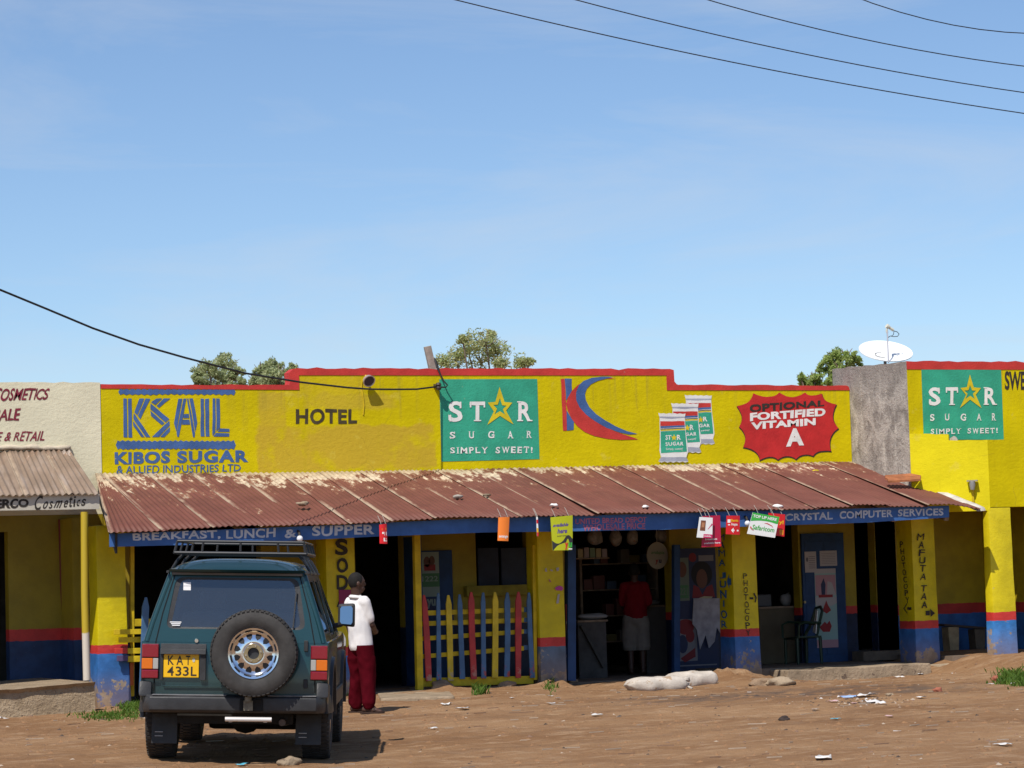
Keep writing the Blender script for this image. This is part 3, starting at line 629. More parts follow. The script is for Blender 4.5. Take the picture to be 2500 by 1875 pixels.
# swoosh logo
t = MB(); polysY(t, z5, YP, [[(192,208),(217,207),(230,430),(231,555),(206,555)]], 0)
polysY(t, z5, YP-.001, [[(560,205),(500,197),(430,201),(360,222),(305,250),(265,290),(240,330),(228,372),(238,420),(262,475),(300,525),(350,565),(420,594),(500,611),(600,618),(715,617),(640,590),(560,562),(470,522),(390,472),(340,425),(305,370),(293,320),(300,275),(330,240),(380,218),(450,208)]], 0)
polysY(t, z5, YP, [[(219,206),(265,206),(266,290),(240,330),(228,350)], [(231,420),(262,475),(277,497),(278,552),(232,555)]], 1)
polysY(t, z5, YP-.002, [[(545,197),(470,193),(400,199),(345,222),(312,252),(294,300),(296,350),(318,400),(360,448),(420,492),(500,537),(580,565),(650,582),(710,579),(640,560),(560,525),(490,488),(430,447),(385,400),(360,350),(355,310),(366,275),(395,243),(440,220),(500,206)]], 1)
t.build('swoosh_logo', [M_RED, M_SBLUE], shop, label='red and blue swoosh shaped like a letter K')
# painted sugar bags
M_BAGW = paint('bag_white', (.70, .69, .66), .65, .06, 6, .2); M_BAGG = paint('bag_shade', (.33, .34, .40), .7, .15, 6); M_SY = MC['sign_yellow']
def bag(dx, dy, s, k):
    z = lambda x, y: z5(x+dx, y+dy); y = YP-.006*k; mb = MB(); r = random.Random(k)
    tp_ = [(848+i*18.5, 437+(4 if i % 2 else 0)+i*.3) for i in range(11)]
    bt_ = [(1052-i*20, 766+(6 if i % 2 else 0)) for i in range(11)]
    polysY(mb, z, y, [tp_+[(1028,470),(1034,560),(1046,640),(1050,700),(1040,735)]+bt_+[(868,735),(858,690),(862,600),(858,520),(858,470)]], 0)
    polysY(mb, z, y-.001, [[(868,735),(1040,735),(1052,764),(853,766)], [(856,462),(1028,462),(1028,470),(940,476),(858,472)]], 1)
    polysY(mb, z, y-.002, [[(862,494),(1026,492),(1027,520),(862,526)]], 2)
    polysY(mb, z, y-.002, [[(863,528),(1027,521),(1027,532),(863,540)]], 3)
    polysY(mb, z, y-.002, [[(863,544),(1028,537),(1028,542),(863,549)]], 4)
    polysY(mb, z, y-.002, [[(864,551),(1028,544),(1029,552),(864,559)]], 6)
    polysY(mb, z, y-.002, [[(866,562),(1030,555),(1040,660),(1043,698),(868,708)]], 5)
    letters(mb, 'ST', quadY(z, y-.004, 898, 938, 587, 586, 620, 619), .03, m=0); letters(mb, 'R', quadY(z, y-.004, 974, 1002, 585, 584, 618, 617), .03, m=0)
    letters(mb, 'SUGAR', quadY(z, y-.004, 900, 1020, 636, 632, 660, 655), .03, 1.15, m=0); letters(mb, 'Simply sweet!', quadY(z, y-.004, 900, 1015, 674, 670, 692, 688), .01, m=0)
    polysY(mb, z, y-.004, [star(956, 604, 24, 10)], 6)
    return mb.build('painted_bag', [M_BAGW, M_BAGG, M_RED, M_SBLUE, M_BLACK, M_TEAL, M_SY], shop)
bag(178, -122, 1, 0); bag(88, -66, 1, 1); bag(0, 0, 1, 2)
# red starburst
sp = [(1380,390),(1490,305),(1665,298),(1840,298),(1952,305),(2050,378),(2065,540),(2015,695),(1895,728),(1780,748),(1658,752),(1535,755),(1423,668),(1395,530)]
def burst(dx, dy, gr=1.):
    cx, cy = 1722, 528; out = []
    for i, a in enumerate(sp):
        c = sp[(i+1) % len(sp)]; mxx, myy = (a[0]+c[0])/2, (a[1]+c[1])/2; L_ = math.hypot(c[0]-a[0], c[1]-a[1])
        d = math.hypot(cx-mxx, cy-myy); ix, iy = (cx-mxx)/d, (cy-myy)/d
        for j in range(7):
            tt = j/7; k = 4*tt*(1-tt)*L_*.19; out.append((a[0]+(c[0]-a[0])*tt+ix*k, a[1]+(c[1]-a[1])*tt+iy*k))
    return [(cx+(x-cx)*gr+dx, cy+(y-cy)*gr+dy) for x, y in out]
t = MB(); polysY(t, z5, YP, [burst(2, 7, 1.012)], 1); polysY(t, z5, YP-.003, [burst(0, 0)], 0)
BU = t.build('starburst_sign', [paint('burst_red', (.48, .022, .022), .6, .14, 3, .35, 30, spots=((.50, .14, .08), .70, 9)), M_BLACK], shop, label='red starburst with black outline')
t = MB(); yl = YP-.007
letters(t, 'FORTIFIED', quadY(z5, yl, 1468, 1980, 438, 404, 492, 457), .05, 1.05); letters(t, 'VITAMIN', quadY(z5, yl, 1475, 1912, 500, 472, 550, 520), .05, 1.05); letters(t, 'A', quadY(z5, yl, 1712, 1832, 543, 540, 664, 656), .05)
t.build('lettering', M_WHITE, BU)
t = MB(); letters(t, 'OPTIONAL', quadY(z5, yl, 1466, 1972, 380, 348, 434, 392), .045, 1.1); t.build('lettering', M_BLACK, BU)
# doors and shutters at the back of the veranda
z4 = zoomer(750, 1250, 3.4)
def doorpanel(u0, u1, v0, v1, y, mat, name='door', thick=.045, frame=None, **kw):
    a = onY(u0, v0, y); c = onY(u1, v1, y); x0, x1, z0, z1 = a.x, c.x, c.z, a.z
    mb = MB(); mb.box(x0, x1, y, y+thick, z0, z1)
    for (fx0, fx1, fz0, fz1) in ((.06, .48, .08, .46), (.52, .94, .08, .46), (.06, .48, .54, .94), (.52, .94, .54, .94)):
        mb.box(x0+(x1-x0)*fx0, x0+(x1-x0)*fx1, y-.008, y, z0+(z1-z0)*fz0, z0+(z1-z0)*fz1)
    return mb.build(name, mat, shop, bevel=.004, **kw)
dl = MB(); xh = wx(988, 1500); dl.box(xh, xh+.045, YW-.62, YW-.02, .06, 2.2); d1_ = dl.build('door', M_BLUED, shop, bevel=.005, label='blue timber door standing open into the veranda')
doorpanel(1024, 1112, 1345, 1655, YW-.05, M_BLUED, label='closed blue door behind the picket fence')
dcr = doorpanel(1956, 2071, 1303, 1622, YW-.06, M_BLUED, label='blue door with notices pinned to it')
hd = MB(); h_ = onY(1962, 1470, YW-.07); hd.lathe([(.0, -.05), (.018, -.05), (.022, -.03), (.012, 0)], h_, (0, 1, 0), 10); hd.build('handle', flat('brass_dull', (.35, .28, .15), .4, .8), dcr)
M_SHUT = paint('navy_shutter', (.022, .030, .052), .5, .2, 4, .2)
for u0, u1 in ((1166, 1219), (1223, 1290)):
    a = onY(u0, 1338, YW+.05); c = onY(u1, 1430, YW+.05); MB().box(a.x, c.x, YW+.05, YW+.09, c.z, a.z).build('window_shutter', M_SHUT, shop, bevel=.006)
a = onY(1136, 1431, YW-.08); c = onY(1299, 1452, YW-.08); MB().box(a.x, c.x, YW-.14, YW, c.z, a.z).build('window_sill', paint('sill_paint', (.30, .24, .03), .7, .2, 5, .3), shop, bevel=.012)
dd_ = MB(); xh = wx(2100, 1500); dd_.box(xh, xh+.04, YW-.0+.25, YW+.85, .27, 2.28); dd_.build('door', paint('grey_door', (.07, .06, .05), .6), shop)
# ------------------------------------------------------------------ cream cosmetics shop on the left
YEL_ = 35.45
cos = empty('shop_building', (5.5, YW, 0), 'cream painted shop with maroon lettering and weathered zinc veranda roof', 'shop building', 'single storey shop buildings along the street')
XL = -6.0
m, nt, b = setup('cream_wall'); p = pos(nt); xyz = sep(nt, p)
c = vary(nt, p, (.68, .63, .45), .06, 1.4); c = mixc(nt, math_(nt, 'MULTIPLY', ss(nt, noise(nt, scaled(nt, p, (6, 6, .7)), 1, 5, .6), .6, .8), .4), c, (.48, .38, .27))
c = mixc(nt, ss(nt, noise(nt, p, 12, 6, .7), .74, .76), c, (.34, .29, .24)); put(nt, b.inputs['Base Color'], c); b.inputs['Roughness'].default_value = .75; stucco(nt, b, p, .6)
tp_ = jag(XL, X0-.01, 4.46, 4.452, .13, .015, 11)
MB().xz([(XL, 2.62), (X0-.01, 2.62)]+tp_[::-1], YW, YW+.2).build('parapet_wall', m, cos)
M_BACKL = banded('cosmetics_wall_shade_paint', 1.06, .90, (.27, .20, .012), blue=(.015, .04, .11))  # porch shade painted in: yellow and blue both darkened
o0, o1 = -2.0, onY(22, 1500, YW).x
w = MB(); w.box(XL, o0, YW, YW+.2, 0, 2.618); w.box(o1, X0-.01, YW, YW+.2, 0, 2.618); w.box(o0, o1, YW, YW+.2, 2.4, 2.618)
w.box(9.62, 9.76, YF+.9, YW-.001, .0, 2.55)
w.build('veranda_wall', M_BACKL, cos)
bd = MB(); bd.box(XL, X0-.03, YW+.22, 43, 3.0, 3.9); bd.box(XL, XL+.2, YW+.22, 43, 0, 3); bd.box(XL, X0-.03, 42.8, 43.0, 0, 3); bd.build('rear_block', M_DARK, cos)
# plinth
pn = MB(); q1 = onY(232, 1668, YE).x; n = 60; x_a = 4.0
vs = []
for i in range(n+1):
    x = x_a+(q1-x_a)*i/n; zt = .345+.045*sstep((x-8.1)/1.3)+.012*mnoise.noise(Vector((x*5, 0, 1))); e = .02*mnoise.noise(Vector((x*3, 2, 0)))
    vs += [(x, YE-.02+e, -.15), (x, YE+.02+e*.6, .10+.03*mnoise.noise(Vector((x*4, 7, 0)))), (x, YE+.035+e*.5, zt-.05+.02*mnoise.noise(Vector((x*7, 5, 1)))), (x, YE-.03+e*1.6, zt), (x, YW-.001, zt+.0), (x, YW-.001, -.15)]
pn.add(vs, [(i*6+j, i*6+(j+1) % 6, i*6+6+(j+1) % 6, i*6+6+j) for i in range(n) for j in range(6)]+[(0, 1, 2, 3, 4, 5), tuple(n*6+j for j in range(5, -1, -1))])
m, nt, b = setup('broken_concrete'); p = pos(nt); xyz = sep(nt, p)
n1 = noise(nt, p, 3.2, 7, .68); n2 = noise(nt, p, 24, 5, .7)
c = mixc(nt, ss(nt, n1, .35, .65), (.27, .195, .12), (.40, .30, .195)); c = mixc(nt, ss(nt, n2, .55, .7), c, (.17, .12, .08))
up_ = sep(nt, nt.nodes.new('ShaderNodeNewGeometry').outputs['Normal'])[2]
c = mixc(nt, math_(nt, 'MULTIPLY', ss(nt, n1, .62, .66), .8), c, (.09, .06, .045))
put(nt, b.inputs['Base Color'], c); b.inputs['Roughness'].default_value = .95; bump(nt, b, math_(nt, 'ADD', n2, math_(nt, 'MULTIPLY', n1, 1.5)), .8, .05)
pn.build('plinth', m, cos, smooth=True)
# roof, fascia, posts
tl = [-560, -410, -250, -90, 10, 105, 168]; bl = [-500, -345, -185, -25, 55, 160, 240]
corrugated('corrugated_roof', tl, bl, YW-.01, YEL_, pl([(-600, 1112), (0, 1102), (170, 1098)]), pl([(-600, 1222), (0, 1211), (240, 1207)]), M_ROOF2, cos, pitch=.085, amp=.014, jit=.008)
cap = MB(); pts = [onY(x, 1100-6*abs(mnoise.noise(Vector((x*.02, 0, 0)))), YW-.03)+Vector((0, 0, .03)) for x in range(-560, 176, 12)]
cap.tube(pts, [.035+.02*mnoise.noise(Vector((i*.7, 3, 0))) for i in range(len(pts))], 6); cap.build('mortar_bead', paint('cream_mortar', (.52, .44, .33), .9, .15, 6, .5), cos, smooth='all')
YBL = YEL_+.06; a = onY(-560, 1222, YBL); bb = onY(-560, 1256, YBL); c1_ = onY(243, 1206, YBL); d_ = onY(243, 1243, YBL)
fz = MB().xz([(bb.x, bb.z), (d_.x, d_.z), (c1_.x, c1_.z), (a.x, a.z)], YBL, YBL+.03).build('fascia_board', paint('cream_board', (.50, .46, .38), .7, .1, 4, .2), cos, bevel=.004)
M_MAR = paint('maroon_lettering', (.20, .022, .04), .65, .2, 6, .2)
t = MB(); yl = YW-.005
letters(t, 'COSMETICS', quadY(z1, yl, -62, 388, 150, 152, 250, 240), .02, shear=.06, wob=.01)
t.build('lettering', M_MAR, cos); t = MB(); letters(t, 'SALE', quadY(z1, yl, -55, 165, 318, 305, 410, 398), .025, shear=.10, wob=.01)
t.build('lettering', M_MAR, cos); t = MB(); letters(t, 'E & RETAIL', quadY(z1, yl, -30, 360, 490, 482, 562, 556), .015, shear=.06, wob=.01)
t.build('lettering', M_MAR, cos)
t = MB(); letters(t, 'ERCO', quadY(z1, YBL-.004, -32, 222, 1008, 1000, 1083, 1070), .045)
t.build('lettering', M_BLACK, fz); t = MB()
for s, x0, x1, t0, b0 in (('C', 258, 335, 980, 1090), ('o', 325, 375, 1022, 1078), ('s', 375, 412, 1022, 1076), ('m', 412, 488, 1018, 1072), ('e', 488, 530, 1016, 1070), ('t', 525, 565, 985, 1066), ('i', 562, 585, 985, 1064), ('c', 585, 622, 1010, 1062), ('s', 622, 668, 1005, 1060)):
    letters(t, s, quadY(z1, YBL-.004, x0, x1, t0, t0, b0, b0), .012, shear=.35)
t.build('lettering', M_BLACK, fz)
m, nt, b = setup('post_paint'); p = pos(nt); xyz = sep(nt, p)
cz = math_(nt, 'ADD', xyz[2], math_(nt, 'MULTIPLY', math_(nt, 'SUBTRACT', noise(nt, p, 6, 3), .5), .12)); c = mixc(nt, ss(nt, cz, 1.0, 1.03), (.55, .48, .40), (.42, .30, .012))
put(nt, b.inputs['Base Color'], c); b.inputs['Roughness'].default_value = .6
a = onY(206, 1250, 35.30); c1_ = onY(212, 1661, 35.26); MB().tube([c1_, (c1_+a)/2+Vector((-.012, 0, 0)), a], .048, 12).build('post', m, cos, smooth=True)
a = onY(140, 1252, YW-.06); MB().tube([onY(146, 1268, YW-.04), onY(150, 1420, YW-.04), onY(156, 1530, YW-.05), onY(156, 1560, YW-.07)], .022, 8).build('drain_pipe', paint('maroon_pipe', (.14, .02, .02), .6), cos, smooth=True)
doorx = MB(); doorx.box(onY(176, 1500, YW-.03).x, onY(205, 1500, YW-.03).x, YW-.035, YW-.001, 1.0, onY(190, 1375, YW).z); doorx.build('window_shutter', M_BLUED, cos, bevel=.005)
dk = MB(); dk.bar((9.66, YE+.08, 2.15), (10.16, YW-.12, 2.96), .03, .26); dk.build('gable_board', paint('black_board', (.03, .03, .03), .8, .3, 4, .3), cos)
# ------------------------------------------------------------------ taller shop on the right
XR = 22.29; Y3 = 36.0
rsb = empty('shop_building', (25, Y3, 0), 'taller yellow shop with grey concrete flank and red top edge, at the right end', 'shop building', 'single storey shop buildings along the street')
A3 = Vector((XR+.0, Y3-.003, 0)); B3 = onY(2135*DD, 1000*DD, 35.3); B3.z = 0; nw = Vector((-(B3-A3).y, (B3-A3).x, 0)).normalized()
if nw.y > 0: nw = -nw
M_FACR = wall_yellow('yellow_facade_right', [])
M_WING = wall_yellow('yellow_wing', [], (.64, .535, .008))
ztr = 4.66
trm = MB(); trm.xz([(XR, ztr-.125), (31, ztr-.12)]+jag(31, XR, ztr, ztr, .15, .012, 21), Y3-.007, Y3+.2); trm.build('parapet_trim', M_RED, rsb)
MB().xz([(XR, 2.9), (31, 2.9), (31, ztr-.121), (XR, ztr-.126)], Y3, Y3+.2).build('facade_wall', M_FACR, rsb)
m, nt, b = setup('stained_concrete'); p = pos(nt); xyz = sep(nt, p)
n1 = noise(nt, p, 3.5, 8, .7, .4); n2 = noise(nt, scaled(nt, p, (3, 3, .8)), 1.6, 6, .65); n3 = noise(nt, p, 30, 5, .7)
c = mixc(nt, ss(nt, n1, .36, .62), (.25, .22, .19), (.47, .42, .36)); c = mixc(nt, math_(nt, 'MULTIPLY', ss(nt, n2, .52, .66), .85), c, (.58, .53, .45)); c = mixc(nt, ss(nt, n3, .58, .7), c, (.12, .10, .085))
tpd = ss(nt, math_(nt, 'ADD', xyz[2], math_(nt, 'MULTIPLY', math_(nt, 'SUBTRACT', n1, .5), .9)), 4.2, 4.62); c = mixc(nt, math_(nt, 'MULTIPLY', tpd, .7), c, (.24, .205, .18))
put(nt, b.inputs['Base Color'], c); b.inputs['Roughness'].default_value = .95; bump(nt, b, math_(nt, 'ADD', n1, math_(nt, 'MULTIPLY', n3, .5)), .8, .05)
tp_ = [(y, z) for y, z in jag(Y3+.001, 38.22, 4.655, 4.72, .12, .014, 31)]
fk = MB(); fk.prism([(Y3+.001, 2.4), (38.22, 2.4)]+tp_[::-1], lambda y, z: (XR-.002, y, z), lambda y, z: (XR+.19, y, z)); fk.build('flank_wall', m, rsb)
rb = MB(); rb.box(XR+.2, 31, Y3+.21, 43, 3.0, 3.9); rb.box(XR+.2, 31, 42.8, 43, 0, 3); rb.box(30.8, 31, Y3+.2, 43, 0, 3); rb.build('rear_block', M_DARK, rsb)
# slanted wing wall above the veranda side, and the veranda front
def onW(u, v): return onP(u, v, A3, nw)
stp_u = 2062*DD; zA = onW(1957*DD, 937*DD).z; zS = onW(2048*DD, 938*DD).z; xS = onW(2049*DD, 945*DD); zS2 = onW(2052*DD, 951*DD).z; zB = onW(2134*DD, 950*DD).z
dirw = (B3-A3).normalized(); Lw = (B3-A3).length; sS = (Vector((xS.x, xS.y, 0))-A3).dot(dirw)
wp = [(0, 2.36), (Lw, 2.36), (Lw, zB)]+jag(Lw-.02, sS, zB, zS2, .08, .006, 41)+[(sS, zS)]+jag(sS-.02, 0, zS, zA, .08, .006, 42)
wg = MB(); wg.prism(wp, lambda s, z: A3+dirw*s+Vector((0, 0, z)), lambda s, z: A3+dirw*s-nw*.18+Vector((0, 0, z))); wg.build('wing_wall', M_WING, rsb)
YV = 35.3; xo = onY(2187*DD, 1200*DD, YV).x
fr = MB(); fr.xz([(B3.x+.001, 2.41), (31, 2.41)]+jag(31, B3.x+.001, zB-.02, zB, .15, .008, 44), YV, YV+.3); fr.box(xo+2.2, 31, YV, YV+.3, .0, 2.41)
fr.build('veranda_front', M_FACR, rsb)
rf = MB(); rf.box(23.5, 31, YV+.3, Y3-.001, 3.12, 3.25); rf.build('veranda_slab', M_CONC, rsb)
gb = MB(); q = onW(2060*DD, 955*DD)-nw*.08; gb.rock(q+Vector((0, 0, .0)), (.075, .075, .085), 5, .12); gb.build('broken_corner', M_PLASTER, rsb)
zr1 = onY(2440, 1494, YV).z; zr0 = onY(2440, 1515, YV).z
M_P6 = banded('end_pillar_paint', zr1, zr0, (.62, .50, .008), blue=(.035, .20, .52), wear=.22, zg=.22)
p6 = MB(); N = 12; vs = []; xa, xb = onY(2424, 1500, YV).x, onY(2478, 1500, YV).x
for i in range(N+1):
    z = .05+2.356*i/N; k = (1-i/N); e = .012*mnoise.noise(Vector((3, z*1.7, 1)))
    vs += [(xa+.0+.0*k+e, YV+.003-.02*k, z), (xb+.02*k+e, YV+.003-.02*k, z), (xb+.02*k, YV+.16, z), (xa-.0-.03*k+e, YV+.16, z)]
p6.add(vs, [(i*4+j, i*4+(j+1) % 4, i*4+4+(j+1) % 4, i*4+4+j) for i in range(N) for j in range(4)]+[(3, 2, 1, 0), tuple(N*4+j for j in range(4))])
p6.build('pillar', M_P6, rsb, bevel=.015, smooth=True)
bb_ = MB(); bb_.box(X1+.36, 24.7, YW, YW+.2, .0, 2.6); bb_.box(24.62, 24.75, YE+1.2, YW-.001, .0, 2.9); bb_.build('veranda_wall', M_BACK2, rsb)
fl = MB(); fl.box(22.75, 31, YV+.45, 42, -.1, .20); fl.build('veranda_floor', M_FLOOR, rsb)
ck = MB(); ck.box(24.76, 31, YW-.3, YW-.1, .2, 3.1); ck.build('shutter_wall', paint('dark_shutter', (.03, .035, .06), .6), rsb)
st2 = MB(); q0 = onY(2293, 1624, 35.7); q1 = onY(2420, 1604, 35.6); st2.hexa([(q0.x, 35.7, -.05), (q1.x, 35.6, 0), (q1.x, 36.2, 0), (q0.x, 36.2, -.05), (q0.x+.02, 35.73, q0.z), (q1.x, 35.62, q1.z), (q1.x, 36.2, q1.z), (q0.x, 36.2, q0.z)])
st2.build('concrete_step', M_CONC, rsb, bevel=.03)
zz8 = z8
star_sign(rsb, z8, Y3-.005, [(1288,515),(2005,513),(2030,1155),(1310,1155)], None, [('S',1355,1460,685,847),('T',1508,1618,685,843),('R',1858,1960,683,842)],
          [(1725,568),(1760,685),(1825,690),(1778,752),(1830,872),(1727,795),(1635,872),(1690,752),(1640,690),(1698,682)], [(1727,665),(1745,712),(1780,715),(1752,742),(1768,788),(1728,760),(1688,788),(1704,742),(1675,714),(1712,710)],
          [('S',1367,1403,925,988),('U',1502,1540,923,984),('G',1642,1690,922,983),('A',1788,1826,920,982),('R',1924,1958,920,982)], spaced('SIMPLY SWEET!', 1372, 1975, 1058, 1106, slope=-10),
          'teal painted square with white lettering and a hollow yellow star, cut by the wing wall')
t = MB(); letters(t, 'SWEET', quadY(z8, Y3-.005, 2040, 2330, 540, 540, 708, 708), .03); t.build('lettering', M_BLACK, rsb)
# ------------------------------------------------------------------ sky lines
M_WIRE = flat('wire_black', (.02, .02, .025), .6); M_CABLE = flat('cable_black', (.012, .012, .012), .55)
WL = ['lowest of the four overhead wires crossing the sky', 'second wire from the bottom of the four overhead wires', 'third wire from the bottom of the four overhead wires', 'topmost short overhead wire in the corner of the sky']
for i, ((u0, v0), (u1, v1)) in enumerate((((985, 0), (2212, 245)), ((1245, 0), (2212, 200)), ((1530, 0), (2212, 143)), ((1865, 0), (2212, 72)))):
    y = 27.0+i*.35; a = onY(u0*DD, v0*DD, y); b = onY(u1*DD, v1*DD, y); d = (b-a)/(b.x-a.x)
    s0 = a.x-6.5; s1 = b.x+6; pts = []
    for k in range(41):
        x = s0+(s1-s0)*k/40; P = a+d*(x-a.x); tq = (x-a.x)/(b.x-a.x); P.z -= .16*4*tq*(1-tq)*(.5 if 0 <= tq <= 1 else .5); pts.append(P)
    MB().tube(pts, .0065, 5).build('power_line', M_WIRE, label=WL[i], cat='power line', group='overhead power lines', smooth=True)
cp = [(945, 835), (900, 840), (850, 842), (800, 841), (750, 837), (650, 826), (530, 806), (400, 773), (300, 744), (200, 708), (100, 667), (0, 625), (-120, 572)]
br0 = onY(945*DD, 835*DD, YW-.10); pts = []
for k, (u, v) in enumerate(cp):
    d = ray(u*DD, v*DD)                          # the cable runs out from the wall along (-.6, -1)
    q = d.x/d.y; p_ = (br0.x-q*br0.y)/(1.15-q); y = br0.y-p_
    pts.append(onY(u*DD, v*DD, y)+Vector((0, 0, .012*mnoise.noise(Vector((k*1.7, 0, 0))))))
MB().tube(pts, .013, 6).build('service_cable', M_CABLE, smooth=True, label='thick black cable sagging from the bracket on the parapet up past the cream shop', cat='cable')
bk = empty('cable_bracket', br0, 'dark cable bracket with looped wire beside the teal star sign', 'bracket')
MB().bar(br0+Vector((0, .10, .02)), br0+Vector((0, -.03, 0)), .05, .05).lathe([(.0, -.06), (.035, -.05), (.045, -.02), (.03, 0), (.045, .02), (.035, .05), (0, .06)], br0+Vector((.005, -.03, 0)), (0, 0, 1), 12).build('insulator', paint('dark_ceramic', (.06, .045, .04), .4), bk, smooth=True)
lp = [onY(*z3(x, y), YW-o) for x, y, o in ((1330, 300, .1), (1385, 302, .12), (1398, 285, .12), (1370, 255, .09), (1345, 205, .05), (1322, 150, .02), (1305, 95, -.03), (1300, 80, -.2))]
MB().tube(lp, [.011]*5+[.02, .02, .01], 6).build('wire_loop', M_CABLE, bk, smooth=True)
a = onY(923*DD, 748*DD, 38.05); c = onY(938*DD, 815*DD, 38.05); MB().bar(c+(c-a)*.3, a, .105, .06, (0, 1, 0)).build('wooden_post', M_GREYW, bevel=.006, label='grey leaning timber post end rising behind the parapet', cat='post')
# floodlight on the parapet
q = onY(*z3(760, 232), YW-.01); h = onY(*z3(792, 252), YW-.15)
flo = empty('floodlight', q, 'small round floodlight tilted down from the yellow parapet', 'floodlight')
axd = (Vector((.10, -1, -.62))).normalized(); sc_ = Matrix.Rotation(0, 3, 'X')
MB().lathe([(.0, -.08), (.05, -.075), (.078, -.04), (.090, 0), (.094, .016), (.080, .018), (.076, .006)], h, axd, 24).build('housing', flat('lamp_silver', (.62, .60, .55), .35, .6), flo, smooth=True)
MB().lathe([(.0, .006), (.076, .006)], h+axd*.004, axd, 24).build('lens', flat('lens_dark', (.03, .035, .05), .08, 0, .8), flo)
MB().tube([q, q+Vector((0, -.05, .03)), h-axd*.09], .018, 8).build('arm', M_YELW, flo, smooth=True)
MB().tube([onY(*z3(x, y), YW-.006) for x, y in ((742, 240), (735, 300), (748, 380), (755, 440), (748, 515))], .009, 5).build('wire', M_YELW, flo, smooth=True)
# wall lamp on the wing wall
q = onW(*z8(1750, 1545)); lm = empty('wall_lamp', q, 'rusty bulkhead lamp on the bright yellow wing wall', 'lamp')
MB().box(-.0, .0, 0, 0, 0, 0) if 0 else None
n_ = nw; o_ = q+n_*.02
MB().bar(o_+Vector((0, 0, .03)), o_+Vector((0, 0, .03))+n_*.10, .16, .02).build('bracket', M_PLASTER, lm)
MB().lathe([(0, -.13), (.03, -.125), (.045, -.06), (.045, 0), (0, 0)], o_+n_*.06+Vector((0, 0, .02)), (0, 0, 1), 14).build('lamp_body', flat('lamp_grey', (.30, .29, .28), .5, .3), lm, smooth=True)
MB().tube([o_+Vector((0, 0, .0)), o_+Vector((0, 0, -.3)), o_+Vector((0, 0, -.36))], .018, 6).build('conduit', M_YELW, lm, smooth=True)
# satellite dish
YD = 37.6; dc = onY(*z8(968, 355), YD); dn = Vector((-.10, -.45, .885)).normalized()
ds = empty('satellite_dish', dc, 'white satellite dish tilted skyward above the grey flank wall', 'satellite dish')
prof = [(0, -.085)]+[(.415*k/8, -.085+.085*(k/8)**2) for k in range(1, 9)]+[(.425, .0), (.425, -.012), (.40, -.022), (0, -.10)]
MB().lathe(prof, dc, dn, 48).build('reflector', paint('dish_white', (.82, .82, .80), .35, .03, 4, 0), ds, smooth=True)
a = onY(*z8(992, 462), YD-.36); b = onY(*z8(984, 240), YD-.24); l0 = onY(*z8(975, 130), YD-.2); l1 = onY(*z8(1035, 170), YD-.2)
M_LNB = paint('lnb_cream', (.62, .60, .50), .5)
MB().tube([a, b, onY(*z8(980, 165), YD-.2)], .011, 8).build('arm', flat('galvanised', (.42, .41, .44), .45, .5), ds, smooth=True)
MB().tube([l0, l0.lerp(l1, .3), l0.lerp(l1, .35), l1], [.036, .036, .024, .024], 12).tube([onY(*z8(976, 160), YD-.2), onY(*z8(980, 195), YD-.2)], .018, 8).build('receiver', M_LNB, ds, smooth=True)
MB().tube([onY(*z8(x, y), YD-.2) for x, y in ((1035, 175), (1070, 185), (1088, 205), (1075, 225), (1040, 228), (1010, 222), (990, 235))], .006, 5).tube([onY(*z8(x, y), YD-.2) for x, y in ((1042, 178), (1038, 210), (1020, 222))], .005, 5).build('cable', M_CABLE, ds, smooth=True)
tb = dn.orthogonal().normalized(); tb = (Vector((1, 0, 0))-dn*dn.x).normalized(); sb_ = dn.cross(tb)
MB().tube([dc-tb*.07+dn*-.075+(tb*math.cos(k*.35)*.10+sb_*math.sin(k*.35)*.10)+dn*.012 for k in range(3, 15)], .004, 4).build('emblem', M_CABLE, ds)
MB().tube([dc-dn*.09, dc-dn*.2+Vector((0, 0, -.3)), Vector((dc.x, dc.y+.05, 3.9))], .025, 8).build('mast', flat('galvanised_mast', (.35, .35, .36), .5, .4), ds, smooth=True)
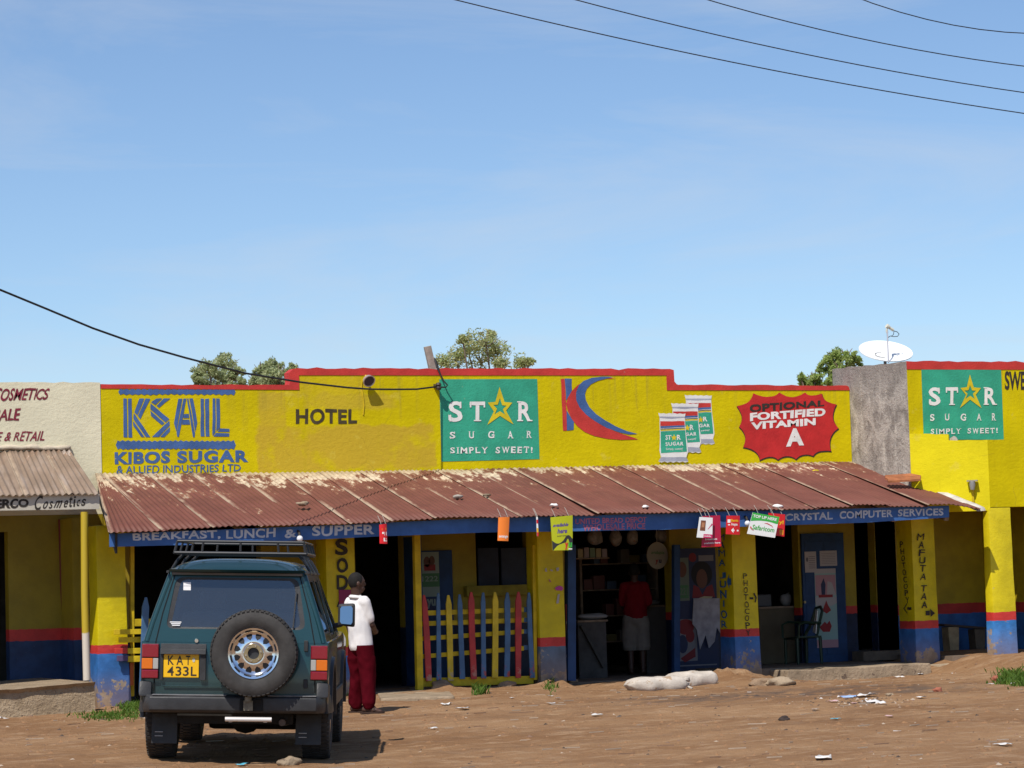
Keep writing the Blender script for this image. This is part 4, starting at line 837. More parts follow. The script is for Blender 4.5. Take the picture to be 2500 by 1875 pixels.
# ------------------------------------------------------------------ trees behind the shops
def leafmat(name, c1, c2):
    m, nt, b = setup(name); p = pos(nt); oi = nt.nodes.new('ShaderNodeNewGeometry').outputs['Random Per Island']
    c = mixc(nt, oi, c1, c2); put(nt, b.inputs['Base Color'], c); b.inputs['Roughness'].default_value = .6; b.inputs['Specular IOR Level'].default_value = .25
    tr_ = nt.nodes.new('ShaderNodeBsdfTranslucent'); put(nt, tr_.inputs[0], c); ms = nt.nodes.new('ShaderNodeMixShader'); ms.inputs[0].default_value = .5
    o = nt.nodes['Material Output']; nt.links.new(b.outputs[0], ms.inputs[1]); nt.links.new(tr_.outputs[0], ms.inputs[2]); nt.links.new(ms.outputs[0], o.inputs[0]); return m
M_BARK = paint('bark', (.20, .15, .11), .9, .25, 4, .5, 20)
def tree(name, Y, lobes, lsize, per, mat, label, seed, thin=False):
    """lobes: (u, v, radius in display pixels) of leaf masses seen above the roofs; the crown goes on below them"""
    r = random.Random(seed); sc = Y/.93/6000
    L_ = [(onY(u*DD, v*DD, Y+r.uniform(-.8, .8)), q*sc*(1.25 if thin else 1.08)) for u, v, q in lobes]
    cx = sum(c.x for c, q in L_)/len(L_); zmin = min(c.z-q for c, q in L_)
    root = empty(name, (cx, Y, 0), label, 'tree', 'trees behind the shop row')
    base = Vector((cx, Y, 0)); fork = Vector((cx+r.uniform(-.3, .3), Y, zmin*.62))
    tk = MB(); tk.tube([base, base.lerp(fork, .5)+Vector((.12, 0, 0)), fork], [.22, .17, .13], 10)
    for c, q in L_:
        mid = fork.lerp(c, .5)+Vector((r.uniform(-.3, .3), r.uniform(-.2, .2), .15)); tk.tube([fork, mid, c, c+Vector((r.uniform(-.2, .2), 0, q*.7))], [.05, .03, .016, .006] if thin else [.075, .045, .022, .008], 7)
        for k in range(9 if thin else 5):
            d = Vector((r.gauss(0, 1), r.gauss(0, .7), abs(r.gauss(0, 1)))).normalized()*q*r.uniform(.6, 1.05); tk.tube([c-Vector((0, 0, q*.3)), c+d*.5+Vector((0, 0, -.06)), c+d], [.012, .008, .004] if thin else [.022, .014, .006], 5)
    tk.build('trunk', M_BARK, root, smooth=True)
    lo = []                                                    # hidden lower crown so that the tree is whole
    for k in range(18):
        q_ = r.uniform(.55, .85); lo.append((Vector((cx+r.uniform(-1.3, 1.3), Y+r.uniform(-1.1, 1.1), zmin-q_*.9-r.uniform(0, 1.1))), q_))
    cr = MB()
    for (c, q), hid in [(x, 0) for x in L_]+[(x, 1) for x in lo]:
        nc = int((30 if thin else 15)*max(1, (q/.6)**2)) if not hid else 11
        for _ in range(nc):
            d = Vector((r.gauss(0, 1), r.gauss(0, 1), r.gauss(.15, .8))).normalized(); cc = c+d*q*r.uniform(.25, .95); cr_ = q*(r.uniform(.35, .75) if thin else r.uniform(.22, .46))
            for _ in range(int(per*(.55 if hid else 1))):
                e = Vector((r.gauss(0, 1), r.gauss(0, 1), r.gauss(0, .8))); e = e.normalized()*cr_*r.random()**.4; P = cc+e
                t = Vector((r.gauss(0, 1), r.gauss(0, 1), r.gauss(-.3, .8))).normalized(); s_ = t.cross(Vector((r.gauss(0, 1), r.gauss(0, 1), r.gauss(0, 1)))).normalized()
                l_ = lsize*r.uniform(.6, 1.3); w_ = l_*r.uniform(.25, .42)
                cr.add([P-t*l_/2, P+s_*w_/2, P+t*l_/2, P-s_*w_/2], [(0, 1, 2, 3)])
    cr.build('crown', mat, root, recalc=False)
M_LF1 = leafmat('leaf_grey_green', (.32, .38, .17), (.52, .55, .30)); M_LF2 = leafmat('leaf_bright', (.25, .36, .07), (.48, .55, .20)); M_LF3 = leafmat('leaf_pale_sparse', (.32, .40, .13), (.58, .56, .30))
tree('eucalyptus_tree', 84, [(452, 790, 24), (490, 788, 26), (432, 808, 17), (512, 805, 15), (470, 812, 26), (498, 815, 20), (425, 822, 12), (445, 838, 24), (490, 838, 28), (520, 832, 16)], .12, 64, M_LF1, 'rounded grey green tree crown showing above the parapet, leftmost of the trees', 1)
tree('eucalyptus_tree', 80, [(588, 790, 20), (565, 803, 22), (605, 808, 22), (582, 820, 26), (632, 800, 15), (628, 818, 18), (548, 822, 14), (600, 838, 26), (565, 838, 22), (640, 828, 18)], .12, 64, M_LF1, 'grey green tree crown beside the raised step of the red parapet edge', 2)
tree('sparse_tree', 62, [(1050, 740, 27), (1010, 752, 26), (1075, 760, 24), (985, 772, 22), (1040, 775, 30), (958, 785, 16), (1085, 785, 14), (1125, 785, 15), (1145, 782, 8), (1000, 735, 8), (1062, 722, 8)], .10, 17, M_LF3, 'sparse twiggy tree behind the leaning post', 3, True)
tree('leafy_tree', 60, [(1800, 775, 22), (1830, 768, 22), (1790, 795, 22), (1845, 785, 18), (1815, 800, 26), (1760, 818, 20), (1738, 822, 14), (1730, 815, 8), (1770, 800, 8), (1800, 825, 26), (1760, 838, 22)], .10, 56, M_LF2, 'bright green leafy tree below the satellite dish', 4)
# ------------------------------------------------------------------ hanging advertising cards under the eave
def card(name, quad, base, label, items, y=None, curve=0., mats=(), thick=.006, cat='hanging sign', string=True):
    """quad: tl,tr,br,bl native pixels; items: (polygon in 0..1 card space, material index, layer) ; cards really hang just in front of the fascia"""
    y = YE-.09 if y is None else y
    tl, tr_, br_, bl_ = [onY(u, v, y) for u, v in quad]; q = [tl, tr_, br_, bl_]
    nrm = (tr_-tl).cross(bl_-tl).normalized(); nrm = -nrm if nrm.y > 0 else nrm
    sway = lambda a, b: nrm*(curve*4*a*(1-a))
    P = lambda a, b, k=0: bil(q, a, b)+sway(a, b)+nrm*(.0015*k)
    root = empty(name, (tl+tr_)/2-Vector((0, 0, (tl.z+tr_.z)/2-min(bl_.z, br_.z))), label, cat, 'advertising cards hanging under the eave')
    mb = MB(); N = 8
    for i in range(N):
        for bk_ in (0, 1):
            off = -nrm*thick*bk_; mb.add([P(i/N, 0)+off, P((i+1)/N, 0)+off, P((i+1)/N, 1)+off, P(i/N, 1)+off], [(0, 1, 2, 3) if not bk_ else (3, 2, 1, 0)])
    for a_ in ((0, 0, 0, 1), (1, 0, 1, 1)): mb.add([P(a_[0], a_[1]), P(a_[2], a_[3]), P(a_[2], a_[3])-nrm*thick, P(a_[0], a_[1])-nrm*thick], [(0, 1, 2, 3)])
    mb.build('card', base, root)
    if items:
        pm = MB(); used = list(mats)
        for it in items:
            if it[0] == 'T':
                _, txt, a0, a1, b0, b1, mi, k, bold = it[:9]; sk = it[9] if len(it) > 9 else 0
                vs, fs = textmesh(txt, bold); pm.add([P(a0+(a1-a0)*(x*(1-sk)+sk*yv), b0+(b1-b0)*yv, k) for x, yv in vs], fs, mi)
            else: pm.add([P(a, b, it[2]) for a, b in it[0]], [tuple(range(len(it[0])))], it[1])
        pm.build('print', used, root, recalc=False)
    if string:
        st_ = MB()
        for a_ in (.2, .8): e = P(a_, 1); st_.tube([e, e+Vector((0, .06, .07)), e+Vector((0, .12, .12))], .003, 4)
        st_.build('string', flat('string', (.4, .38, .33), .8), root)
    return root
rect = lambda a0, a1, b0, b1: [(a0, b0), (a1, b0), (a1, b1), (a0, b1)]
def arc(f, a0, a1, n=12): return [(a0+(a1-a0)*i/n, f(a0+(a1-a0)*i/n)) for i in range(n+1)]
C_RED = flat('card_red', (.62, .015, .02), .35); C_DRED = flat('card_crimson', (.42, .01, .05), .4); C_OR = flat('card_orange', (.85, .22, .03), .45); C_W = flat('card_white', (.82, .82, .80), .4)
C_GRN = flat('card_green', (.05, .42, .06), .4); C_LIME = flat('card_lime', (.44, .47, .012), .45); C_PUR = flat('card_purple', (.12, .08, .25), .5); C_BLK = flat('card_black', (.03, .03, .032), .5); C_YL = flat('card_yellow', (.80, .45, .01), .45); C_GY = flat('card_grey', (.28, .28, .3), .5); C_BRN = flat('card_photo', (.20, .07, .035), .6); C_PK = flat('card_pink', (.60, .03, .14), .4)
card('hanging_sign', [(926, 1281), (944, 1278), (946, 1328), (927, 1327)], C_RED, 'narrow curled red card with white marks, right of the word SUPPER', [(rect(.28, .85, .68, .80), 0, 1), (rect(.3, .5, .50, .60), 1, 1), (rect(.55, .9, .42, .60), 1, 1), (rect(.45, .85, .22, .28), 1, 1), (rect(.45, .62, .12, .3), 1, 1), (rect(.62, .9, .12, .17), 1, 1)], mats=[C_YL, C_W], curve=.02)
card('hanging_sign', [(1217, 1263), (1244, 1262), (1241, 1321), (1215, 1320)], C_OR, 'plain orange card hanging over the shuttered window', [('T', 'orange', .08, .92, .10, .22, 0, 1, .03)], mats=[C_W], curve=.015)
card('hanging_sign', [(1309, 1262), (1313, 1262), (1315, 1309), (1311, 1309)], C_W, 'thin twisted red white and yellow streamer', [(rect(0, 1, .66, .86), 0, 1), (rect(0, 1, .2, .42), 1, 1), (rect(0, 1, 0, .2), 0, 1)], mats=[C_RED, C_YL], thick=.003)
wv = [(0, .30)]+[(a, .30-.10*math.sin(min(1, a/.55)*math.pi)*(1 if a < .55 else 0)+(.14*math.sin((a-.55)/.45*math.pi) if a > .55 else 0)) for a in [i/20 for i in range(1, 20)]]+[(1, .33)]
card('hanging_sign', [(1344, 1263), (1398, 1258), (1398, 1343), (1349, 1344)], C_LIME, 'lime green and black card hanging in front of the grubby pillar',
     [([(0, 0), (1, 0)]+wv[::-1], 0, 1), ('T', 'available', .06, .84, .70, .80, 1, 1, .035, .1), ('T', 'here', .26, .76, .50, .64, 1, 1, .04, .1), ('T', 'AIRTIME', .24, .70, .40, .44, 0, 1, .0), ('T', 'y', .60, .76, .02, .22, 2, 3, .06), ('T', 'u', .78, .96, .08, .22, 3, 3, .06), (rect(.78, .97, .02, .05), 4, 3)], mats=[C_BLK, C_PUR, C_RED, C_GRN, C_W], curve=.01)
sd = [(1697, 1258), (1708, 1258), (1706, 1313), (1696, 1312)]
card('hanging_sign', [(1715, 1260), (1758, 1258), (1761, 1334), (1713, 1336)], C_DRED, 'crimson card hanging behind the white photo card', [('T', 'Internet', .18, .80, .22, .28, 0, 1, .02), ('T', 'available here', .12, .95, .10, .15, 0, 1, .02), (rect(.45, 1, .0, .08), 1, 1)], mats=[C_W, C_RED], y=YE-.06)
card('hanging_sign', [(1708, 1262), (1740, 1264), (1739, 1314), (1701, 1312)], C_W, 'white card with a small photo print hanging from the eave', [(rect(.14, .50, .34, .84), 0, 1), (rect(.22, .42, .50, .74), 1, 2), ([(.66, .42), (.70, .42), (.98, .66), (.94, .70)], 2, 1), ([(.90, .72), (1, .68), (.92, .58)], 2, 1), (rect(.42, 1, 0, .18), 3, 1), ('T', 'mobile', .46, .9, .06, .13, 4, 2, .03)], mats=[C_BRN, flat('card_skin', (.45, .20, .10), .5), C_PK, C_PK, C_W], y=YE-.12)
card('hanging_sign', [(1774, 1259), (1806, 1259), (1806, 1306), (1772, 1304)], C_RED, 'red card with white arrow pointing left, left of the green and white card', [('T', 'Bamia', .32, .88, .68, .82, 0, 1, .03), ('T', 'hapa', .36, .82, .44, .62, 1, 1, .02), (rect(.08, .28, .62, .80), 1, 1), (rect(.12, .26, .48, .54), 1, 1), (rect(.46, .9, .18, .26), 1, 1), ([(.34, .22), (.52, .08), (.52, .36)], 1, 1)], mats=[C_YL, C_W], curve=.01)
card('hanging_sign', [(1876, 1252), (1917, 1256), (1915, 1310), (1880, 1306)], C_RED, 'red card mostly hidden behind the green and white card', [('T', 'y!', .62, .92, .50, .72, 0, 1, .04), ('T', '010', .66, .92, .06, .30, 0, 1, .03)], mats=[C_YL], y=YE-.05)
gr = [(0, 1), (0, .60)]+[(a, .60+.10*math.sin(a*math.pi*.9)) for a in [i/14 for i in range(1, 14)]]+[(1, .66), (1, 1)]
card('hanging_sign', [(1838, 1251), (1903, 1262), (1892, 1313), (1824, 1303)], C_W, 'tilted green and white card, largest of the hanging cards',
     [(gr, 0, 1), ('T', 'TOP UP HERE', .04, .92, .78, .92, 1, 2, .03), ('T', 'Safaricom', .12, .92, .24, .46, 0, 2, .012), ([(.48, .60), (.62, .62), (.80, .54), (.86, .44), (.78, .52), (.62, .58)], 2, 2), ([(.04, .36), (.05, .28), (.14, .20), (.22, .19), (.12, .24), (.08, .34)], 2, 2)], mats=[C_GRN, C_W, C_RED], y=YE-.14)
for u, v, lab in ((732, 1315, 'white globe bulb under the fascia beside the word SUPPER'), (1825, 1278, 'white globe bulb on the fascia beside the tilted white card')):
    c = onY(u, v, YE+.02); bl_ = empty('light_bulb', c, lab, 'light bulb', 'globe bulbs on the fascia')
    MB().ball(c, .042, 16).build('globe', flat('opal_glass', (.72, .74, .80), .2), bl_, smooth='all')
    MB().tube([c+Vector((0, 0, .03)), c+Vector((0, .03, .09)), c+Vector((0, .07, .10))], .018, 8).build('holder', M_BLACK, bl_, smooth=True)
# stones and scraps lying on the rusty roof
def on_roof(u, v):
    T = onY(1158, 1146, YW); Bq = onY(1158, 1260, YE); n_ = Vector((1, 0, 0)).cross(T-Bq).normalized(); return onP(u, v, T, n_)
for i, (u, v, s_, mt, lb) in enumerate(((738, 1235, .07, M_CONC, 'flat brown stone on the rusty roof above SUPPER'), (1117, 1218, .06, M_PLASTER, 'pale stone on the roof above the orange card'), (1188, 1214, .045, M_CONC, 'small dark stone on the roof right of the pale stone'), (1352, 1238, .05, M_WHITE, 'white scrap low on the roof above the lime card'), (1576, 1242, .045, M_WHITE, 'white scrap low on the roof above the bread shop'), (1898, 1241, .06, M_WHITE, 'white scrap at the roof edge above the tilted green card'), (1991, 1155, .05, MC['sign_yellow'], 'yellow scrap on the roof at the right end'))):
    P = on_roof(u, v)+Vector((0, -.01, .03)); MB().rock(P, (s_*1.3, s_*.8, s_*.45), i+50, .3).build('roof_stone', mt, smooth='all', label=lb, cat='debris', group='stones and scraps on the rusty roof')
for i, (p0, p1) in enumerate((((1840, 1155), (1868, 1170)), ((1852, 1174), (1866, 1181)))):
    a = on_roof(*p0); c = on_roof(*p1); MB().bar(a+Vector((0, 0, .03)), c+Vector((0, 0, .03)), .09, .012).build('roof_stone', M_PLASTER, bevel=.004, label=('long pale plaster strip on the roof' if i == 0 else 'short pale plaster strip on the roof'), cat='debris', group='stones and scraps on the rusty roof')
# ------------------------------------------------------------------ picket fences
fc = empty('picket_fence', onY(1160, 1690, YF), 'red, blue and yellow picket fence between the yellow posts of the veranda', 'fence', 'picket fences of the veranda')
YFc = YF+.10
def picket(u0, v0, u1, v1, mat, tip=None):
    a = onY(u0, v0, YFc-.05); c = onY(u1, v1, YFc-.05); t = (a-c).normalized(); s_ = Vector((t.z, 0, -t.x)); w_ = .039*random.uniform(.88, 1.14); hh = (a-c).length; mb = MB()
    e = [random.uniform(-.010, .010) for _ in range(4)]
    f = [c-s_*w_, c+s_*w_, c+t*hh*.5+s_*(w_+e[0]), c+t*(hh-.13)+s_*(w_+e[1]), a+s_*.014, a-s_*.014, c+t*(hh-.13)-s_*(w_+e[2]), c+t*hh*.5-s_*(w_+e[3])]
    mb.add(f+[q+Vector((0, .026, 0)) for q in f], [tuple(range(8)), tuple(range(15, 7, -1))]+[(i, i+8, (i+1) % 8+8, (i+1) % 8) for i in range(8)])
    return mb.build('picket', mat, fc, bevel=.004)
def chippedpaint(name, col, foot=(.38, .05, .04)):
    m, nt, b = setup(name); p = pos(nt); xyz = sep(nt, p); c = vary(nt, p, col, .18, 5)
    n_ = noise(nt, p, 9, 6, .7); f = math_(nt, 'MULTIPLY', ss(nt, n_, .52, .56), math_(nt, 'SUBTRACT', 1.0, ss(nt, xyz[2], .18, .42)))
    c = mixc(nt, f, c, foot); c = mixc(nt, ss(nt, noise(nt, p, 20, 5, .7), .70, .73), c, (.34, .28, .22)); put(nt, b.inputs['Base Color'], c); b.inputs['Roughness'].default_value = .55
    bump(nt, b, noise(nt, scaled(nt, p, (30, 30, 3)), 1.5, 4, .6), .3, .01); return m
MR = chippedpaint('picket_red', (.42, .030, .028), (.42, .2, .15)); MBl = chippedpaint('picket_blue', (.055, .135, .26)); MY = chippedpaint('picket_yellow', (.58, .42, .012), (.4, .3, .2))
yr = YFc
for (x0, x1, t0, b0, t1, b1, mt) in ((938, 1800, 820, 862, 792, 830, M_YELW), (945, 1800, 908, 948, 878, 914, M_YELW), (942, 1800, 1034, 1072, 974, 1010, M_YELW), (945, 1800, 1182, 1218, 1112, 1150, M_YELW), (950, 1880, 1378, 1452, 1360, 1425, M_YELW)):
    q = quadY(z4, yr, x0, x1, t0, t1, b0, b1); mb = MB(); mb.add(q+[p+Vector((0, .03, 0)) for p in q], [(0, 1, 2, 3), (7, 6, 5, 4), (0, 4, 5, 1), (1, 5, 6, 2), (2, 6, 7, 3), (3, 7, 4, 0)]); mb.build('rail', mt, fc, bevel=.004)
for (t0, b0) in ((790, 832), (878, 915), (974, 1010), (1106, 1146)):
    q = quadY(z4, yr-.001, 1801, 1850, t0, t0-2, b0, b0-2); mb = MB(); mb.add(q+[p+Vector((0, .03, 0)) for p in q], [(0, 1, 2, 3), (7, 6, 5, 4), (0, 4, 5, 1), (1, 5, 6, 2), (2, 6, 7, 3), (3, 7, 4, 0)]); mb.build('rail', MBl, fc, bevel=.004, label='blue painted end of the rails')
for x0, x1, y0, y1, mt in ((970, 1012, 688, 1402, MR), (1090, 1096, 672, 1396, MBl), (1173, 1193, 690, 1402, MY), (1266, 1291, 684, 1386, MBl), (1363, 1386, 664, 1388, MR), (1463, 1468, 668, 1382, MBl), (1560, 1561, 664, 1376, MY), (1664, 1660, 668, 1368, MBl), (1756, 1754, 662, 1378, MR), (1842, 1872, 668, 1376, MBl)):
    picket(*z4(x0, y0), *z4(x1, y1), mt)
f2 = empty('picket_fence', onY(325, 1700, YF-.1), 'yellow railed fence with a blue picket beside the sunlit pillar, half hidden by the car', 'fence', 'picket fences of the veranda')
z2 = zoomer(0, 1300, 3.16); fc = f2; YFc = YF-.14
for (x0, x1, t0, b0, dy, mt) in ((1018, 1700, 668, 725, .2, M_YELW), (880, 1700, 748, 788, -.06, M_YELW), (918, 1700, 808, 850, .0, M_YELW), (986, 1700, 893, 936, -.02, M_YELW), (988, 1700, 953, 1000, -.01, M_YELW)):
    q = quadY(z2, YF-.1+dy, x0, x1, t0, t0-14, b0, b0-14); mb = MB(); mb.add(q+[p+Vector((0, .035, 0)) for p in q], [(0, 1, 2, 3), (7, 6, 5, 4), (0, 4, 5, 1), (1, 5, 6, 2), (2, 6, 7, 3), (3, 7, 4, 0)]); mb.build('rail', mt, f2, bevel=.005)
for (x0, x1, t0, b0, mt) in ((887, 985, 893, 936, M_RED), (905, 987, 950, 994, paint('dull_violet_paint', (.10, .07, .16), .6))):
    q = quadY(z2, YF-.12, x0, x1, t0, t0-2, b0, b0-2); mb = MB(); mb.add(q+[p+Vector((0, .035, 0)) for p in q], [(0, 1, 2, 3), (7, 6, 5, 4), (0, 4, 5, 1), (1, 5, 6, 2), (2, 6, 7, 3), (3, 7, 4, 0)]); mb.build('rail', mt, f2, bevel=.005)
YFc = YF-.14; picket(*z2(1128, 500), *z2(1098, 1235), MBl)
for u in (430, 472, 514, 556): picket(u, 1470+random.uniform(-4, 4), u+1, 1690, random.choice((MR, MBl, MY)))
a = onY(*z2(1014, 1005), YF); c = onY(*z2(1014, 1180), YF); MB().bar(c, a, .05, .05, (0, 1, 0)).build('post', paint('orange_board', (.45, .10, .02), .6), f2, bevel=.004)
# ------------------------------------------------------------------ posters, notices, furniture, goods
def sheet(name, u0, u1, v0, v1, y, base, label, items=(), mats=(), cat='poster', group='posters and notices on the shop fronts', cells=0, seed=0, pal=()):
    a = onY(u0, v0, y); c = onY(u1, v1, y); q = [a, Vector((c.x, y, a.z)), c, Vector((a.x, y, c.z))]; P = lambda s_, t_, k=0: bil(q, s_, t_)+Vector((0, -.001*k, 0))
    root = empty(name, ((a.x+c.x)/2, y, c.z), label, cat, group)
    mb = MB(); mb.box(a.x, c.x, y, y+.004, c.z, a.z); mb.build('paper', base, root)
    if items:
        pm = MB()
        for it in items:
            if it[0] == 'T': vs, fs = textmesh(it[1], it[8] if len(it) > 8 else .02); pm.add([P(it[2]+(it[3]-it[2])*x, it[4]+(it[5]-it[4])*t_, it[7]) for x, t_ in vs], fs, it[6])
            else: pm.add([P(s_, t_, it[2]) for s_, t_ in it[0]], [tuple(range(len(it[0])))], it[1])
        pm.build('print', list(mats), root, recalc=False)
    return root
def ell(cx, cy, rx, ry, n=18): return [(cx+rx*math.cos(2*math.pi*i/n), cy+ry*math.sin(2*math.pi*i/n)) for i in range(n)]
C_LG = flat('print_pale_green', (.24, .30, .26), .6); C_DG = flat('print_green', (.06, .17, .07), .6); C_SK = flat('print_brown', (.12, .05, .03), .6); C_PAP = flat('paper_white', (.40, .37, .37), .7); C_TXT = flat('print_grey', (.12, .12, .14), .7); C_RD = flat('print_red', (.26, .018, .022), .6); C_NV = flat('print_navy', (.02, .03, .08), .6); C_TQ = flat('print_turquoise', (.26, .40, .38), .6); C_PK2 = flat('print_rose', (.40, .22, .25), .6); C_CRM = flat('print_cream', (.48, .40, .22), .6)
sheet('poster', 1025, 1074, 1348, 1456, YW-.07, C_LG, 'pale green poster high on the closed blue door', [(rect(0, 1, .22, .52), 0, 1), (ell(.36, .78, .17, .12), 1, 1), (ell(.62, .80, .16, .11), 1, 1), (rect(.2, .8, .58, .72), 2, 1), ('T', '1222', .08, .92, .34, .46, 3, 2), ([(.3, .18), (.9, .08), (.95, .14), (.5, .22)], 3, 2)], [C_DG, C_SK, C_RD, C_LG])
sheet('poster', 1026, 1066, 1460, 1492, YW-.07, C_NV, 'black poster with white letters below the pale green poster', [('T', 'yu', .40, .95, .2, .9, 0, 1, .05)], [C_LG])
sheet('notice', 1964, 1994, 1347, 1397, YW-.075, C_PAP, 'white paper notice with a crest, left one of the two on the blue door', [(ell(.2, .62, .1, .11), 0, 1)]+[(rect(.34, .9, .2+.09*i, .225+.09*i), 0, 1) for i in range(7)], [C_TXT], 'notice')
sheet('notice', 2001, 2044, 1345, 1381, YW-.075, C_PAP, 'white paper notice, right one of the two on the blue door', [(rect(.1, .9, .15+.11*i, .17+.11*i), 0, 1) for i in range(7)], [C_TXT], 'notice')
sheet('poster', 1988, 2047, 1389, 1580, YW-.072, C_TQ, 'tall pastel poster with rose figures on the blue door', [(rect(0, 1, .94, 1), 4, 1), (rect(.02, .98, .66, .92), 0, 1), ([(.3, .66), (.28, .8), (.42, .88), (.5, .8), (.46, .66)], 1, 2), ([(.55, .66), (.6, .84), (.8, .82), (.98, .66)], 2, 2), (rect(.15, .82, .635, .67), 3, 3), ([(.3, .47), (.42, .54), (.5, .60), (.58, .54), (.72, .47), (.5, .43)], 3, 2), ([(.14, .26), (.4, .33), (.5, .3), (.62, .34), (.72, .27), (.62, .2), (.3, .2)], 3, 2), ([(0, .54), (.4, .52), (.5, .58), (.7, .52), (1, .56), (1, .64), (0, .64)], 2, 1), (rect(0, 1, 0, .1), 0, 1)], [C_PK2, C_NV, C_PAP, C_RD, C_PAP])
# bread shop front: advert panels at the right of the opening
YA = YW-.30
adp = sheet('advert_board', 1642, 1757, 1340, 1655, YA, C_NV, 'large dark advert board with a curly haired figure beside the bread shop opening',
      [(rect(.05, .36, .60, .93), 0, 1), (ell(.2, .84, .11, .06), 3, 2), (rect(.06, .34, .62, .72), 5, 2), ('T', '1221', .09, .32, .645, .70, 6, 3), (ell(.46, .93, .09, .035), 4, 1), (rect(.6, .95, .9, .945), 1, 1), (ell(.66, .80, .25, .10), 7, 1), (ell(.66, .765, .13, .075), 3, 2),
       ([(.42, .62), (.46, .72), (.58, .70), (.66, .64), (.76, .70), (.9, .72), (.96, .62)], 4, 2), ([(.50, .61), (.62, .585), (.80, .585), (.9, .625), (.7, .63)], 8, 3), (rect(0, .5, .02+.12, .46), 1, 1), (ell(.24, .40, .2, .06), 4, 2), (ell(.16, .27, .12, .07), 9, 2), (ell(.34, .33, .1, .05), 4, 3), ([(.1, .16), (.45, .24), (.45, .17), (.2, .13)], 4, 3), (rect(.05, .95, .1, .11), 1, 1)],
      [flat('shaded_green_print', (.13, .16, .13), .6), flat('shaded_white_print', (.19, .18, .19), .6), C_DG, C_SK, flat('shaded_red_print', (.18, .014, .018), .6), C_DG, flat('shaded_green_print', (.13, .16, .13)), flat('print_black', (.012, .012, .014), .7), C_CRM, C_NV], 'advert board')  # green, white and red prints carry the veranda shade in their darker colours
cl = MB(); q = [onY(*z6(x, y), YA-.05) for x, y in ((1452, 850), (1690, 850), (1700, 1180), (1660, 1110), (1640, 1240), (1590, 1300), (1560, 1180), (1510, 1310), (1480, 1130), (1440, 1080))]
cl.face(q); cl.face([p+Vector((0, .012, 0)) for p in q][::-1]); cl.add(q+[p+Vector((0, .012, 0)) for p in q], [(i, (i+1) % 10, (i+1) % 10+10, i+10) for i in range(10)])
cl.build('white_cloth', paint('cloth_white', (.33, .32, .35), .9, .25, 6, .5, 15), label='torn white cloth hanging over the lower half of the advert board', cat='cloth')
sheet('sticker', 1381, 1396, 1475, 1550, YF+.105, C_RD, 'narrow red sticker on the blue door post', [(ell(.3, .4, .3, .1), 0, 1)], [C_PAP]); sheet('sticker', 1392, 1404, 1435, 1518, YF+.10, C_CRM, 'narrow cream sticker strip on the blue door post', [(rect(.3, .8, .1*i+.05, .1*i+.09), 0, 1) for i in range(8)], [C_TXT])
sheet('sticker', 1380, 1404, 1580, 1650, YF+.10, C_NV, 'black sticker with pale letters low on the blue door post', [(ell(.45, .68, .35, .2), 1, 1), ('T', 'yu', .28, .9, .08, .32, 0, 1, .03)], [C_TQ, C_PAP])
t = MB(); polysY(t, z6, YF-.02, [[(200,762),(212,748),(240,738),(268,745),(278,765),(262,782),(238,776),(218,778)]], 0); polysY(t, z6, YF-.021, [[(228,815),(244,812),(236,895),(214,898)], [(110,585),(125,575),(130,612),(112,606)], [(160,590),(185,598),(182,608),(160,600)], [(212,580),(238,572),(240,600),(220,606)]], 1); polysY(t, z6, YF-.02, [[(145,680),(158,676),(170,705),(150,700)]], 2)
t.build('sticker_remains', [flat('sticker_pink', (.45, .05, .28), .6), C_PAP, flat('faded_pink', (.42, .16, .12), .7)], P3)
sheet('poster', 827, 862, 1440, 1500, YF-.03, flat('poster_magenta', (.22, .012, .07), .6), 'magenta poster on the lettered pillar behind the standing man', [(rect(.1, .9, .5, .54), 0, 1)], [C_RD])
# round sign and hanging bags in the bread shop
yS = YW+.03; c = onY(*z6(1125, 465), yS); rd = empty('round_sign', c, 'round cream disc hanging in the dark bread shop opening', 'hanging sign')
rx = (onY(*z6(1220, 465), yS)-c).length; rz = (c-onY(*z6(1125, 587), yS)).length
mb = MB(); pts = [(c.x+rx*math.cos(a), c.z+rz*math.sin(a)) for a in [2*math.pi*i/32 for i in range(32)]]; mb.xz(pts, yS, yS+.01); mb.build('disc', flat('disc_cream', (.30, .27, .21), .6), rd)
t = MB(); letters(t, 'available', quadY(z6, yS-.003, 1070, 1185, 425, 420, 455, 450), .02, m=0); letters(t, 'y', quadY(z6, yS-.003, 1105, 1130, 500, 500, 545, 545), .04, m=1); letters(t, 'u', quadY(z6, yS-.003, 1134, 1160, 502, 502, 530, 530), .04, m=2); t.build('print', [C_DG, C_RD, C_NV], rd)
MB().tube([c+Vector((0, .005, rz)), c+Vector((0, .005, rz+.35))], .004, 4).build('string', flat('string', (.4, .38, .33)), rd)
M_PLB = paint('clear_bag', (.21, .195, .18), .3, .35, 14, .6, 30, spots=((.30, .12, .05), .62, 9))
LB = ('first plastic bag hanging at the top left of the dark bread shop', 'second plastic bag in the row, above the small shelf', 'third plastic bag in the row, above the red shirt', 'fourth plastic bag, hanging above the round disc')
for i, (x0, x1, y0, y1) in enumerate(((490, 640, 245, 365), (690, 805, 245, 368), (845, 955, 245, 360), (1105, 1240, 245, 330))):
    a = onY(*z6(x0, y0-30), YW+.15); c2 = onY(*z6(x1, y1), YW+.15); cx, cz = (a.x+c2.x)/2, (a.z+c2.z)/2
    mb = MB(); mb.rock((cx, YW+.15, cz-.02), ((c2.x-a.x)/2, .07, (a.z-c2.z)/2), 70+i, .12); mb.tube([(cx, YW+.15, cz), (cx, YW+.15, a.z+.10)], .012, 5); mb.build('plastic_bag', M_PLB, smooth='all', label=LB[i], cat='bag', group='plastic bags hanging in the bread shop')
yS = YW+.5
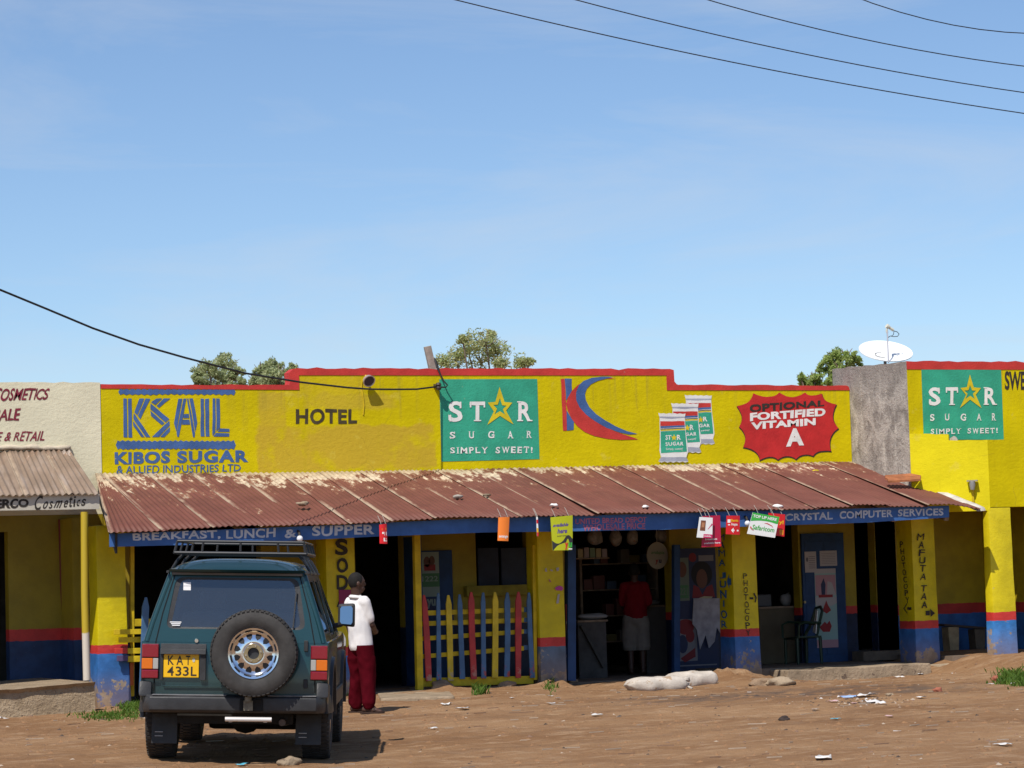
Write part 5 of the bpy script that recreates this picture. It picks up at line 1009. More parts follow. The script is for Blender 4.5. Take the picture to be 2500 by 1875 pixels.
sh = MB(); a = onY(*z6(370, 490), yS); c2 = onY(*z6(668, 490), yS); sh.box(a.x, c2.x, yS-.1, yS+.2, a.z-.02, a.z); SHF = sh.build('shelf', M_WOOD, label='small wooden shelf with packets inside the bread shop', cat='shelf')
for i in range(5):
    x = a.x+.04+(c2.x-a.x-.05)*i/5; MB().box(x, x+.085, yS-.08, yS+.05, a.z+.002, a.z+.13+.03*random.random()).build('packet', flat('packet_%d' % (i % 3), ((.30, .24, .12), (.25, .2, .2), (.14, .2, .12))[i % 3], .5), bevel=.008, label='small packet on the wooden shelf in the bread shop', cat='packet', group='packets on the bread shop shelf')
def counter(u0, u1, vtop, y, mat, label, depth=.5, zb=.05, brace=False):
    a = onY(u0, vtop, y); c = onY(u1, vtop, y); r_ = empty('counter', ((a.x+c.x)/2, y, zb), label, 'counter')
    MB().box(a.x, c.x, y-.03, y+depth, a.z-.03, a.z).build('top', MC['bare_wood'], r_, bevel=.004); MB().box(a.x+.02, c.x-.02, y, y+.03, zb, a.z-.031).build('front_panel', mat, r_)
    if brace: MB().bar((a.x+.05, y-.02, a.z-.08), (c.x-.1, y-.02, zb+.15), .03, .09, (0, 1, 0)).build('brace', M_DARK, r_)
    return a, c
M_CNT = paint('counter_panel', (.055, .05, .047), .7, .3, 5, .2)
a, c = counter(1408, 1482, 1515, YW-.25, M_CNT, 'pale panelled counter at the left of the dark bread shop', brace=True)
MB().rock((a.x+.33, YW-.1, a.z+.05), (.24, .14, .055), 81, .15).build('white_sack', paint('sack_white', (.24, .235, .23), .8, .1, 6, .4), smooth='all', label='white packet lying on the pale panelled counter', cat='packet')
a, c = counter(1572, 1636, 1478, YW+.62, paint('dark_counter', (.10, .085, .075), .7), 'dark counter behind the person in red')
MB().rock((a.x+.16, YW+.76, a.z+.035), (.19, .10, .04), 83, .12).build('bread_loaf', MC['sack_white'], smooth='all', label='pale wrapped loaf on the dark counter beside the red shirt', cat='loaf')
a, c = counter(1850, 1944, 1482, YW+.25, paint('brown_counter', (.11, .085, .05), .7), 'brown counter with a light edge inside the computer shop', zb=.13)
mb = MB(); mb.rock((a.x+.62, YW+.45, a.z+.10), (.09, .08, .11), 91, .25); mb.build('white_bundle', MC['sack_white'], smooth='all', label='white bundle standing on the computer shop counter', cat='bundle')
MB().box(a.x+.05, a.x+.33, YW+.4, YW+.6, a.z, a.z+.19).build('monitor', flat('monitor_grey', (.06, .06, .065), .4), bevel=.015, label='dark boxy monitor on the computer shop counter', cat='monitor')
rk_ = empty('shelf_rack', (onY(1480, 1600, YW+1.3).x, YW+1.3, .05), 'dim shelf rack at the back of the bread shop, behind the person in red', 'shelf rack')
xa_, xb_ = onY(1415, 1500, YW+1.3).x, onY(1600, 1500, YW+1.3).x; rr_ = random.Random(9)
for kz, zz_ in enumerate((.55, .95, 1.35, 1.75)):
    MB().box(xa_, xb_, YW+1.2, YW+1.5, zz_-.02, zz_).build('board', MC['bare_wood'], rk_)
    x = xa_+.06
    while x < xb_-.16:
        w_ = rr_.uniform(.10, .2); h_ = rr_.uniform(.1, .26); cc_ = rr_.choice(((.14, .05, .04), (.14, .12, .1), (.05, .08, .13), (.15, .12, .03), (.06, .1, .05)))
        if rr_.random() < .75: MB().box(x, x+w_, YW+1.22, YW+1.36, zz_+.001, zz_+h_).build('packet', flat('goods_%d' % int(cc_[0]*100+cc_[2]*1000), cc_, .5), bevel=.01, label='dim packaged good on the %s board of the bread shop rack' % ('lowest', 'second', 'third', 'top')[kz], cat='packet', group='goods on the bread shop rack')
        x += w_+rr_.uniform(.01, .06)
for xx in (xa_, xb_): MB().box(xx-.02, xx+.02, YW+1.2, YW+1.5, .05, 2.0).build('upright', MC['bare_wood'], rk_)
# green plastic armchair
def chair():
    x = onY(1932, 1620, YW-.45).x; z0 = .126; y = YW-.42
    r_ = empty('plastic_chair', (x+.2, y, z0), 'dark green plastic armchair in front of the computer shop door', 'chair')
    gm = flat('green_plastic', (.010, .030, .016), .4)
    S = lambda a, b, zz: Vector((x+a, y+b, z0+zz))
    seat = MB(); seat.hexa([S(0, -.22, .40), S(.44, -.22, .40), S(.42, .22, .37), S(.02, .22, .37), S(0, -.22, .43), S(.44, -.22, .43), S(.42, .22, .40), S(.02, .22, .40)]); seat.build('seat', gm, r_, bevel=.012)
    for a, b in ((.02, -.2), (.42, -.2), (.04, .2), (.40, .2)): MB().tube([S(a*1.02, b*1.05, 0), S(a, b, .40)], [.022, .028], 8).build('leg', gm, r_, smooth=True)
    bk_ = MB(); o = [S(.36, -.20, .42), S(.52, -.12, .80), S(.56, .0, .86), S(.56, .14, .84), S(.50, .2, .60), S(.38, .20, .42)]
    bk_.tube(o, .024, 8); bk_.tube([S(.44, -.16, .60), S(.47, .2, .60)], .02, 6); bk_.build('back_frame', gm, r_, smooth=True)
    pn_ = MB(); pp = [S(.34, -.21, .46), S(.38, -.21, .80), S(.53, .10, .82), S(.49, .14, .48)]; pn_.add(pp+[q+Vector((.012, 0, .0)) for q in pp], [(0, 1, 2, 3), (7, 6, 5, 4), (0, 4, 5, 1), (1, 5, 6, 2), (2, 6, 7, 3), (3, 7, 4, 0)]); pn_.build('back_cover', flat('pale_cloth', (.72, .72, .72), .8), r_)
    ar = MB(); ar.tube([S(.02, -.24, .40), S(.03, -.26, .60), S(.12, -.26, .64), S(.44, -.2, .62)], .02, 7); ar.build('armrest', gm, r_, smooth=True)
    ar = MB(); ar.tube([S(.02, .24, .40), S(.03, .26, .60), S(.12, .26, .64), S(.46, .2, .62)], .02, 7); ar.build('armrest', gm, r_, smooth=True)
chair()
yB = YW-.5; a = onY(*z7(1565, 1020), yB); c = onY(*z7(1892, 1046), yB); be = empty('bench', ((a.x+c.x)/2, yB, .18), 'dark plank bench in the right hand bay beside the corner pillar', 'bench')
MB().hexa([(a.x, yB-.12, a.z-.035), (c.x, yB-.12, c.z-.035), (c.x, yB+.14, c.z-.035), (a.x, yB+.14, a.z-.035), (a.x, yB-.12, a.z), (c.x, yB-.12, c.z), (c.x, yB+.14, c.z), (a.x, yB+.14, a.z)]).build('plank', paint('dark_plank', (.06, .045, .035), .8), be, bevel=.006)
for xx, tone in ((.26, (.34, .25, .14)), (.88, (.12, .09, .06))):
    x = a.x+(c.x-a.x)*xx; zt = a.z+(c.z-a.z)*xx-.036; MB().hexa([(x-.10, yB-.1, .20), (x+.06, yB-.1, .20), (x+.06, yB+.1, .20), (x-.10, yB+.1, .20), (x-.12, yB-.1, zt), (x+.08, yB-.1, zt), (x+.08, yB+.1, zt), (x-.12, yB+.1, zt)]).build('leg', paint('bench_leg_%d' % int(xx*100), tone, .8, .2, 8, .2), be, bevel=.01)
# ------------------------------------------------------------------ sacks, rocks, litter, plants
def sack(c, rx, ry, h, rz, seed, label, tie=None):
    mb = MB(); n, k = 22, 14; vs = []; rot = Matrix.Rotation(rz, 3, 'Z')
    for j in range(k+1):
        t = -1+2*j/k
        for i in range(n):
            a = 2*math.pi*i/n; ca, sa = math.cos(a), math.sin(a)
            wy = (1-abs(t)**9*.35); hz = (1-abs(t)**5)**.55
            P = Vector((t*rx, ry*wy*math.copysign(abs(ca)**.55, ca), h*.5*(hz+.08)*math.copysign(abs(sa)**.55, sa)+h*.5)); P.z = max(P.z, 0)
            P += Vector((.02, .03, .022))*mnoise.noise(P*6+Vector((seed, 0, 0))); P.z += .03*mnoise.noise(Vector((P.x*16+seed, P.y*5, 0)))*(1 if P.z > h*.3 else 0); vs.append(Vector(c)+rot @ P)
    mb.add(vs, [(j*n+i, j*n+(i+1) % n, (j+1)*n+(i+1) % n, (j+1)*n+i) for j in range(k) for i in range(n)]+[tuple(range(n-1, -1, -1)), tuple(range(k*n, k*n+n))])
    r_ = empty('sack', c, label, 'sack', 'white sacks on the ground'); mb.build('body', paint('sack_cloth', (.50, .44, .375), .85, .14, 5, .6, 14, spots=((.36, .25, .16), .58, 4)), r_, smooth='all'); return r_, rot
g0 = onZ(1590, 1684, 0); 
def GZ(u, v):
    z = 0.
    for _ in range(4): P = onZ(u, v, z); z = gz(P.x, P.y)
    return Vector((P.x, P.y, z))
P = GZ(1602, 1683); Q = GZ(1692, 1662)
s1, r1 = sack(P+Vector((0, 0, -.03)), .41, .25, .20, R(-8), 1, 'white sack lying in front of the bread shop, left one of the pair')
kn = MB()
for i in range(7):
    a = i*.9; kn.tube([P+r1 @ Vector((.36, 0, .1)), P+r1 @ Vector((.43, .05*math.sin(a), .09+.05*math.cos(a))), P+r1 @ Vector((.48, .09*math.sin(a*1.7), .06+.07*math.cos(a)))], [.03, .014, .022], 6)
kn.build('tied_neck', MC['sack_cloth'], s1, smooth='all')
sack(Q+Vector((.02, .10, -.03)), .36, .22, .20, R(4), 5, 'white sack lying in front of the bread shop, right one of the pair')
def rocks(lst):
    for i, (u, v, rx, ry, rz, mt, lb) in enumerate(lst):
        P = GZ(u, v); MB().rock(P+Vector((0, 0, rz*.3)), (rx, ry, rz), i+3, .22, sub=3).build('rock', mt, smooth='all', label=lb, cat='rock', group='rocks and lumps along the shop fronts')
M_LUMP = paint('earth_lump', (.30, .20, .125), .95, .25, 4, .8, 18, dist=.04)
rocks([(1800, 1654, .34, .18, .12, M_LUMP, 'large rounded earth lump at the foot of the pillar with arrows'), (1862, 1672, .20, .12, .075, M_LUMP, 'pale lump of broken concrete right of the large earth lump'), (1905, 1668, .26, .16, .08, M_CONC, 'low concrete fragment against the left end of the step'), (1352, 1664, .16, .13, .15, M_LUMP, 'earth mound at the foot of the grubby pillar'), (1392, 1672, .12, .10, .10, M_LUMP, 'small lump right of the grubby pillar foot'),
       (1078, 1690, .14, .12, .10, M_LUMP, 'pointed lump under the left end of the picket fence'), (1240, 1675, .13, .10, .06, M_LUMP, 'small earth lump below the middle of the picket fence'), (2290, 1688, .06, .05, .04, paint('brick_bit', (.30, .10, .06), .9), 'small red brick fragment on the dirt'), (2172, 1699, .05, .04, .03, M_CONC, 'small dark stone near the scattered litter'), (1915, 1756, .06, .05, .035, paint('dark_stone', (.05, .035, .03), .9), 'dark stone left of the burnt litter patch'), (705, 1868, .10, .07, .06, M_CONC, 'pale broken stone at the very front below the car'), (2430, 1618, .07, .06, .05, MC['brick_bit'], 'red brick chip at the foot of the end pillar')])
th = MB(); q = [GZ(930, 1712), GZ(1110, 1706), GZ(1085, 1682), GZ(915, 1688)]; th.hexa([p+Vector((0, 0, -.08)) for p in q]+[p+Vector((0, 0, .035)) for p in q]); th.build('doorstep_slab', M_CONC, shop, bevel=.02)
LIT = [(2196, 1643, .10, 'w'), (2240, 1648, .09, 'w'), (2072, 1703, .13, 'b'), (2115, 1702, .16, 'w'), (2033, 1715, .08, 'p'), (2130, 1716, .12, 'w'), (2150, 1722, .09, 'w'), (2040, 1758, .06, 'c'), (2450, 1821, .09, 'w'), (2478, 1640, .05, 'w'), (2472, 1637, .04, 'w'), (2085, 1719, .05, 'p'), (1460, 1748, .08, 'w'), (1058, 1782, .07, 'w'), (1090, 1722, .09, 'w'), (1362, 1702, .05, 'w'), (1130, 1732, .10, 'w'), (2250, 1705, .07, 'w'), (2010, 1852, .10, 'w'), (2190, 1789, .04, 'w'), (1990, 1738, .05, 'w'), (2328, 1640, .04, 'w'), (1345, 1700, .05, 'w'), (6, 1757, .10, 'w'), (1250, 1640+66, .04, 'w'), (1830, 1695, .04, 'w'), (1345, 1720, .06, 'w'), (2420, 1672, .05, 'w'), (2170, 1752, .05, 'p'), (590, 1868, .06, 'c')]
LT = {'w': paint('litter_white', (.66, .63, .60), .7, .15, 9, .4), 'b': paint('litter_blue', (.30, .42, .66), .6, .2, 9, .3), 'p': paint('litter_pink', (.62, .40, .40), .6), 'c': paint('litter_cyan', (.10, .42, .55), .5)}
LN = {'w': 'white', 'b': 'pale blue', 'p': 'pinkish', 'c': 'cyan'}
near = [(2196, 'in front of the concrete step'), (2072, 'in the burnt litter patch'), (1460, 'on the dirt ahead of the grubby pillar'), (1058, 'on the dirt right of the standing man'), (2450, 'at the right edge of the dirt street'), (6, 'at the foot of the concrete plinth')]
r = random.Random(12); seenl = {}
for i, (u, v, s_, k) in enumerate(LIT):
    P = GZ(u, v); mb = MB(); n = 5; vs = []; a0 = r.uniform(0, 3)
    for j in range(n):
        for q in range(n): X_ = (q/(n-1)-.5)*s_*1.5; Y_ = (j/(n-1)-.5)*s_*1.3; X_ += .2*s_*r.uniform(-1, 1); vs.append((P.x+X_*math.cos(a0)-Y_*math.sin(a0), P.y+X_*math.sin(a0)+Y_*math.cos(a0), P.z+.012+s_*.42*abs(mnoise.noise(Vector((X_*14+i, Y_*14, i))))))
    mb.add(vs, [(j*n+q, j*n+q+1, (j+1)*n+q+1, (j+1)*n+q) for j in range(n-1) for q in range(n-1)])
    ref = min(near, key=lambda e: abs(e[0]-u)); size = 'larger' if s_ >= .1 else ('small' if s_ < .06 else 'crumpled')
    lab = '%s %s scrap of litter %s' % (size, LN[k], ref[1]); seenl.setdefault(lab, []).append(1)
    ob = mb.build('paper_scrap', LT[k], smooth='all', label=lab, cat='litter', group='litter scattered on the dirt'); so = ob.modifiers.new('paper', 'SOLIDIFY'); so.thickness = .002
# small pebbles and twigs: too many to count
pb = MB(); r = random.Random(3)
def pebble(P, s_, m=0):
    a = r.uniform(0, 6.28); pts = [P+Vector((s_*math.cos(a+i*1.26)*r.uniform(.7, 1.2), s_*math.sin(a+i*1.26)*r.uniform(.6, 1.1), -.004)) for i in range(5)]; t = P+Vector((s_*r.uniform(-.4, .4), s_*r.uniform(-.4, .4), s_*r.uniform(.2, .5)))
    pb.add(pts+[t], [(i, (i+1) % 5, 5) for i in range(5)], m)
for i in range(2400):
    x = r.uniform(5, 24); y = r.uniform(17.5, 35.5); pebble(Vector((x, y, gz(x, y))), r.choice((.008, .01, .014, .018, .03)) if r.random() < .97 else .045, r.choice((0, 0, 0, 0, 0, 1, 1, 1, 2)))
for i in range(260):
    x = r.uniform(6, 23); y = r.uniform(18, 35.3); a = r.uniform(-.5, .5); l_ = r.uniform(.05, .2); z_ = gz(x, y)+.008
    pb.bar((x, y, z_), (x+l_*math.cos(a), y+l_*math.sin(a), z_), r.uniform(.006, .013), .008, m=r.choice((2, 2, 0)))
for i in range(1800):
    x = r.uniform(5, 24); y = r.uniform(17.5, 35.5); pebble(Vector((x, y, gz(x, y))), r.uniform(.015, .05), 4)
for i in range(170):
    P = GZ(r.gauss(2085, 80), r.gauss(1711, 8)); pebble(P, r.uniform(.01, .035), r.choice((1, 1, 1, 1, 0, 2, 2, 1, 1, 3)))
pb.build('gravel', [paint('pebble_brown', (.20, .12, .08), .95), paint('pebble_dark', (.07, .05, .04), .95), paint('pebble_pale', (.38, .30, .23), .95), MC['litter_white'], paint('earth_clod', (.25, .135, .066), .95)], kind='stuff', label='loose pebbles, twigs and crumbs strewn over the dirt')
M_GR = leafmat('grass_green', (.06, .14, .015), (.16, .25, .04))
def blades(mb, u, v, su, sv, n, h, r):
    for _ in range(n):
        P = GZ(u+r.gauss(0, su), v+r.gauss(0, sv)); a = r.uniform(0, 6.28); w_ = r.uniform(.005, .012); l = Vector((math.cos(a), math.sin(a), 0)); hh = h*r.uniform(.4, 1.2); b_ = l.cross(Vector((0, 0, 1)))*hh*r.uniform(-.9, .9)
        mb.add([P-l*w_, P+l*w_, P+b_*.4+l*w_*.7+Vector((0, 0, hh*.6)), P+b_+Vector((0, 0, hh*.9))], [(0, 1, 2, 3)])
r = random.Random(5); mb = MB(); blades(mb, 2480, 1617, 24, 5, 800, .10, r); blades(mb, 2495, 1630, 30, 4, 500, .07, r); mb.build('grass', M_GR, recalc=False, kind='stuff', label='bright grass patch at the foot of the end pillar')
mb = MB(); blades(mb, 325, 1728, 22, 6, 420, .09, r); blades(mb, 285, 1748, 40, 5, 550, .05, r); blades(mb, 262, 1752, 30, 4, 200, .05, r); mb.build('grass', M_GR, recalc=False, kind='stuff', label='sparse grass between the plinth and the car')
for u, v, n, h, lb in ((1345, 1676, 110, .09, 'small weed at the foot of the grubby pillar'), (1170, 1690, 90, .13, 'small weed below the middle of the picket fence'), (868, 1700, 50, .07, 'tiny weed behind the standing man')):
    mb = MB(); blades(mb, u, v, 9, 2.5, n, h, r); mb.build('weed', M_GR, recalc=False, label=lb, cat='weed', group='weeds along the shop fronts')
# ------------------------------------------------------------------ people
M_SKIN = paint('dark_skin', (.065, .032, .022), .5, .1, 8, .1, 60, obj=True); M_HAIR = paint('black_hair', (.010, .008, .007), .8, .2, 20, .5, 200, obj=True)
def person(ground, yaw, label, J, mats, long_trousers=True, fold=.0):
    """J: joints in metres, x right / y away / z up in the figure's own frame before it is turned"""
    root = empty('person', ground, label, 'person', rz=yaw)
    V = {k: Vector(v) for k, v in J.items()}; hd = V['head']; f = V['face'].normalized(); s_ = f.cross(Vector((0, 0, 1))).normalized(); rot = Matrix((s_, f, Vector((0, 0, 1)))).transposed()
    b = MB(); b.ball(hd+Vector((0, 0, .02)), (.076, .098, .112), 20, rot=rot); b.ball(hd+f*.035+Vector((0, 0, -.055)), (.058, .062, .062), 16, rot=rot)
    b.caps(hd+Vector((0, 0, -.05))-f*.02, .056, V['neck'], .062); b.ball(hd+f*.104+Vector((0, 0, -.005)), (.016, .018, .024), 10, rot=rot)
    b.ball(hd+f*.090+Vector((0, 0, -.062)), (.028, .018, .014), 10, rot=rot); b.ball(hd+f*.085+Vector((0, 0, .035)), (.05, .02, .012), 10, rot=rot)
    for q in (1, -1): b.ball(hd+s_*q*.078-f*.005+Vector((0, 0, .0)), (.014, .024, .034), 10, rot=rot)
    sp = (V['shL']+V['shR'])/2; hp = (V['hipL']+V['hipR'])/2
    b.caps(V['neck'], .058, sp.lerp(hp, .25), .075); b.caps(sp.lerp(hp, .2), .085, hp, .07); b.caps(V['shL'], .038, V['shR'], .038); b.caps(V['hipL'].lerp(hp, .3), .05, V['hipR'].lerp(hp, .3), .05)
    for S in 'LR':
        b.caps(V['sh'+S], .042, V['el'+S], .038); b.caps(V['el'+S], .040, V['wr'+S], .027)
        b.caps(V['hip'+S].lerp(hp, .25)+Vector((0, 0, -.02)), .052, V['kn'+S], .050); b.caps(V['kn'+S], .055, V['an'+S], .038)
        w = V['wr'+S]; hdn = (V['hand'+S]-w).normalized(); side = hdn.cross(V['palm'+S]).normalized(); pn_ = side.cross(hdn)
        b.caps(w, .026, w+hdn*.045, .034); b.caps(w+hdn*.03+side*.018, .022, w+hdn*.08+side*.022, .016); b.caps(w+hdn*.03-side*.018, .022, w+hdn*.08-side*.022, .016)
        for i, (o, L_) in enumerate(((-.030, .058), (-.010, .070), (.010, .066), (.030, .050))):
            k0 = w+hdn*.085+side*o; k1 = k0+(hdn*.85-pn_*.4)*L_*.55; k2 = k1+(hdn*.5-pn_*.8)*L_*.5; b.caps(k0-hdn*.02, .0105, k1, .0095, 8); b.caps(k1, .0095, k2, .0085, 8)
        t0 = w+hdn*.03-side*.034; b.caps(t0, .013, t0+(hdn*.6-side*.5-pn_*.3)*.04, .011, 8); b.caps(t0+(hdn*.6-side*.5-pn_*.3)*.04, .011, t0+(hdn*.9-side*.3-pn_*.5)*.065, .009, 8)
        fd = V['toe'+S]; an = V['an'+S]; b.caps(an+Vector((0, 0, -.03))-fd*.03, .038, an+fd*.12+Vector((0, 0, -.045)), .034); b.caps(an+fd*.1+Vector((0, 0, -.05)), .034, an+fd*.17+Vector((0, 0, -.058)), .022)
    voxel(b, .0075, 4).build('body', M_SKIN, root, smooth='all')
    h = MB(); h.ball(hd+Vector((0, 0, .034))-f*.012, (.083, .098, .108), 24, rot=rot); hm = voxel(h, .008, 2)
    keep = [i for i, v in enumerate(hm.v) if (Vector(v)-hd).dot(Vector((0, 0, 1)))-.62*(Vector(v)-hd).dot(f) > -.022]; ks = set(keep); hm.f = [q for q in hm.f if all(i in ks for i in q)]; hm.m = [0]*len(hm.f)
    idx = {o: n for n, o in enumerate(keep)}; hm.v = [hm.v[i] for i in keep]; hm.f = [tuple(idx[i] for i in q) for q in hm.f]; hm.build('hair', M_HAIR, root, smooth='all')
    return root, V
def wrinkle(mb, amp, sc, seed, zf=None):
    out = []
    for v in mb.v:
        p_ = Vector(v); n1 = mnoise.noise(Vector((p_.x*sc+p_.z*sc*.5, p_.y*sc, p_.z*sc*.45+seed))); n2 = mnoise.noise(Vector((p_.x*sc*2.3, p_.y*sc*2.3+seed, p_.z*sc*1.4)))
        k = amp*(zf(p_.z) if zf else 1); out.append((p_.x+n1*k, p_.y+n2*k*.6+n1*k*.5, p_.z+n2*k*.3))
    mb.v = out; return mb
G1 = GZ(783*DD, 1543*DD)
vd = math.atan2(G1.x, G1.y)
J = dict(head=(-.035, .0, 1.560), face=(.60, .80, 0), neck=(-.045, .0, 1.42), shL=(-.175, .06, 1.335), shR=(.085, -.02, 1.345), elL=(-.235, .10, 1.06), wrL=(-.20, .16, .82), handL=(-.19, .18, .72), palmL=(1, 0, 0),
         elR=(.13, .06, 1.06), wrR=(.06, .24, .98), handR=(.0, .32, .98), palmR=(0, 0, 1), hipL=(-.075, .03, .84), hipR=(.075, -.03, .84), knL=(-.115, .06, .46), knR=(.12, -.03, .46), anL=(-.15, .07, .085), anR=(.13, -.09, .085),
         toeL=(.86, .5, 0), toeR=(.95, .3, 0))
p1, V = person(G1, -vd-R(34), 'person in white polo shirt and dark red trousers standing with back turned beside the car', J, None)
s = MB(); s.caps(V['neck']+Vector((.004, .0, -.055)), .085, (-.04, .02, 1.28), .15, 16); s.caps(V['shL']+Vector((.02, 0, -.005)), .072, V['shR']+Vector((-.02, 0, -.005)), .072, 16)
s.caps((-.05, .02, 1.26), .152, (-.01, .01, .98), .148, 18); s.caps((-.01, .01, .98), .148, (.0, .01, .80), .150, 18); s.caps((-.03, .02, .95), .14, (-.012, .01, .83), .142, 18)
s.caps(V['shL'], .076, V['shL'].lerp(V['elL'], .72), .066, 14); s.caps(V['shR'], .074, V['shR'].lerp(V['elR'], .72), .066, 14)
s = wrinkle(voxel(s, .011, 8), .009, 8, 3, lambda z: 1.0 if z < 1.3 else .5)
s.v = [(x, y*.9, max(z, .76+.03*x)) for x, y, z in s.v]
s.build('shirt', paint('white_polo', (.70, .67, .65), .9, .05, 6, .3, 120, obj=True, spec=.05), p1, smooth='all')
c_ = MB(); n = 20; o = V['neck']+Vector((.004, .0, -.028)); vs = []
for k, (rr, zz) in enumerate(((.072, .0), (.078, .028), (.094, .012), (.10, -.014), (.090, -.012))): vs += [o+Vector((rr*math.cos(2*math.pi*i/n), rr*.95*math.sin(2*math.pi*i/n), zz+.012*math.cos(2*math.pi*i/n+2.2))) for i in range(n)]
c_.add(vs, [(k*n+i, k*n+(i+1) % n, (k+1)*n+(i+1) % n, (k+1)*n+i) for k in range(4) for i in range(n)]); c_.build('collar', MC['white_polo'], p1, smooth='all')
tr_ = MB(); tr_.caps((-.03, .0, .80), .108, (.03, -.0, .80), .108, 16)
for S, k in (('L', 1), ('R', 1)):
    h_, kn_, an_ = V['hip'+S], V['kn'+S], V['an'+S]; tr_.caps(h_+Vector((0, 0, -.02)), .112, kn_, .096, 16); tr_.caps(kn_, .096, an_+Vector((.012, 0, .06)), .088, 16); tr_.caps(an_+Vector((.012, 0, .07)), .088, an_+Vector((.016, 0, .035)), .086, 16)
tr_ = wrinkle(voxel(tr_, .011, 5), .022, 8, 11, lambda z: .25 if z > .68 else 1.); tr_.v = [(x, y, max(min(z, .82), .035+.02*abs(math.sin(x*30)))) for x, y, z in tr_.v]
tr_.build('trousers', paint('dark_red_cloth', (.062, .0022, .006), .9, .15, 6, .3, 90, obj=True, spec=.04), p1, smooth='all')
for S in 'LR':
    an = V['an'+S]; fd = V['toe'+S].normalized(); sd_ = Vector((fd.y, -fd.x, 0)); mb = MB(); ol = []
    for t_, w_ in ((-.085, .022), (-.075, .038), (-.02, .042), (.08, .046), (.15, .046), (.195, .034), (.215, .014)): ol.append((t_, w_))
    pts = [an+fd*t_+sd_*w_ for t_, w_ in ol]+[an+fd*t_-sd_*w_ for t_, w_ in ol[::-1]]
    lo = [Vector((q.x, q.y, .004)) for q in pts]; hi = [Vector((q.x, q.y, .026)) for q in pts]; m_ = len(pts)
    mb.add(lo+hi, [tuple(range(m_-1, -1, -1)), tuple(range(m_, 2*m_))]+[(i, (i+1) % m_, (i+1) % m_+m_, i+m_) for i in range(m_)])
    mb.tube([an+fd*.1+sd_*.045+Vector((0, 0, -.055)), an+fd*.09+Vector((0, 0, -.005)), an+fd*.1-sd_*.045+Vector((0, 0, -.055))], .016, 8)
    mb.build('sandal', paint('brown_leather', (.035, .018, .012), .6, .2, 10, .2, obj=True), p1, smooth=True)
# light plastic bag in his left hand: carried, so a thing of its own
Rz = Matrix.Rotation(-vd-R(34), 3, 'Z'); hw = G1+Rz @ Vector((-.19, .18, .68)); bg_ = MB(); bg_.rock(hw+Vector((0, 0, -.20)), (.055, .10, .20), 4, .22, sub=3); bg_.tube([hw+Vector((0, 0, -.02)), hw+Rz @ Vector((.0, .02, .05))], [.03, .012], 7)
bg_.build('carrier_bag', paint('bag_blue_white', (.42, .52, .66), .5, .3, 9, .4, 20), smooth='all', label='pale blue carrier bag held by the man in the white shirt', cat='bag')
# second person, in the shade of the bread shop
q = onY(1556, 1641, 37.9); G2 = Vector((q.x, 37.9, .05)); vd2 = math.atan2(G2.x, G2.y)
J2 = dict(head=(.0, .03, 1.545), face=(.0, 1, 0), neck=(.0, .0, 1.41), shL=(-.15, .0, 1.33), shR=(.15, .0, 1.33), elL=(-.20, .04, 1.06), wrL=(-.14, .22, .98), handL=(-.10, .30, .98), palmL=(0, 0, 1), elR=(.20, .04, 1.06), wrR=(.16, .20, .96), handR=(.12, .28, .96), palmR=(0, 0, 1),
          hipL=(-.085, 0, .84), hipR=(.085, 0, .84), knL=(-.09, .02, .46), knR=(.09, .0, .46), anL=(-.09, -.02, .085), anR=(.09, -.03, .085), toeL=(-.2, .98, 0), toeR=(.2, .98, 0))
p2, V = person(G2, -vd2, 'person in red shirt and long pale shorts standing in the dark bread shop', J2, None)
s = MB(); s.caps(V['neck']+Vector((0, 0, -.045)), .085, (0, .0, 1.26), .15, 16); s.caps(V['shL'], .08, V['shR'], .08, 16); s.caps((0, 0, 1.25), .17, (0, 0, .92), .175, 18); s.caps((-.03, 0, .95), .165, (.03, 0, .86), .17, 18)
for S in 'LR': s.caps(V['sh'+S], .078, V['sh'+S].lerp(V['el'+S], .85), .07, 14)
s = wrinkle(voxel(s, .012, 8), .014, 7, 5); s.v = [(x, y*.8, max(z, .74)) for x, y, z in s.v]; s.build('shirt', paint('red_cloth', (.15, .008, .013), .9, .1, 6, .2, 80, obj=True, spec=.04), p2, smooth='all')
s = MB(); s.caps((-.04, 0, .82), .14, (.04, 0, .82), .14, 16)
for S in 'LR': s.caps(V['hip'+S], .12, V['kn'+S]+Vector((0, 0, .02)), .125, 16); s.caps(V['kn'+S]+Vector((0, 0, .06)), .12, V['kn'+S]+Vector((0, 0, -.04)), .122, 16)
s = wrinkle(voxel(s, .012, 6), .014, 8, 9); s.v = [(x, y, max(z, .37)) for x, y, z in s.v]; s.build('shorts', paint('khaki_cloth', (.17, .15, .13), .9, .08, 6, .2, 80, obj=True, spec=.04), p2, smooth='all')
# ------------------------------------------------------------------ car, built in its own frame: x right, y forward, z up, origin under the rear face
fwdv = Vector((math.sin(CARH), math.cos(CARH), 0)); org = CARP-fwdv*.78
org.z = 0.0
car = empty('parked_car', org, 'dark green off road car seen from behind with roof rack and spare wheel', 'car', rot=(Matrix.Rotation(-CARH, 3, 'Z') @ Matrix.Rotation(CARROLL, 3, 'Y')).to_euler())
m, nt, b = setup('green_car_paint'); p = pos(nt, True)
c = mixc(nt, ss(nt, noise(nt, p, 900, 2, .5), .4, .6), (.007, .038, .043), (.012, .064, .070)); z_ = sep(nt, pos(nt))[2]
dst = math_(nt, 'MULTIPLY', math_(nt, 'SUBTRACT', 1.0, ss(nt, math_(nt, 'ADD', z_, math_(nt, 'MULTIPLY', noise(nt, p, 3, 5), .35)), .5, 1.05)), .30); c = mixc(nt, dst, c, (.20, .13, .085))
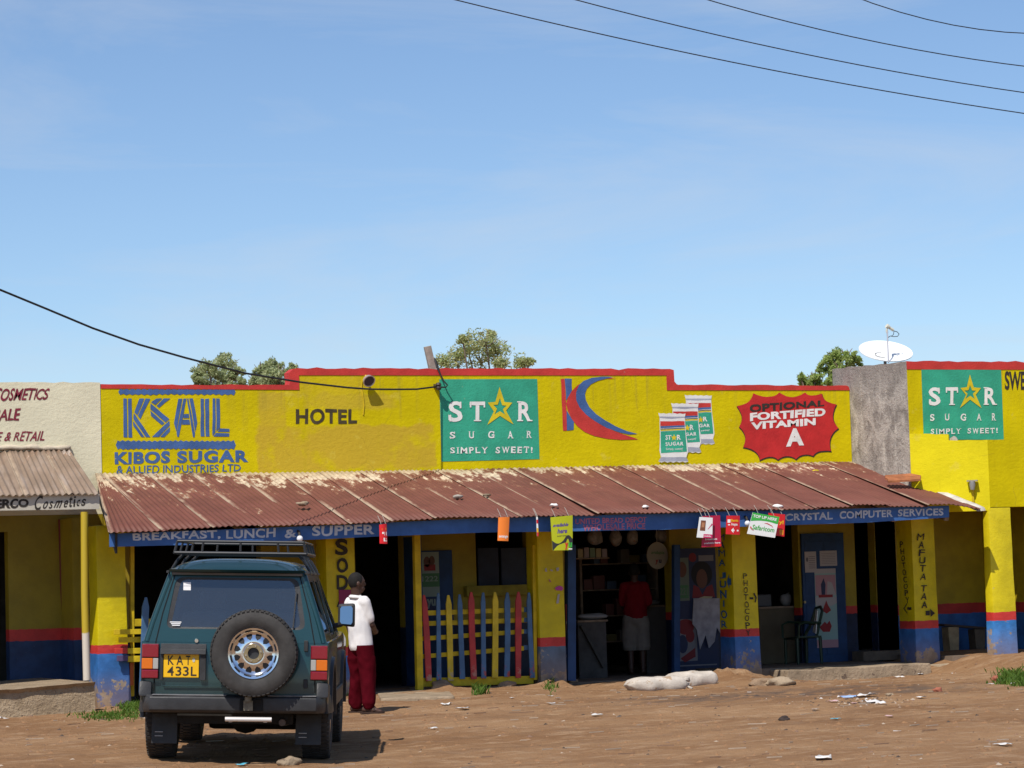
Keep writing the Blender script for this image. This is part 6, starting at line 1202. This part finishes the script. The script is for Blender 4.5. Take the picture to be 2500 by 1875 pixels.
put(nt, b.inputs['Base Color'], c); b.inputs['Metallic'].default_value = .45; b.inputs['Roughness'].default_value = .34; b.inputs['Coat Weight'].default_value = .6; b.inputs['Coat Roughness'].default_value = .06
bump(nt, b, noise(nt, p, 3.5, 3), .04, .02); M_CAR = m
M_BLKP = paint('black_plastic', (.035, .035, .037), .5, .2, 8, .15, 80, obj=True); M_BUMP = paint('grey_bumper', (.034, .034, .036), .45, .22, 6, .15, 60, obj=True); M_RUB = paint('tyre_rubber', (.040, .037, .035), .75, .25, 8, .2, 60, obj=True)
M_CHR = flat('chrome', (.74, .76, .80), .12, 1.); M_RL = flat('lamp_red', (.21, .006, .020), .12, 0, .6, **{'Coat Weight': .6}); M_AM = flat('lamp_amber', (.62, .14, .008), .15, 0, .6); M_CL = flat('lamp_clear', (.36, .35, .33), .12, 0, .6); M_UND = paint('underbody', (.018, .016, .014), .9, .3, 5, .2, 30, obj=True)
m = bpy.data.materials.new('tinted_glass'); m.use_nodes = True; nt = m.node_tree; nt.nodes.clear(); o = nt.nodes.new('ShaderNodeOutputMaterial'); t1 = nt.nodes.new('ShaderNodeBsdfTransparent'); t1.inputs[0].default_value = (.62, .70, .74, 1); g1 = nt.nodes.new('ShaderNodeBsdfGlossy'); g1.inputs['Roughness'].default_value = .02; g1.inputs[0].default_value = (.9, .95, 1, 1)
fr_ = nt.nodes.new('ShaderNodeFresnel'); fr_.inputs[0].default_value = 2.0; ms = nt.nodes.new('ShaderNodeMixShader'); nt.links.new(fr_.outputs[0], ms.inputs[0])
df = nt.nodes.new('ShaderNodeBsdfDiffuse'); df.inputs[0].default_value = (.36, .40, .44, 1); m2_ = nt.nodes.new('ShaderNodeMixShader'); m2_.inputs[0].default_value = .05; nt.links.new(t1.outputs[0], m2_.inputs[1]); nt.links.new(df.outputs[0], m2_.inputs[2]); nt.links.new(m2_.outputs[0], ms.inputs[1]); nt.links.new(g1.outputs[0], ms.inputs[2]); nt.links.new(ms.outputs[0], o.inputs[0]); M_GLS = m
# lower body: side profile with wheel arches, swept across with a little tumblehome
AX = (.78, 3.50); LEN = 4.62
def archpts(cy): return [(cy+.46*math.cos(a), .38+.46*math.sin(a)) for a in [math.pi*(1-i/12) for i in range(13)]]
prof = [(.0, 1.06), (.015, .55), (.06, .50)]+[q for q in archpts(AX[0]) if q[1] > .44]+[(1.3, .44), (3.0, .44)]+[q for q in archpts(AX[1]) if q[1] > .44]+[(4.05, .5), (4.5, .52), (4.60, .62), (4.60, .92), (4.5, 1.02), (3.9, 1.07), (3.35, 1.10), (3.2, 1.075), (2.0, 1.06)]
XS = ((-.815, .0), (-.80, .03), (.80, .03), (.815, 0))
lb = MB(); n = len(prof); vs = []
def hw(z): return .80 if z < 1.0 else .80-.0*(z-1)
for sx, wv_ in ((-1, 0), (-1, 1), (1, 1), (1, 0)):
    for (y, z) in prof:
        x = .78 if wv_ == 0 else .815
        vs.append((sx*(.815 if wv_ == 0 else .76), y, z))
fs = []
for k in range(3): fs += [(k*n+i, k*n+(i+1) % n, (k+1)*n+(i+1) % n, (k+1)*n+i) for i in range(n)]
fs += [tuple(range(n-1, -1, -1)), tuple(range(3*n, 4*n))]
lb.add(vs, fs); BODY = lb.build('body', M_CAR, car, bevel=.036, ang=50, smooth=True)
MB().box(-.72, .72, .15, 4.4, .42, .52).box(-.5, .5, .1, .7, .34, .48).build('underbody', M_UND, car)
bx_ = MB(); bx_.box(-.30, .66, .95, 2.3, .25, .44); bx_.box(-.62, .62, 2.3, 3.0, .33, .44); bx_.build('fuel_tank', M_UND, car, bevel=.05)
MB().tube([(-.7, AX[0], .38), (.7, AX[0], .38)], .05, 10).ball((.05, AX[0], .37), (.15, .15, .15), 12).tube([(-.7, AX[1], .38), (.7, AX[1], .38)], .05, 10).build('axle', M_UND, car, smooth=True)
MB().tube([(.42, .0, .36), (.42, .9, .38), (.35, 2.0, .40)], .03, 10).lathe([(0, 0), (.09, 0), (.09, .5), (0, .5)], (.42, .45, .40), (0, 1, 0), 14).build('exhaust', paint('exhaust_steel', (.10, .075, .06), .6, .3, 9, 0, obj=True), car, smooth=True)
# greenhouse
ZB, ZG = 1.05, 1.665                                  # waist and gutter
def gx(z): return .795-(.795-.595)*((z-ZB)/(ZG-ZB))**1.12
def ring(outer, inner, N=40, rad=.06):
    """frame between a quad and a rounded opening; both sampled round the same way"""
    o = [Vector(p) for p in outer]; q = [Vector(p) for p in inner]; op, ip = [], []
    for k in range(4):
        a, b, c = q[k-1], q[k], q[(k+1) % 4]; da = (a-b).normalized()*rad; dc_ = (c-b).normalized()*rad
        for i in range(7): t_ = i/6; ip.append((b+da).lerp(b, t_).lerp(b.lerp(b+dc_, t_), t_))
        oa, ob_, oc = o[k-1], o[k], o[(k+1) % 4]
        for i in range(7): t_ = i/6; e = ob_+(oa-ob_)*.10*(1-t_*2) if t_ < .5 else ob_+(oc-ob_)*.10*(t_*2-1); op.append(e)
    return op, ip
def pane(name, outer, inner, th, nrm, rad=.06, gl='window', mat=None, rim=.028, parent=None, glass=True):
    op, ip = ring(outer, inner, rad=rad); n = len(op); nrm = Vector(nrm).normalized(); mb = MB()
    mb.add(op+ip+[p-nrm*th for p in ip], [(i, (i+1) % n, n+(i+1) % n, n+i) for i in range(n)]+[(n+i, n+(i+1) % n, 2*n+(i+1) % n, 2*n+i) for i in range(n)])
    fr = mb.build(name, mat or M_CAR, parent or car, smooth=True, recalc=False)
    if glass:
        cc = sum((Vector(p) for p in ip), Vector())/n; sh = [p+(cc-p).normalized()*rim for p in ip]
        rb = MB(); rb.add([p-nrm*.006 for p in ip]+[p-nrm*.009 for p in sh], [(i, (i+1) % n, n+(i+1) % n, n+i) for i in range(n)]); w_ = rb.build(gl, M_BLKP, fr, recalc=False)
        gp = MB(); gp.face([p-nrm*.010 for p in sh]); gp.build('pane', M_GLS, w_)
    return fr, ip
ys = lambda z: .0+(z-ZB)*.20                            # rear face leans forward
RW = [(-.612, ys(1.165), 1.165), (.612, ys(1.165), 1.165), (.535, ys(1.615), 1.615), (-.535, ys(1.615), 1.615)]
tg, ip = pane('tailgate', [(-gx(ZB), ys(ZB), ZB), (gx(ZB), ys(ZB), ZB), (gx(ZG), ys(ZG), ZG), (-gx(ZG), ys(ZG), ZG)], RW, .03, (0, -1, .2), .075, 'rear_window', rim=.045)
yR1 = 2.55                                              # roof front, then the windscreen
for sx in (-1, 1):
    Q = lambda y, z: (sx*gx(z), y, z)
    pane('side_panel', [Q(ys(ZB), ZB), Q(1.30, ZB), Q(1.30, ZG), Q(ys(ZG), ZG)], [Q(.22, 1.13), Q(1.20, 1.13), Q(1.20, 1.60), Q(.26, 1.60)], .03, (sx, 0, .3), .05, 'side_window')
    pane('rear_door_frame', [Q(1.30, ZB), Q(2.12, ZB), Q(2.12, ZG), Q(1.30, ZG)], [Q(1.36, 1.10), Q(2.06, 1.10), Q(2.06, 1.61), Q(1.36, 1.61)], .03, (sx, 0, .3), .05, 'side_window')
    pane('front_door_frame', [Q(2.12, ZB), Q(3.25, ZB), Q(yR1+.05, ZG), Q(2.12, ZG)], [Q(2.19, 1.10), Q(3.05, 1.10), Q(2.55, 1.60), Q(2.19, 1.61)], .03, (sx, 0, .3), .05, 'side_window')
    MB().tube([(sx*(gx(ZG)+.012), .06, ZG-.005), (sx*(gx(ZG)+.012), yR1, ZG-.005)], .013, 6).build('gutter', M_BLKP, car, smooth=True)
    MB().box(*sorted((sx*.815, sx*.845)), 1.25, 3.0, .46, .60).build('side_step', M_BUMP, car, bevel=.012)
    for cy in AX:
        fl_ = MB(); vs = []; N = 16
        for i in range(N+1):
            a = math.pi*(1-i/N)
            for rr, xo in ((.46, .80), (.47, .843), (.53, .843), (.545, .81)): vs.append((sx*xo, cy+rr*math.cos(a), .38+rr*math.sin(a)))
        fl_.add(vs, [(i*4+j, i*4+j+1, i*4+4+j+1, i*4+4+j) for i in range(N) for j in range(3)]); fl_.build('wheel_flare', M_BUMP, car, smooth=True)
pane('windscreen_frame', [(-gx(ZB+.03), 3.22, ZB+.03), (gx(ZB+.03), 3.22, ZB+.03), (gx(ZG), yR1, ZG), (-gx(ZG), yR1, ZG)], [(-.70, 3.12, 1.13), (.70, 3.12, 1.13), (.56, 2.62, 1.62), (-.56, 2.62, 1.62)], -.03, (0, .7, .6), .05, 'windscreen')
rf_ = MB(); NX, NY = 24, 26; vs = []
for j in range(NY+1):
    t_ = j/NY; y = .02+(yR1-.0)*t_ if j > 0 else -.005
    e = min(1, t_*5.5); hgt = .03+.085*(1-(1-e)**2.0)**.8 if e < 1 else .115; fr2 = max(0, (t_-.9)/.1); hgt *= (1-.5*fr2**2)
    for i in range(NX+1):
        s_ = -1+2*i/NX; wx_ = gx(ZG)+.012-.02*(1-e); z = ZG+hgt*(1-abs(s_)**3.4)**.6+.006*(1-s_*s_); vs.append((s_*wx_, y+.05*abs(s_)**6*(1-e)+.10*0, z if j else ZG+.018))
rf_.add(vs, [(j*(NX+1)+i, j*(NX+1)+i+1, (j+1)*(NX+1)+i+1, (j+1)*(NX+1)+i) for j in range(NY) for i in range(NX)])
rf_.add([(-.59, .015, ZG-.004), (.59, .015, ZG-.004), (.59, -.003, ZG+.018), (-.59, -.003, ZG+.018)], [(0, 1, 2, 3)])
rf_.build('roof', M_CAR, car, smooth='all')
MB().box(-.57, .57, .08, yR1-.05, ZG-.03, ZG-.01).build('headliner', paint('headliner_grey', (.16, .15, .14), .9, obj=True), car)
for sx in (-1, 1):
    pp = [Vector((sx*(gx(z)-.026), ys(z)+.022, z)) for z in (ZB, 1.2, 1.35, 1.5, ZG)]
    MB().tube(pp, .030, 12).build('corner_pillar', M_CAR, car, smooth=True)
# dark shut lines of the tailgate
sl_ = MB()
for sx in (-1, 1):
    for (za, xa), (zb_, xb_) in zip([(.62, .70), (1.05, .690), (1.30, .640), (1.64, .545)], [(1.05, .690), (1.30, .640), (1.64, .545), (1.655, .53)]):
        ya = (ys(za) if za > ZB else 0)-.0025; yb = (ys(zb_) if zb_ > ZB else 0)-.0025
        if za < .7: ya -= .002; yb -= .002
        sl_.add([(sx*xa-.005, ya, za), (sx*xa+.005, ya, za), (sx*xb_+.005, yb, zb_), (sx*xb_-.005, yb, zb_)], [(0, 1, 2, 3)])
sl_.build('shut_line', flat('gap_black', (.004, .004, .004), .9), car)
# rear lamps
for sx in (-1, 1):
    lamp = empty('tail_lamp', (0, 0, 0), None, None); del_ = None
    COL.objects.unlink(lamp); bpy.data.objects.remove(lamp)
    x0, x1 = sorted((sx*.662, sx*.806)); hs = MB(); hs.box(x0-.006, x1+.004, -.022, .03, .728, 1.036); H_ = hs.build('tail_lamp', M_BLKP, car, bevel=.008)
    MB().box(x0, x1, -.040, -.0225, .915, 1.03).build('red_lens', M_RL, H_, bevel=.008); MB().box(x0, x1, -.040, -.0225, .735, .808).build('red_lens', M_RL, H_, bevel=.008)
    xa, xb = (x0, x0+.096) if sx < 0 else (x1-.096, x1); MB().box(xa, xb, -.040, -.0225, .815, .908).build('amber_lens', M_AM, H_, bevel=.006)
    xa, xb = (x0+.098, x1) if sx < 0 else (x0, x1-.098); MB().box(xa, xb, -.040, -.0225, .815, .908).build('clear_lens', M_CL, H_, bevel=.006)
# number plate recess
np_ = MB(); np_.hexa([(-.645, -.02, .965), (-.25, -.02, .965), (-.25, .0, .965), (-.645, 0, .965), (-.645, -.005, 1.035), (-.25, -.005, 1.035), (-.25, .0, 1.035), (-.645, 0, 1.035)])
np_.hexa([(-.645, -.055, .945), (-.25, -.055, .945), (-.25, 0, .945), (-.645, 0, .945), (-.645, -.045, .99), (-.25, -.045, .99), (-.25, 0, 1.0), (-.645, 0, 1.0)]); np_.box(-.645, -.622, -.03, 0, .72, .944); np_.box(-.300, -.25, -.03, 0, .72, .944)
np_.build('plate_surround', M_BLKP, car, bevel=.008)
PL_ = MB().box(-.618, -.310, -.020, -.003, .742, .945).build('number_plate', flat('plate_yellow', (.78, .44, .008), .4), car, bevel=.006)
t = MB(); qd = lambda x0, x1, z1, z0: [Vector((x0, -.0225, z1)), Vector((x1, -.0225, z1)), Vector((x1, -.0225, z0)), Vector((x0, -.0225, z0))]
for ch, x0, x1 in (('K', -.580, -.528), ('A', -.506, -.448), ('T', -.424, -.386)): letters(t, ch, qd(x0, x1, .932, .852), .012, hand=0)
for ch, x0, x1 in (('4', -.584, -.528), ('3', -.512, -.462), ('3', -.448, -.398), ('L', -.380, -.330)): letters(t, ch, qd(x0, x1, .838, .758), .012, hand=0)
t.build('lettering', M_BLACK, PL_)
t = MB(); t.face([Vector((-.356+.012*math.cos(a), -.0226, .895+.020*math.sin(a))) for a in [k*.52 for k in range(12)]]); t.build('emblem', flat('hologram', (.5, .5, .45), .3), PL_)
MB().lathe([(0, -.016), (.016, -.016), (.02, -.01), (.02, 0)], (-.336, -.0, 1.062), (0, 1, 0), 16).build('lock', M_CHR, car, smooth=True)
MB().box(.60, .635, -.03, 0, .98, 1.075).box(.60, .635, -.03, 0, .66, .74).build('hinge', M_BLKP, car, bevel=.006)
tr2 = MB(); tr2.box(-.62, .2, -.012, 0, .665, .672); tr2.build('trim', M_CAR, car, bevel=.002)
# bumper, step bar, mudflaps
bp = MB(); sec = [(-.02, .60), (-.13, .592), (-.15, .575), (-.15, .47), (-.12, .445), (.05, .44)]
path = [(-.805, .55), (-.805, .18), (-.775, .02), (-.72, .0), (-.40, -.02), (-.30, -.01), (.30, -.01), (.40, -.02), (.72, .0), (.775, .02), (.805, .18), (.805, .55)]
vs = []
for i, (x, y) in enumerate(path):
    for (dy, z) in sec:
        k = 1 if abs(x) < .765 else 0; xx = x+(0 if k else math.copysign(-dy*.28-.03, x)) ; vs.append((xx, y+(dy if k else dy*.35), z))
k_ = len(sec); bp.add(vs, [(i*k_+j, i*k_+(j+1) % k_, (i+1)*k_+(j+1) % k_, (i+1)*k_+j) for i in range(len(path)-1) for j in range(k_)]+[tuple(range(k_)), tuple((len(path)-1)*k_+j for j in range(k_-1, -1, -1))])
bp.build('bumper', M_BUMP, car, bevel=.012, ang=40, smooth=True)
for sx in (-1, 1):
    e = MB(); a, b2 = sorted((sx*.715, sx*.822)); e.hexa([(a, -.10, .58), (b2, -.07, .58), (b2, .3, .58), (a, .05, .58), (a+.0, -.04, .715), (b2, -.02, .705), (b2, .3, .69), (a, .03, .715)]); e.build('bumper_end', M_BUMP, car, bevel=.022, smooth=True)
    fl_ = MB(); x0, x1 = sorted((sx*.52, sx*.745)); fl_.hexa([(x0, .33, .15), (x1, .33, .15), (x1, .345, .15), (x0, .345, .15), (x0, .37, .48), (x1, .37, .48), (x1, .385, .48), (x0, .385, .48)]); MF = fl_.build('mudflap', M_BLKP, car, bevel=.004)
    mk = MB(); [mk.box(x0+.03, x0+.10, .322-.001+.006*i, .33+.012*i, .215+.035*i, .22+.035*i) for i in range(2)]; mk.build('marking', flat('flap_white', (.5, .5, .5), .6), MF)
tp2 = MB()
for x0, x1 in ((-.70, -.06), (.30, .72)): tp2.box(x0, x1, -.150, -.03, .5925, .600)
tp2.build('bumper_tread', paint('tread_grey', (.16, .16, .165), .4, .2, 9, .1, obj=True), car, bevel=.002)
hb = MB(); hb.box(.06, .26, -.176, -.10, .462, .572); hb.build('hitch_recess', flat('recess_black', (.005, .005, .005), .8), car, bevel=.01)
hb = MB(); hb.box(.095, .175, -.20, -.10, .47, .555); hb.lathe([(.0, 0), (.03, 0), (.03, .05), (.018, .06), (.026, .09), (0, .10)], (.135, -.20, .55), (0, 0, 1), 12); hb.build('tow_hitch', paint('hitch_steel', (.16, .14, .10), .5, .3, 20, 0, obj=True), car, smooth=True)
sb2 = MB(); sb2.tube([(-.06, -.20, .395), (.34, -.20, .395)], .021, 12); sb2.box(-.03, .0, -.2, -.0, .37, .39); sb2.box(.27, .30, -.2, -.0, .37, .39); sb2.build('step_bar', flat('step_pale', (.62, .58, .55), .35, .2), car, smooth=True)
# wheels
def wheel(c, ax, name, tr=.378, w=.26, parent=car, rim=.222, face=1, depth=.5):
    """ax points to the outer face"""
    c = Vector(c); ax = Vector(ax).normalized(); h = w/2
    root_p = [(rim, -h*.75), (rim+.02, -h*.92), (tr-.085, -h), (tr-.035, -h*.92), (tr-.012, -h*.80), (tr-.010, h*.80), (tr-.035, h*.92), (tr-.085, h), (rim+.02, h*.92), (rim, h*.80), (rim-.02, h*.3), (rim-.02, -h*.5)]
    ty = MB(); ty.lathe(root_p, c, ax, 64, closed=True)
    a = ax.orthogonal().normalized(); b2 = ax.cross(a); M = 56
    for i in range(M):
        for (h0, h1, off) in ((-h*.92, -h*.30, 0), (-.28*h, .28*h, .5), (.30*h, h*.92, 0)):
            t0 = 2*math.pi*(i+off)/M; t1 = t0+2*math.pi/M*.62; vs = []
            for rr in (tr-.016, tr+.002):
                for tt in (t0, t1):
                    for hh in (h0, h1): vs.append(c+(a*math.cos(tt)+b2*math.sin(tt))*(rr-(.012 if abs(hh) > h*.9 and rr > tr-.01 else 0))+ax*hh)
            ty.add(vs, [(0, 1, 3, 2), (4, 6, 7, 5), (0, 4, 5, 1), (2, 3, 7, 6), (0, 2, 6, 4), (1, 5, 7, 3)])
    T = ty.build(name, M_RUB, parent, smooth=True)
    rm = MB(); rm.lathe([(rim+.004, h*.80), (rim-.004, h*.88), (rim-.018, h*.86), (rim-.028, h*.62), (rim-.042, h*.55), (.160, h*.50), (.125, h*.62), (.088, h*.60), (.080, h*.70), (.058, h*.72), (.052, h*.45), (0, h*.45)], c, ax, 48); Rm = rm.build('rim', M_CHR, T, smooth=True)
    ho = MB()
    for i in range(12):
        t0 = 2*math.pi*i/12+math.pi/2; rd_ = a*math.cos(t0)+b2*math.sin(t0); td = ax.cross(rd_); sh = [(0, .034), (.017, .026), (.026, .008), (.021, -.012), (0, -.032), (-.021, -.012), (-.026, .008), (-.017, .026)]
        ho.face([c+rd_*(.148+q)+td*p_+ax*(h*.62-(.148+q-.125)/(.035)*h*.10*1.0+.004) for p_, q in sh])
    ho.build('rim_hole', flat('hole_black', (.006, .006, .008), .6), Rm)
    hc = MB(); hc.lathe([(.052, h*.50), (.050, h*.74), (.080, h*.74), (.086, h*.62)], c, ax, 32); hc.build('hub_ring', flat('hub_gold', (.40, .31, .17), .35, .8), Rm, smooth=True)
    hc = MB(); hc.lathe([(0, h*.52), (.05, h*.52)], c, ax, 24); hc.build('hub', flat('hub_dark', (.03, .032, .035), .5), Rm)
    nb = MB()
    for i in range(6):
        t0 = 2*math.pi*i/6+.5; P = c+(a*math.cos(t0)+b2*math.sin(t0))*.066+ax*(h*.74); nb.lathe([(.0, .012), (.007, .012), (.009, 0)], P, ax, 6)
    nb.build('wheel_nut', M_CHR, Rm); return T
for cy in AX:
    for sx in (-1, 1): wheel((sx*.690, cy, .378), (sx, 0, 0), 'wheel')
wheel((.178, -.185, .965), (0, -1, 0), 'spare_wheel')
MB().box(.05, .31, -.08, 0, .82, 1.1).build('spare_carrier', M_BLKP, car, bevel=.01)
# roof rack
M_RACK = flat('rack_black', (.03, .03, .033), .35, .3)
rk = MB(); y0, y1 = .42, 2.05; lo, hi = 1.832, 1.935
def loop(xw, z): return [(-xw, y0, z), (xw, y0, z), (xw, y1, z), (-xw, y1, z), (-xw, y0, z)]
for xw, z, rr in ((.585, lo, .014), (.560, hi, .012)):
    L_ = loop(xw, z); [rk.tube([L_[i], L_[i+1]], rr, 8) for i in range(4)]
for x in (-.56, -.33, .0, .33, .56):
    for y in (y0, y1): rk.tube([(x*1.03, y, lo), (x, y, hi)], .011, 6)
for y in [y0+(y1-y0)*i/3 for i in range(4)]:
    for sx in (-1, 1): rk.tube([(sx*.585, y, lo), (sx*.56, y, hi)], .011, 6)
for i in range(1, 6): rk.tube([(-.585, y0+(y1-y0)*i/6, lo-.012), (.585, y0+(y1-y0)*i/6, lo-.012)], .006, 6)
RK = rk.build('roof_rack', M_RACK, car, smooth=True)
ft = MB()
for sx in (-1, 1):
    for y in (y0+.1, 1.2, y1-.1): ft.tube([(sx*.50, y, lo), (sx*.56, y, lo-.06), (sx*.612, y, ZG+.02), (sx*.617, y, ZG-.015)], .014, 7)
ft.build('rack_foot', M_RACK, RK, smooth=True)
# mirrors, interior
for sx in (-1, 1):
    mm = MB(); a, b2 = sorted((sx*.79, sx*.955)); mm.hexa([(a, 2.82, 1.17), (b2, 2.80, 1.15), (b2, 2.90, 1.15), (a, 2.90, 1.17), (a, 2.82, 1.375), (b2, 2.80, 1.385), (b2, 2.90, 1.385), (a, 2.90, 1.375)]); mm.bar((sx*.74, 2.86, 1.16), (sx*.84, 2.86, 1.18), .05, .05)
    W_ = mm.build('wing_mirror', M_BLKP, car, bevel=.03); xi, xo = (a+.022, b2-.022); MB().face([(xi+(xo-xi)*p_, 2.770+.024*q_, 1.178+.18*q_) for p_, q_ in ((.12, .04), (.88, .0), (1, .12), (1, .88), (.88, 1), (.12, .97), (0, .85), (0, .15))]).build('mirror_glass', flat('mirror', (.34, .44, .50), .03, 1.), W_)
M_SEAT = paint('seat_cloth', (.16, .17, .19), .9, .2, 8, .1, obj=True)
for x in (-.36, .36):
    for y, nm in ((2.15, 'front_seat'), (1.2, 'rear_seat')):
        st_ = MB(); st_.box(x-.25, x+.25, y, y+.5, .62, .85); st_.hexa([(x-.24, y-.06, .8), (x+.24, y-.06, .8), (x+.24, y+.06, .8), (x-.24, y+.06, .8), (x-.20, y-.18, 1.30), (x+.20, y-.18, 1.30), (x+.20, y-.08, 1.30), (x-.20, y-.08, 1.30)]); S_ = st_.build(nm, M_SEAT, car, bevel=.04)
        if y > 2: MB().box(x-.12, x+.12, y-.22, y-.13, 1.33, 1.49).build('headrest', M_SEAT, S_, bevel=.035)
MB().box(-.74, .74, 2.85, 3.15, .75, 1.12).build('dashboard', M_BLKP, car, bevel=.04)
sw = MB(); sw.tube([(.36+.18*math.cos(a), 2.72+.05*math.sin(a), 1.08+.17*math.sin(a)) for a in [k*math.pi/10 for k in range(21)]], .014, 6); sw.build('steering_wheel', M_BLKP, car, smooth=True)
MB().box(-.76, .76, .05, 3.1, .57, .62).build('floor_mat', M_SEAT, car)
stk = MB(); stk.box(-.470, -.405, ys(1.56)-.004, ys(1.56)-.002, 1.5, 1.57); stk.build('sticker', flat('sticker_white', (.85, .85, .85), .5), car)
stk = MB(); [stk.box(-.575+.01*i, -.475-.006*i, ys(1.19+.014*(2-i))-.006, ys(1.19+.014*(2-i))-.004, 1.190+.014*(2-i), 1.198+.014*(2-i)) for i in range(3)]; stk.build('sticker', MC['sticker_white'], car)
MB().box(-.33, -.26, 3.0, 3.004, 1.46, 1.52).build('sticker', flat('sticker_grey', (.4, .42, .42), .6), car)
MB().lathe([(0, -.012), (.012, -.01), (.014, 0)], (.17, ys(1.638)-.002, 1.640), (0, 1, -.2), 12).build('washer_jet', M_BLKP, car)
MB().bar((.50, ys(1.18)-.012, 1.185), (.52, ys(1.5)-.014, 1.50), .012, .012, (0, 1, 0)).build('wiper', M_BLKP, car)
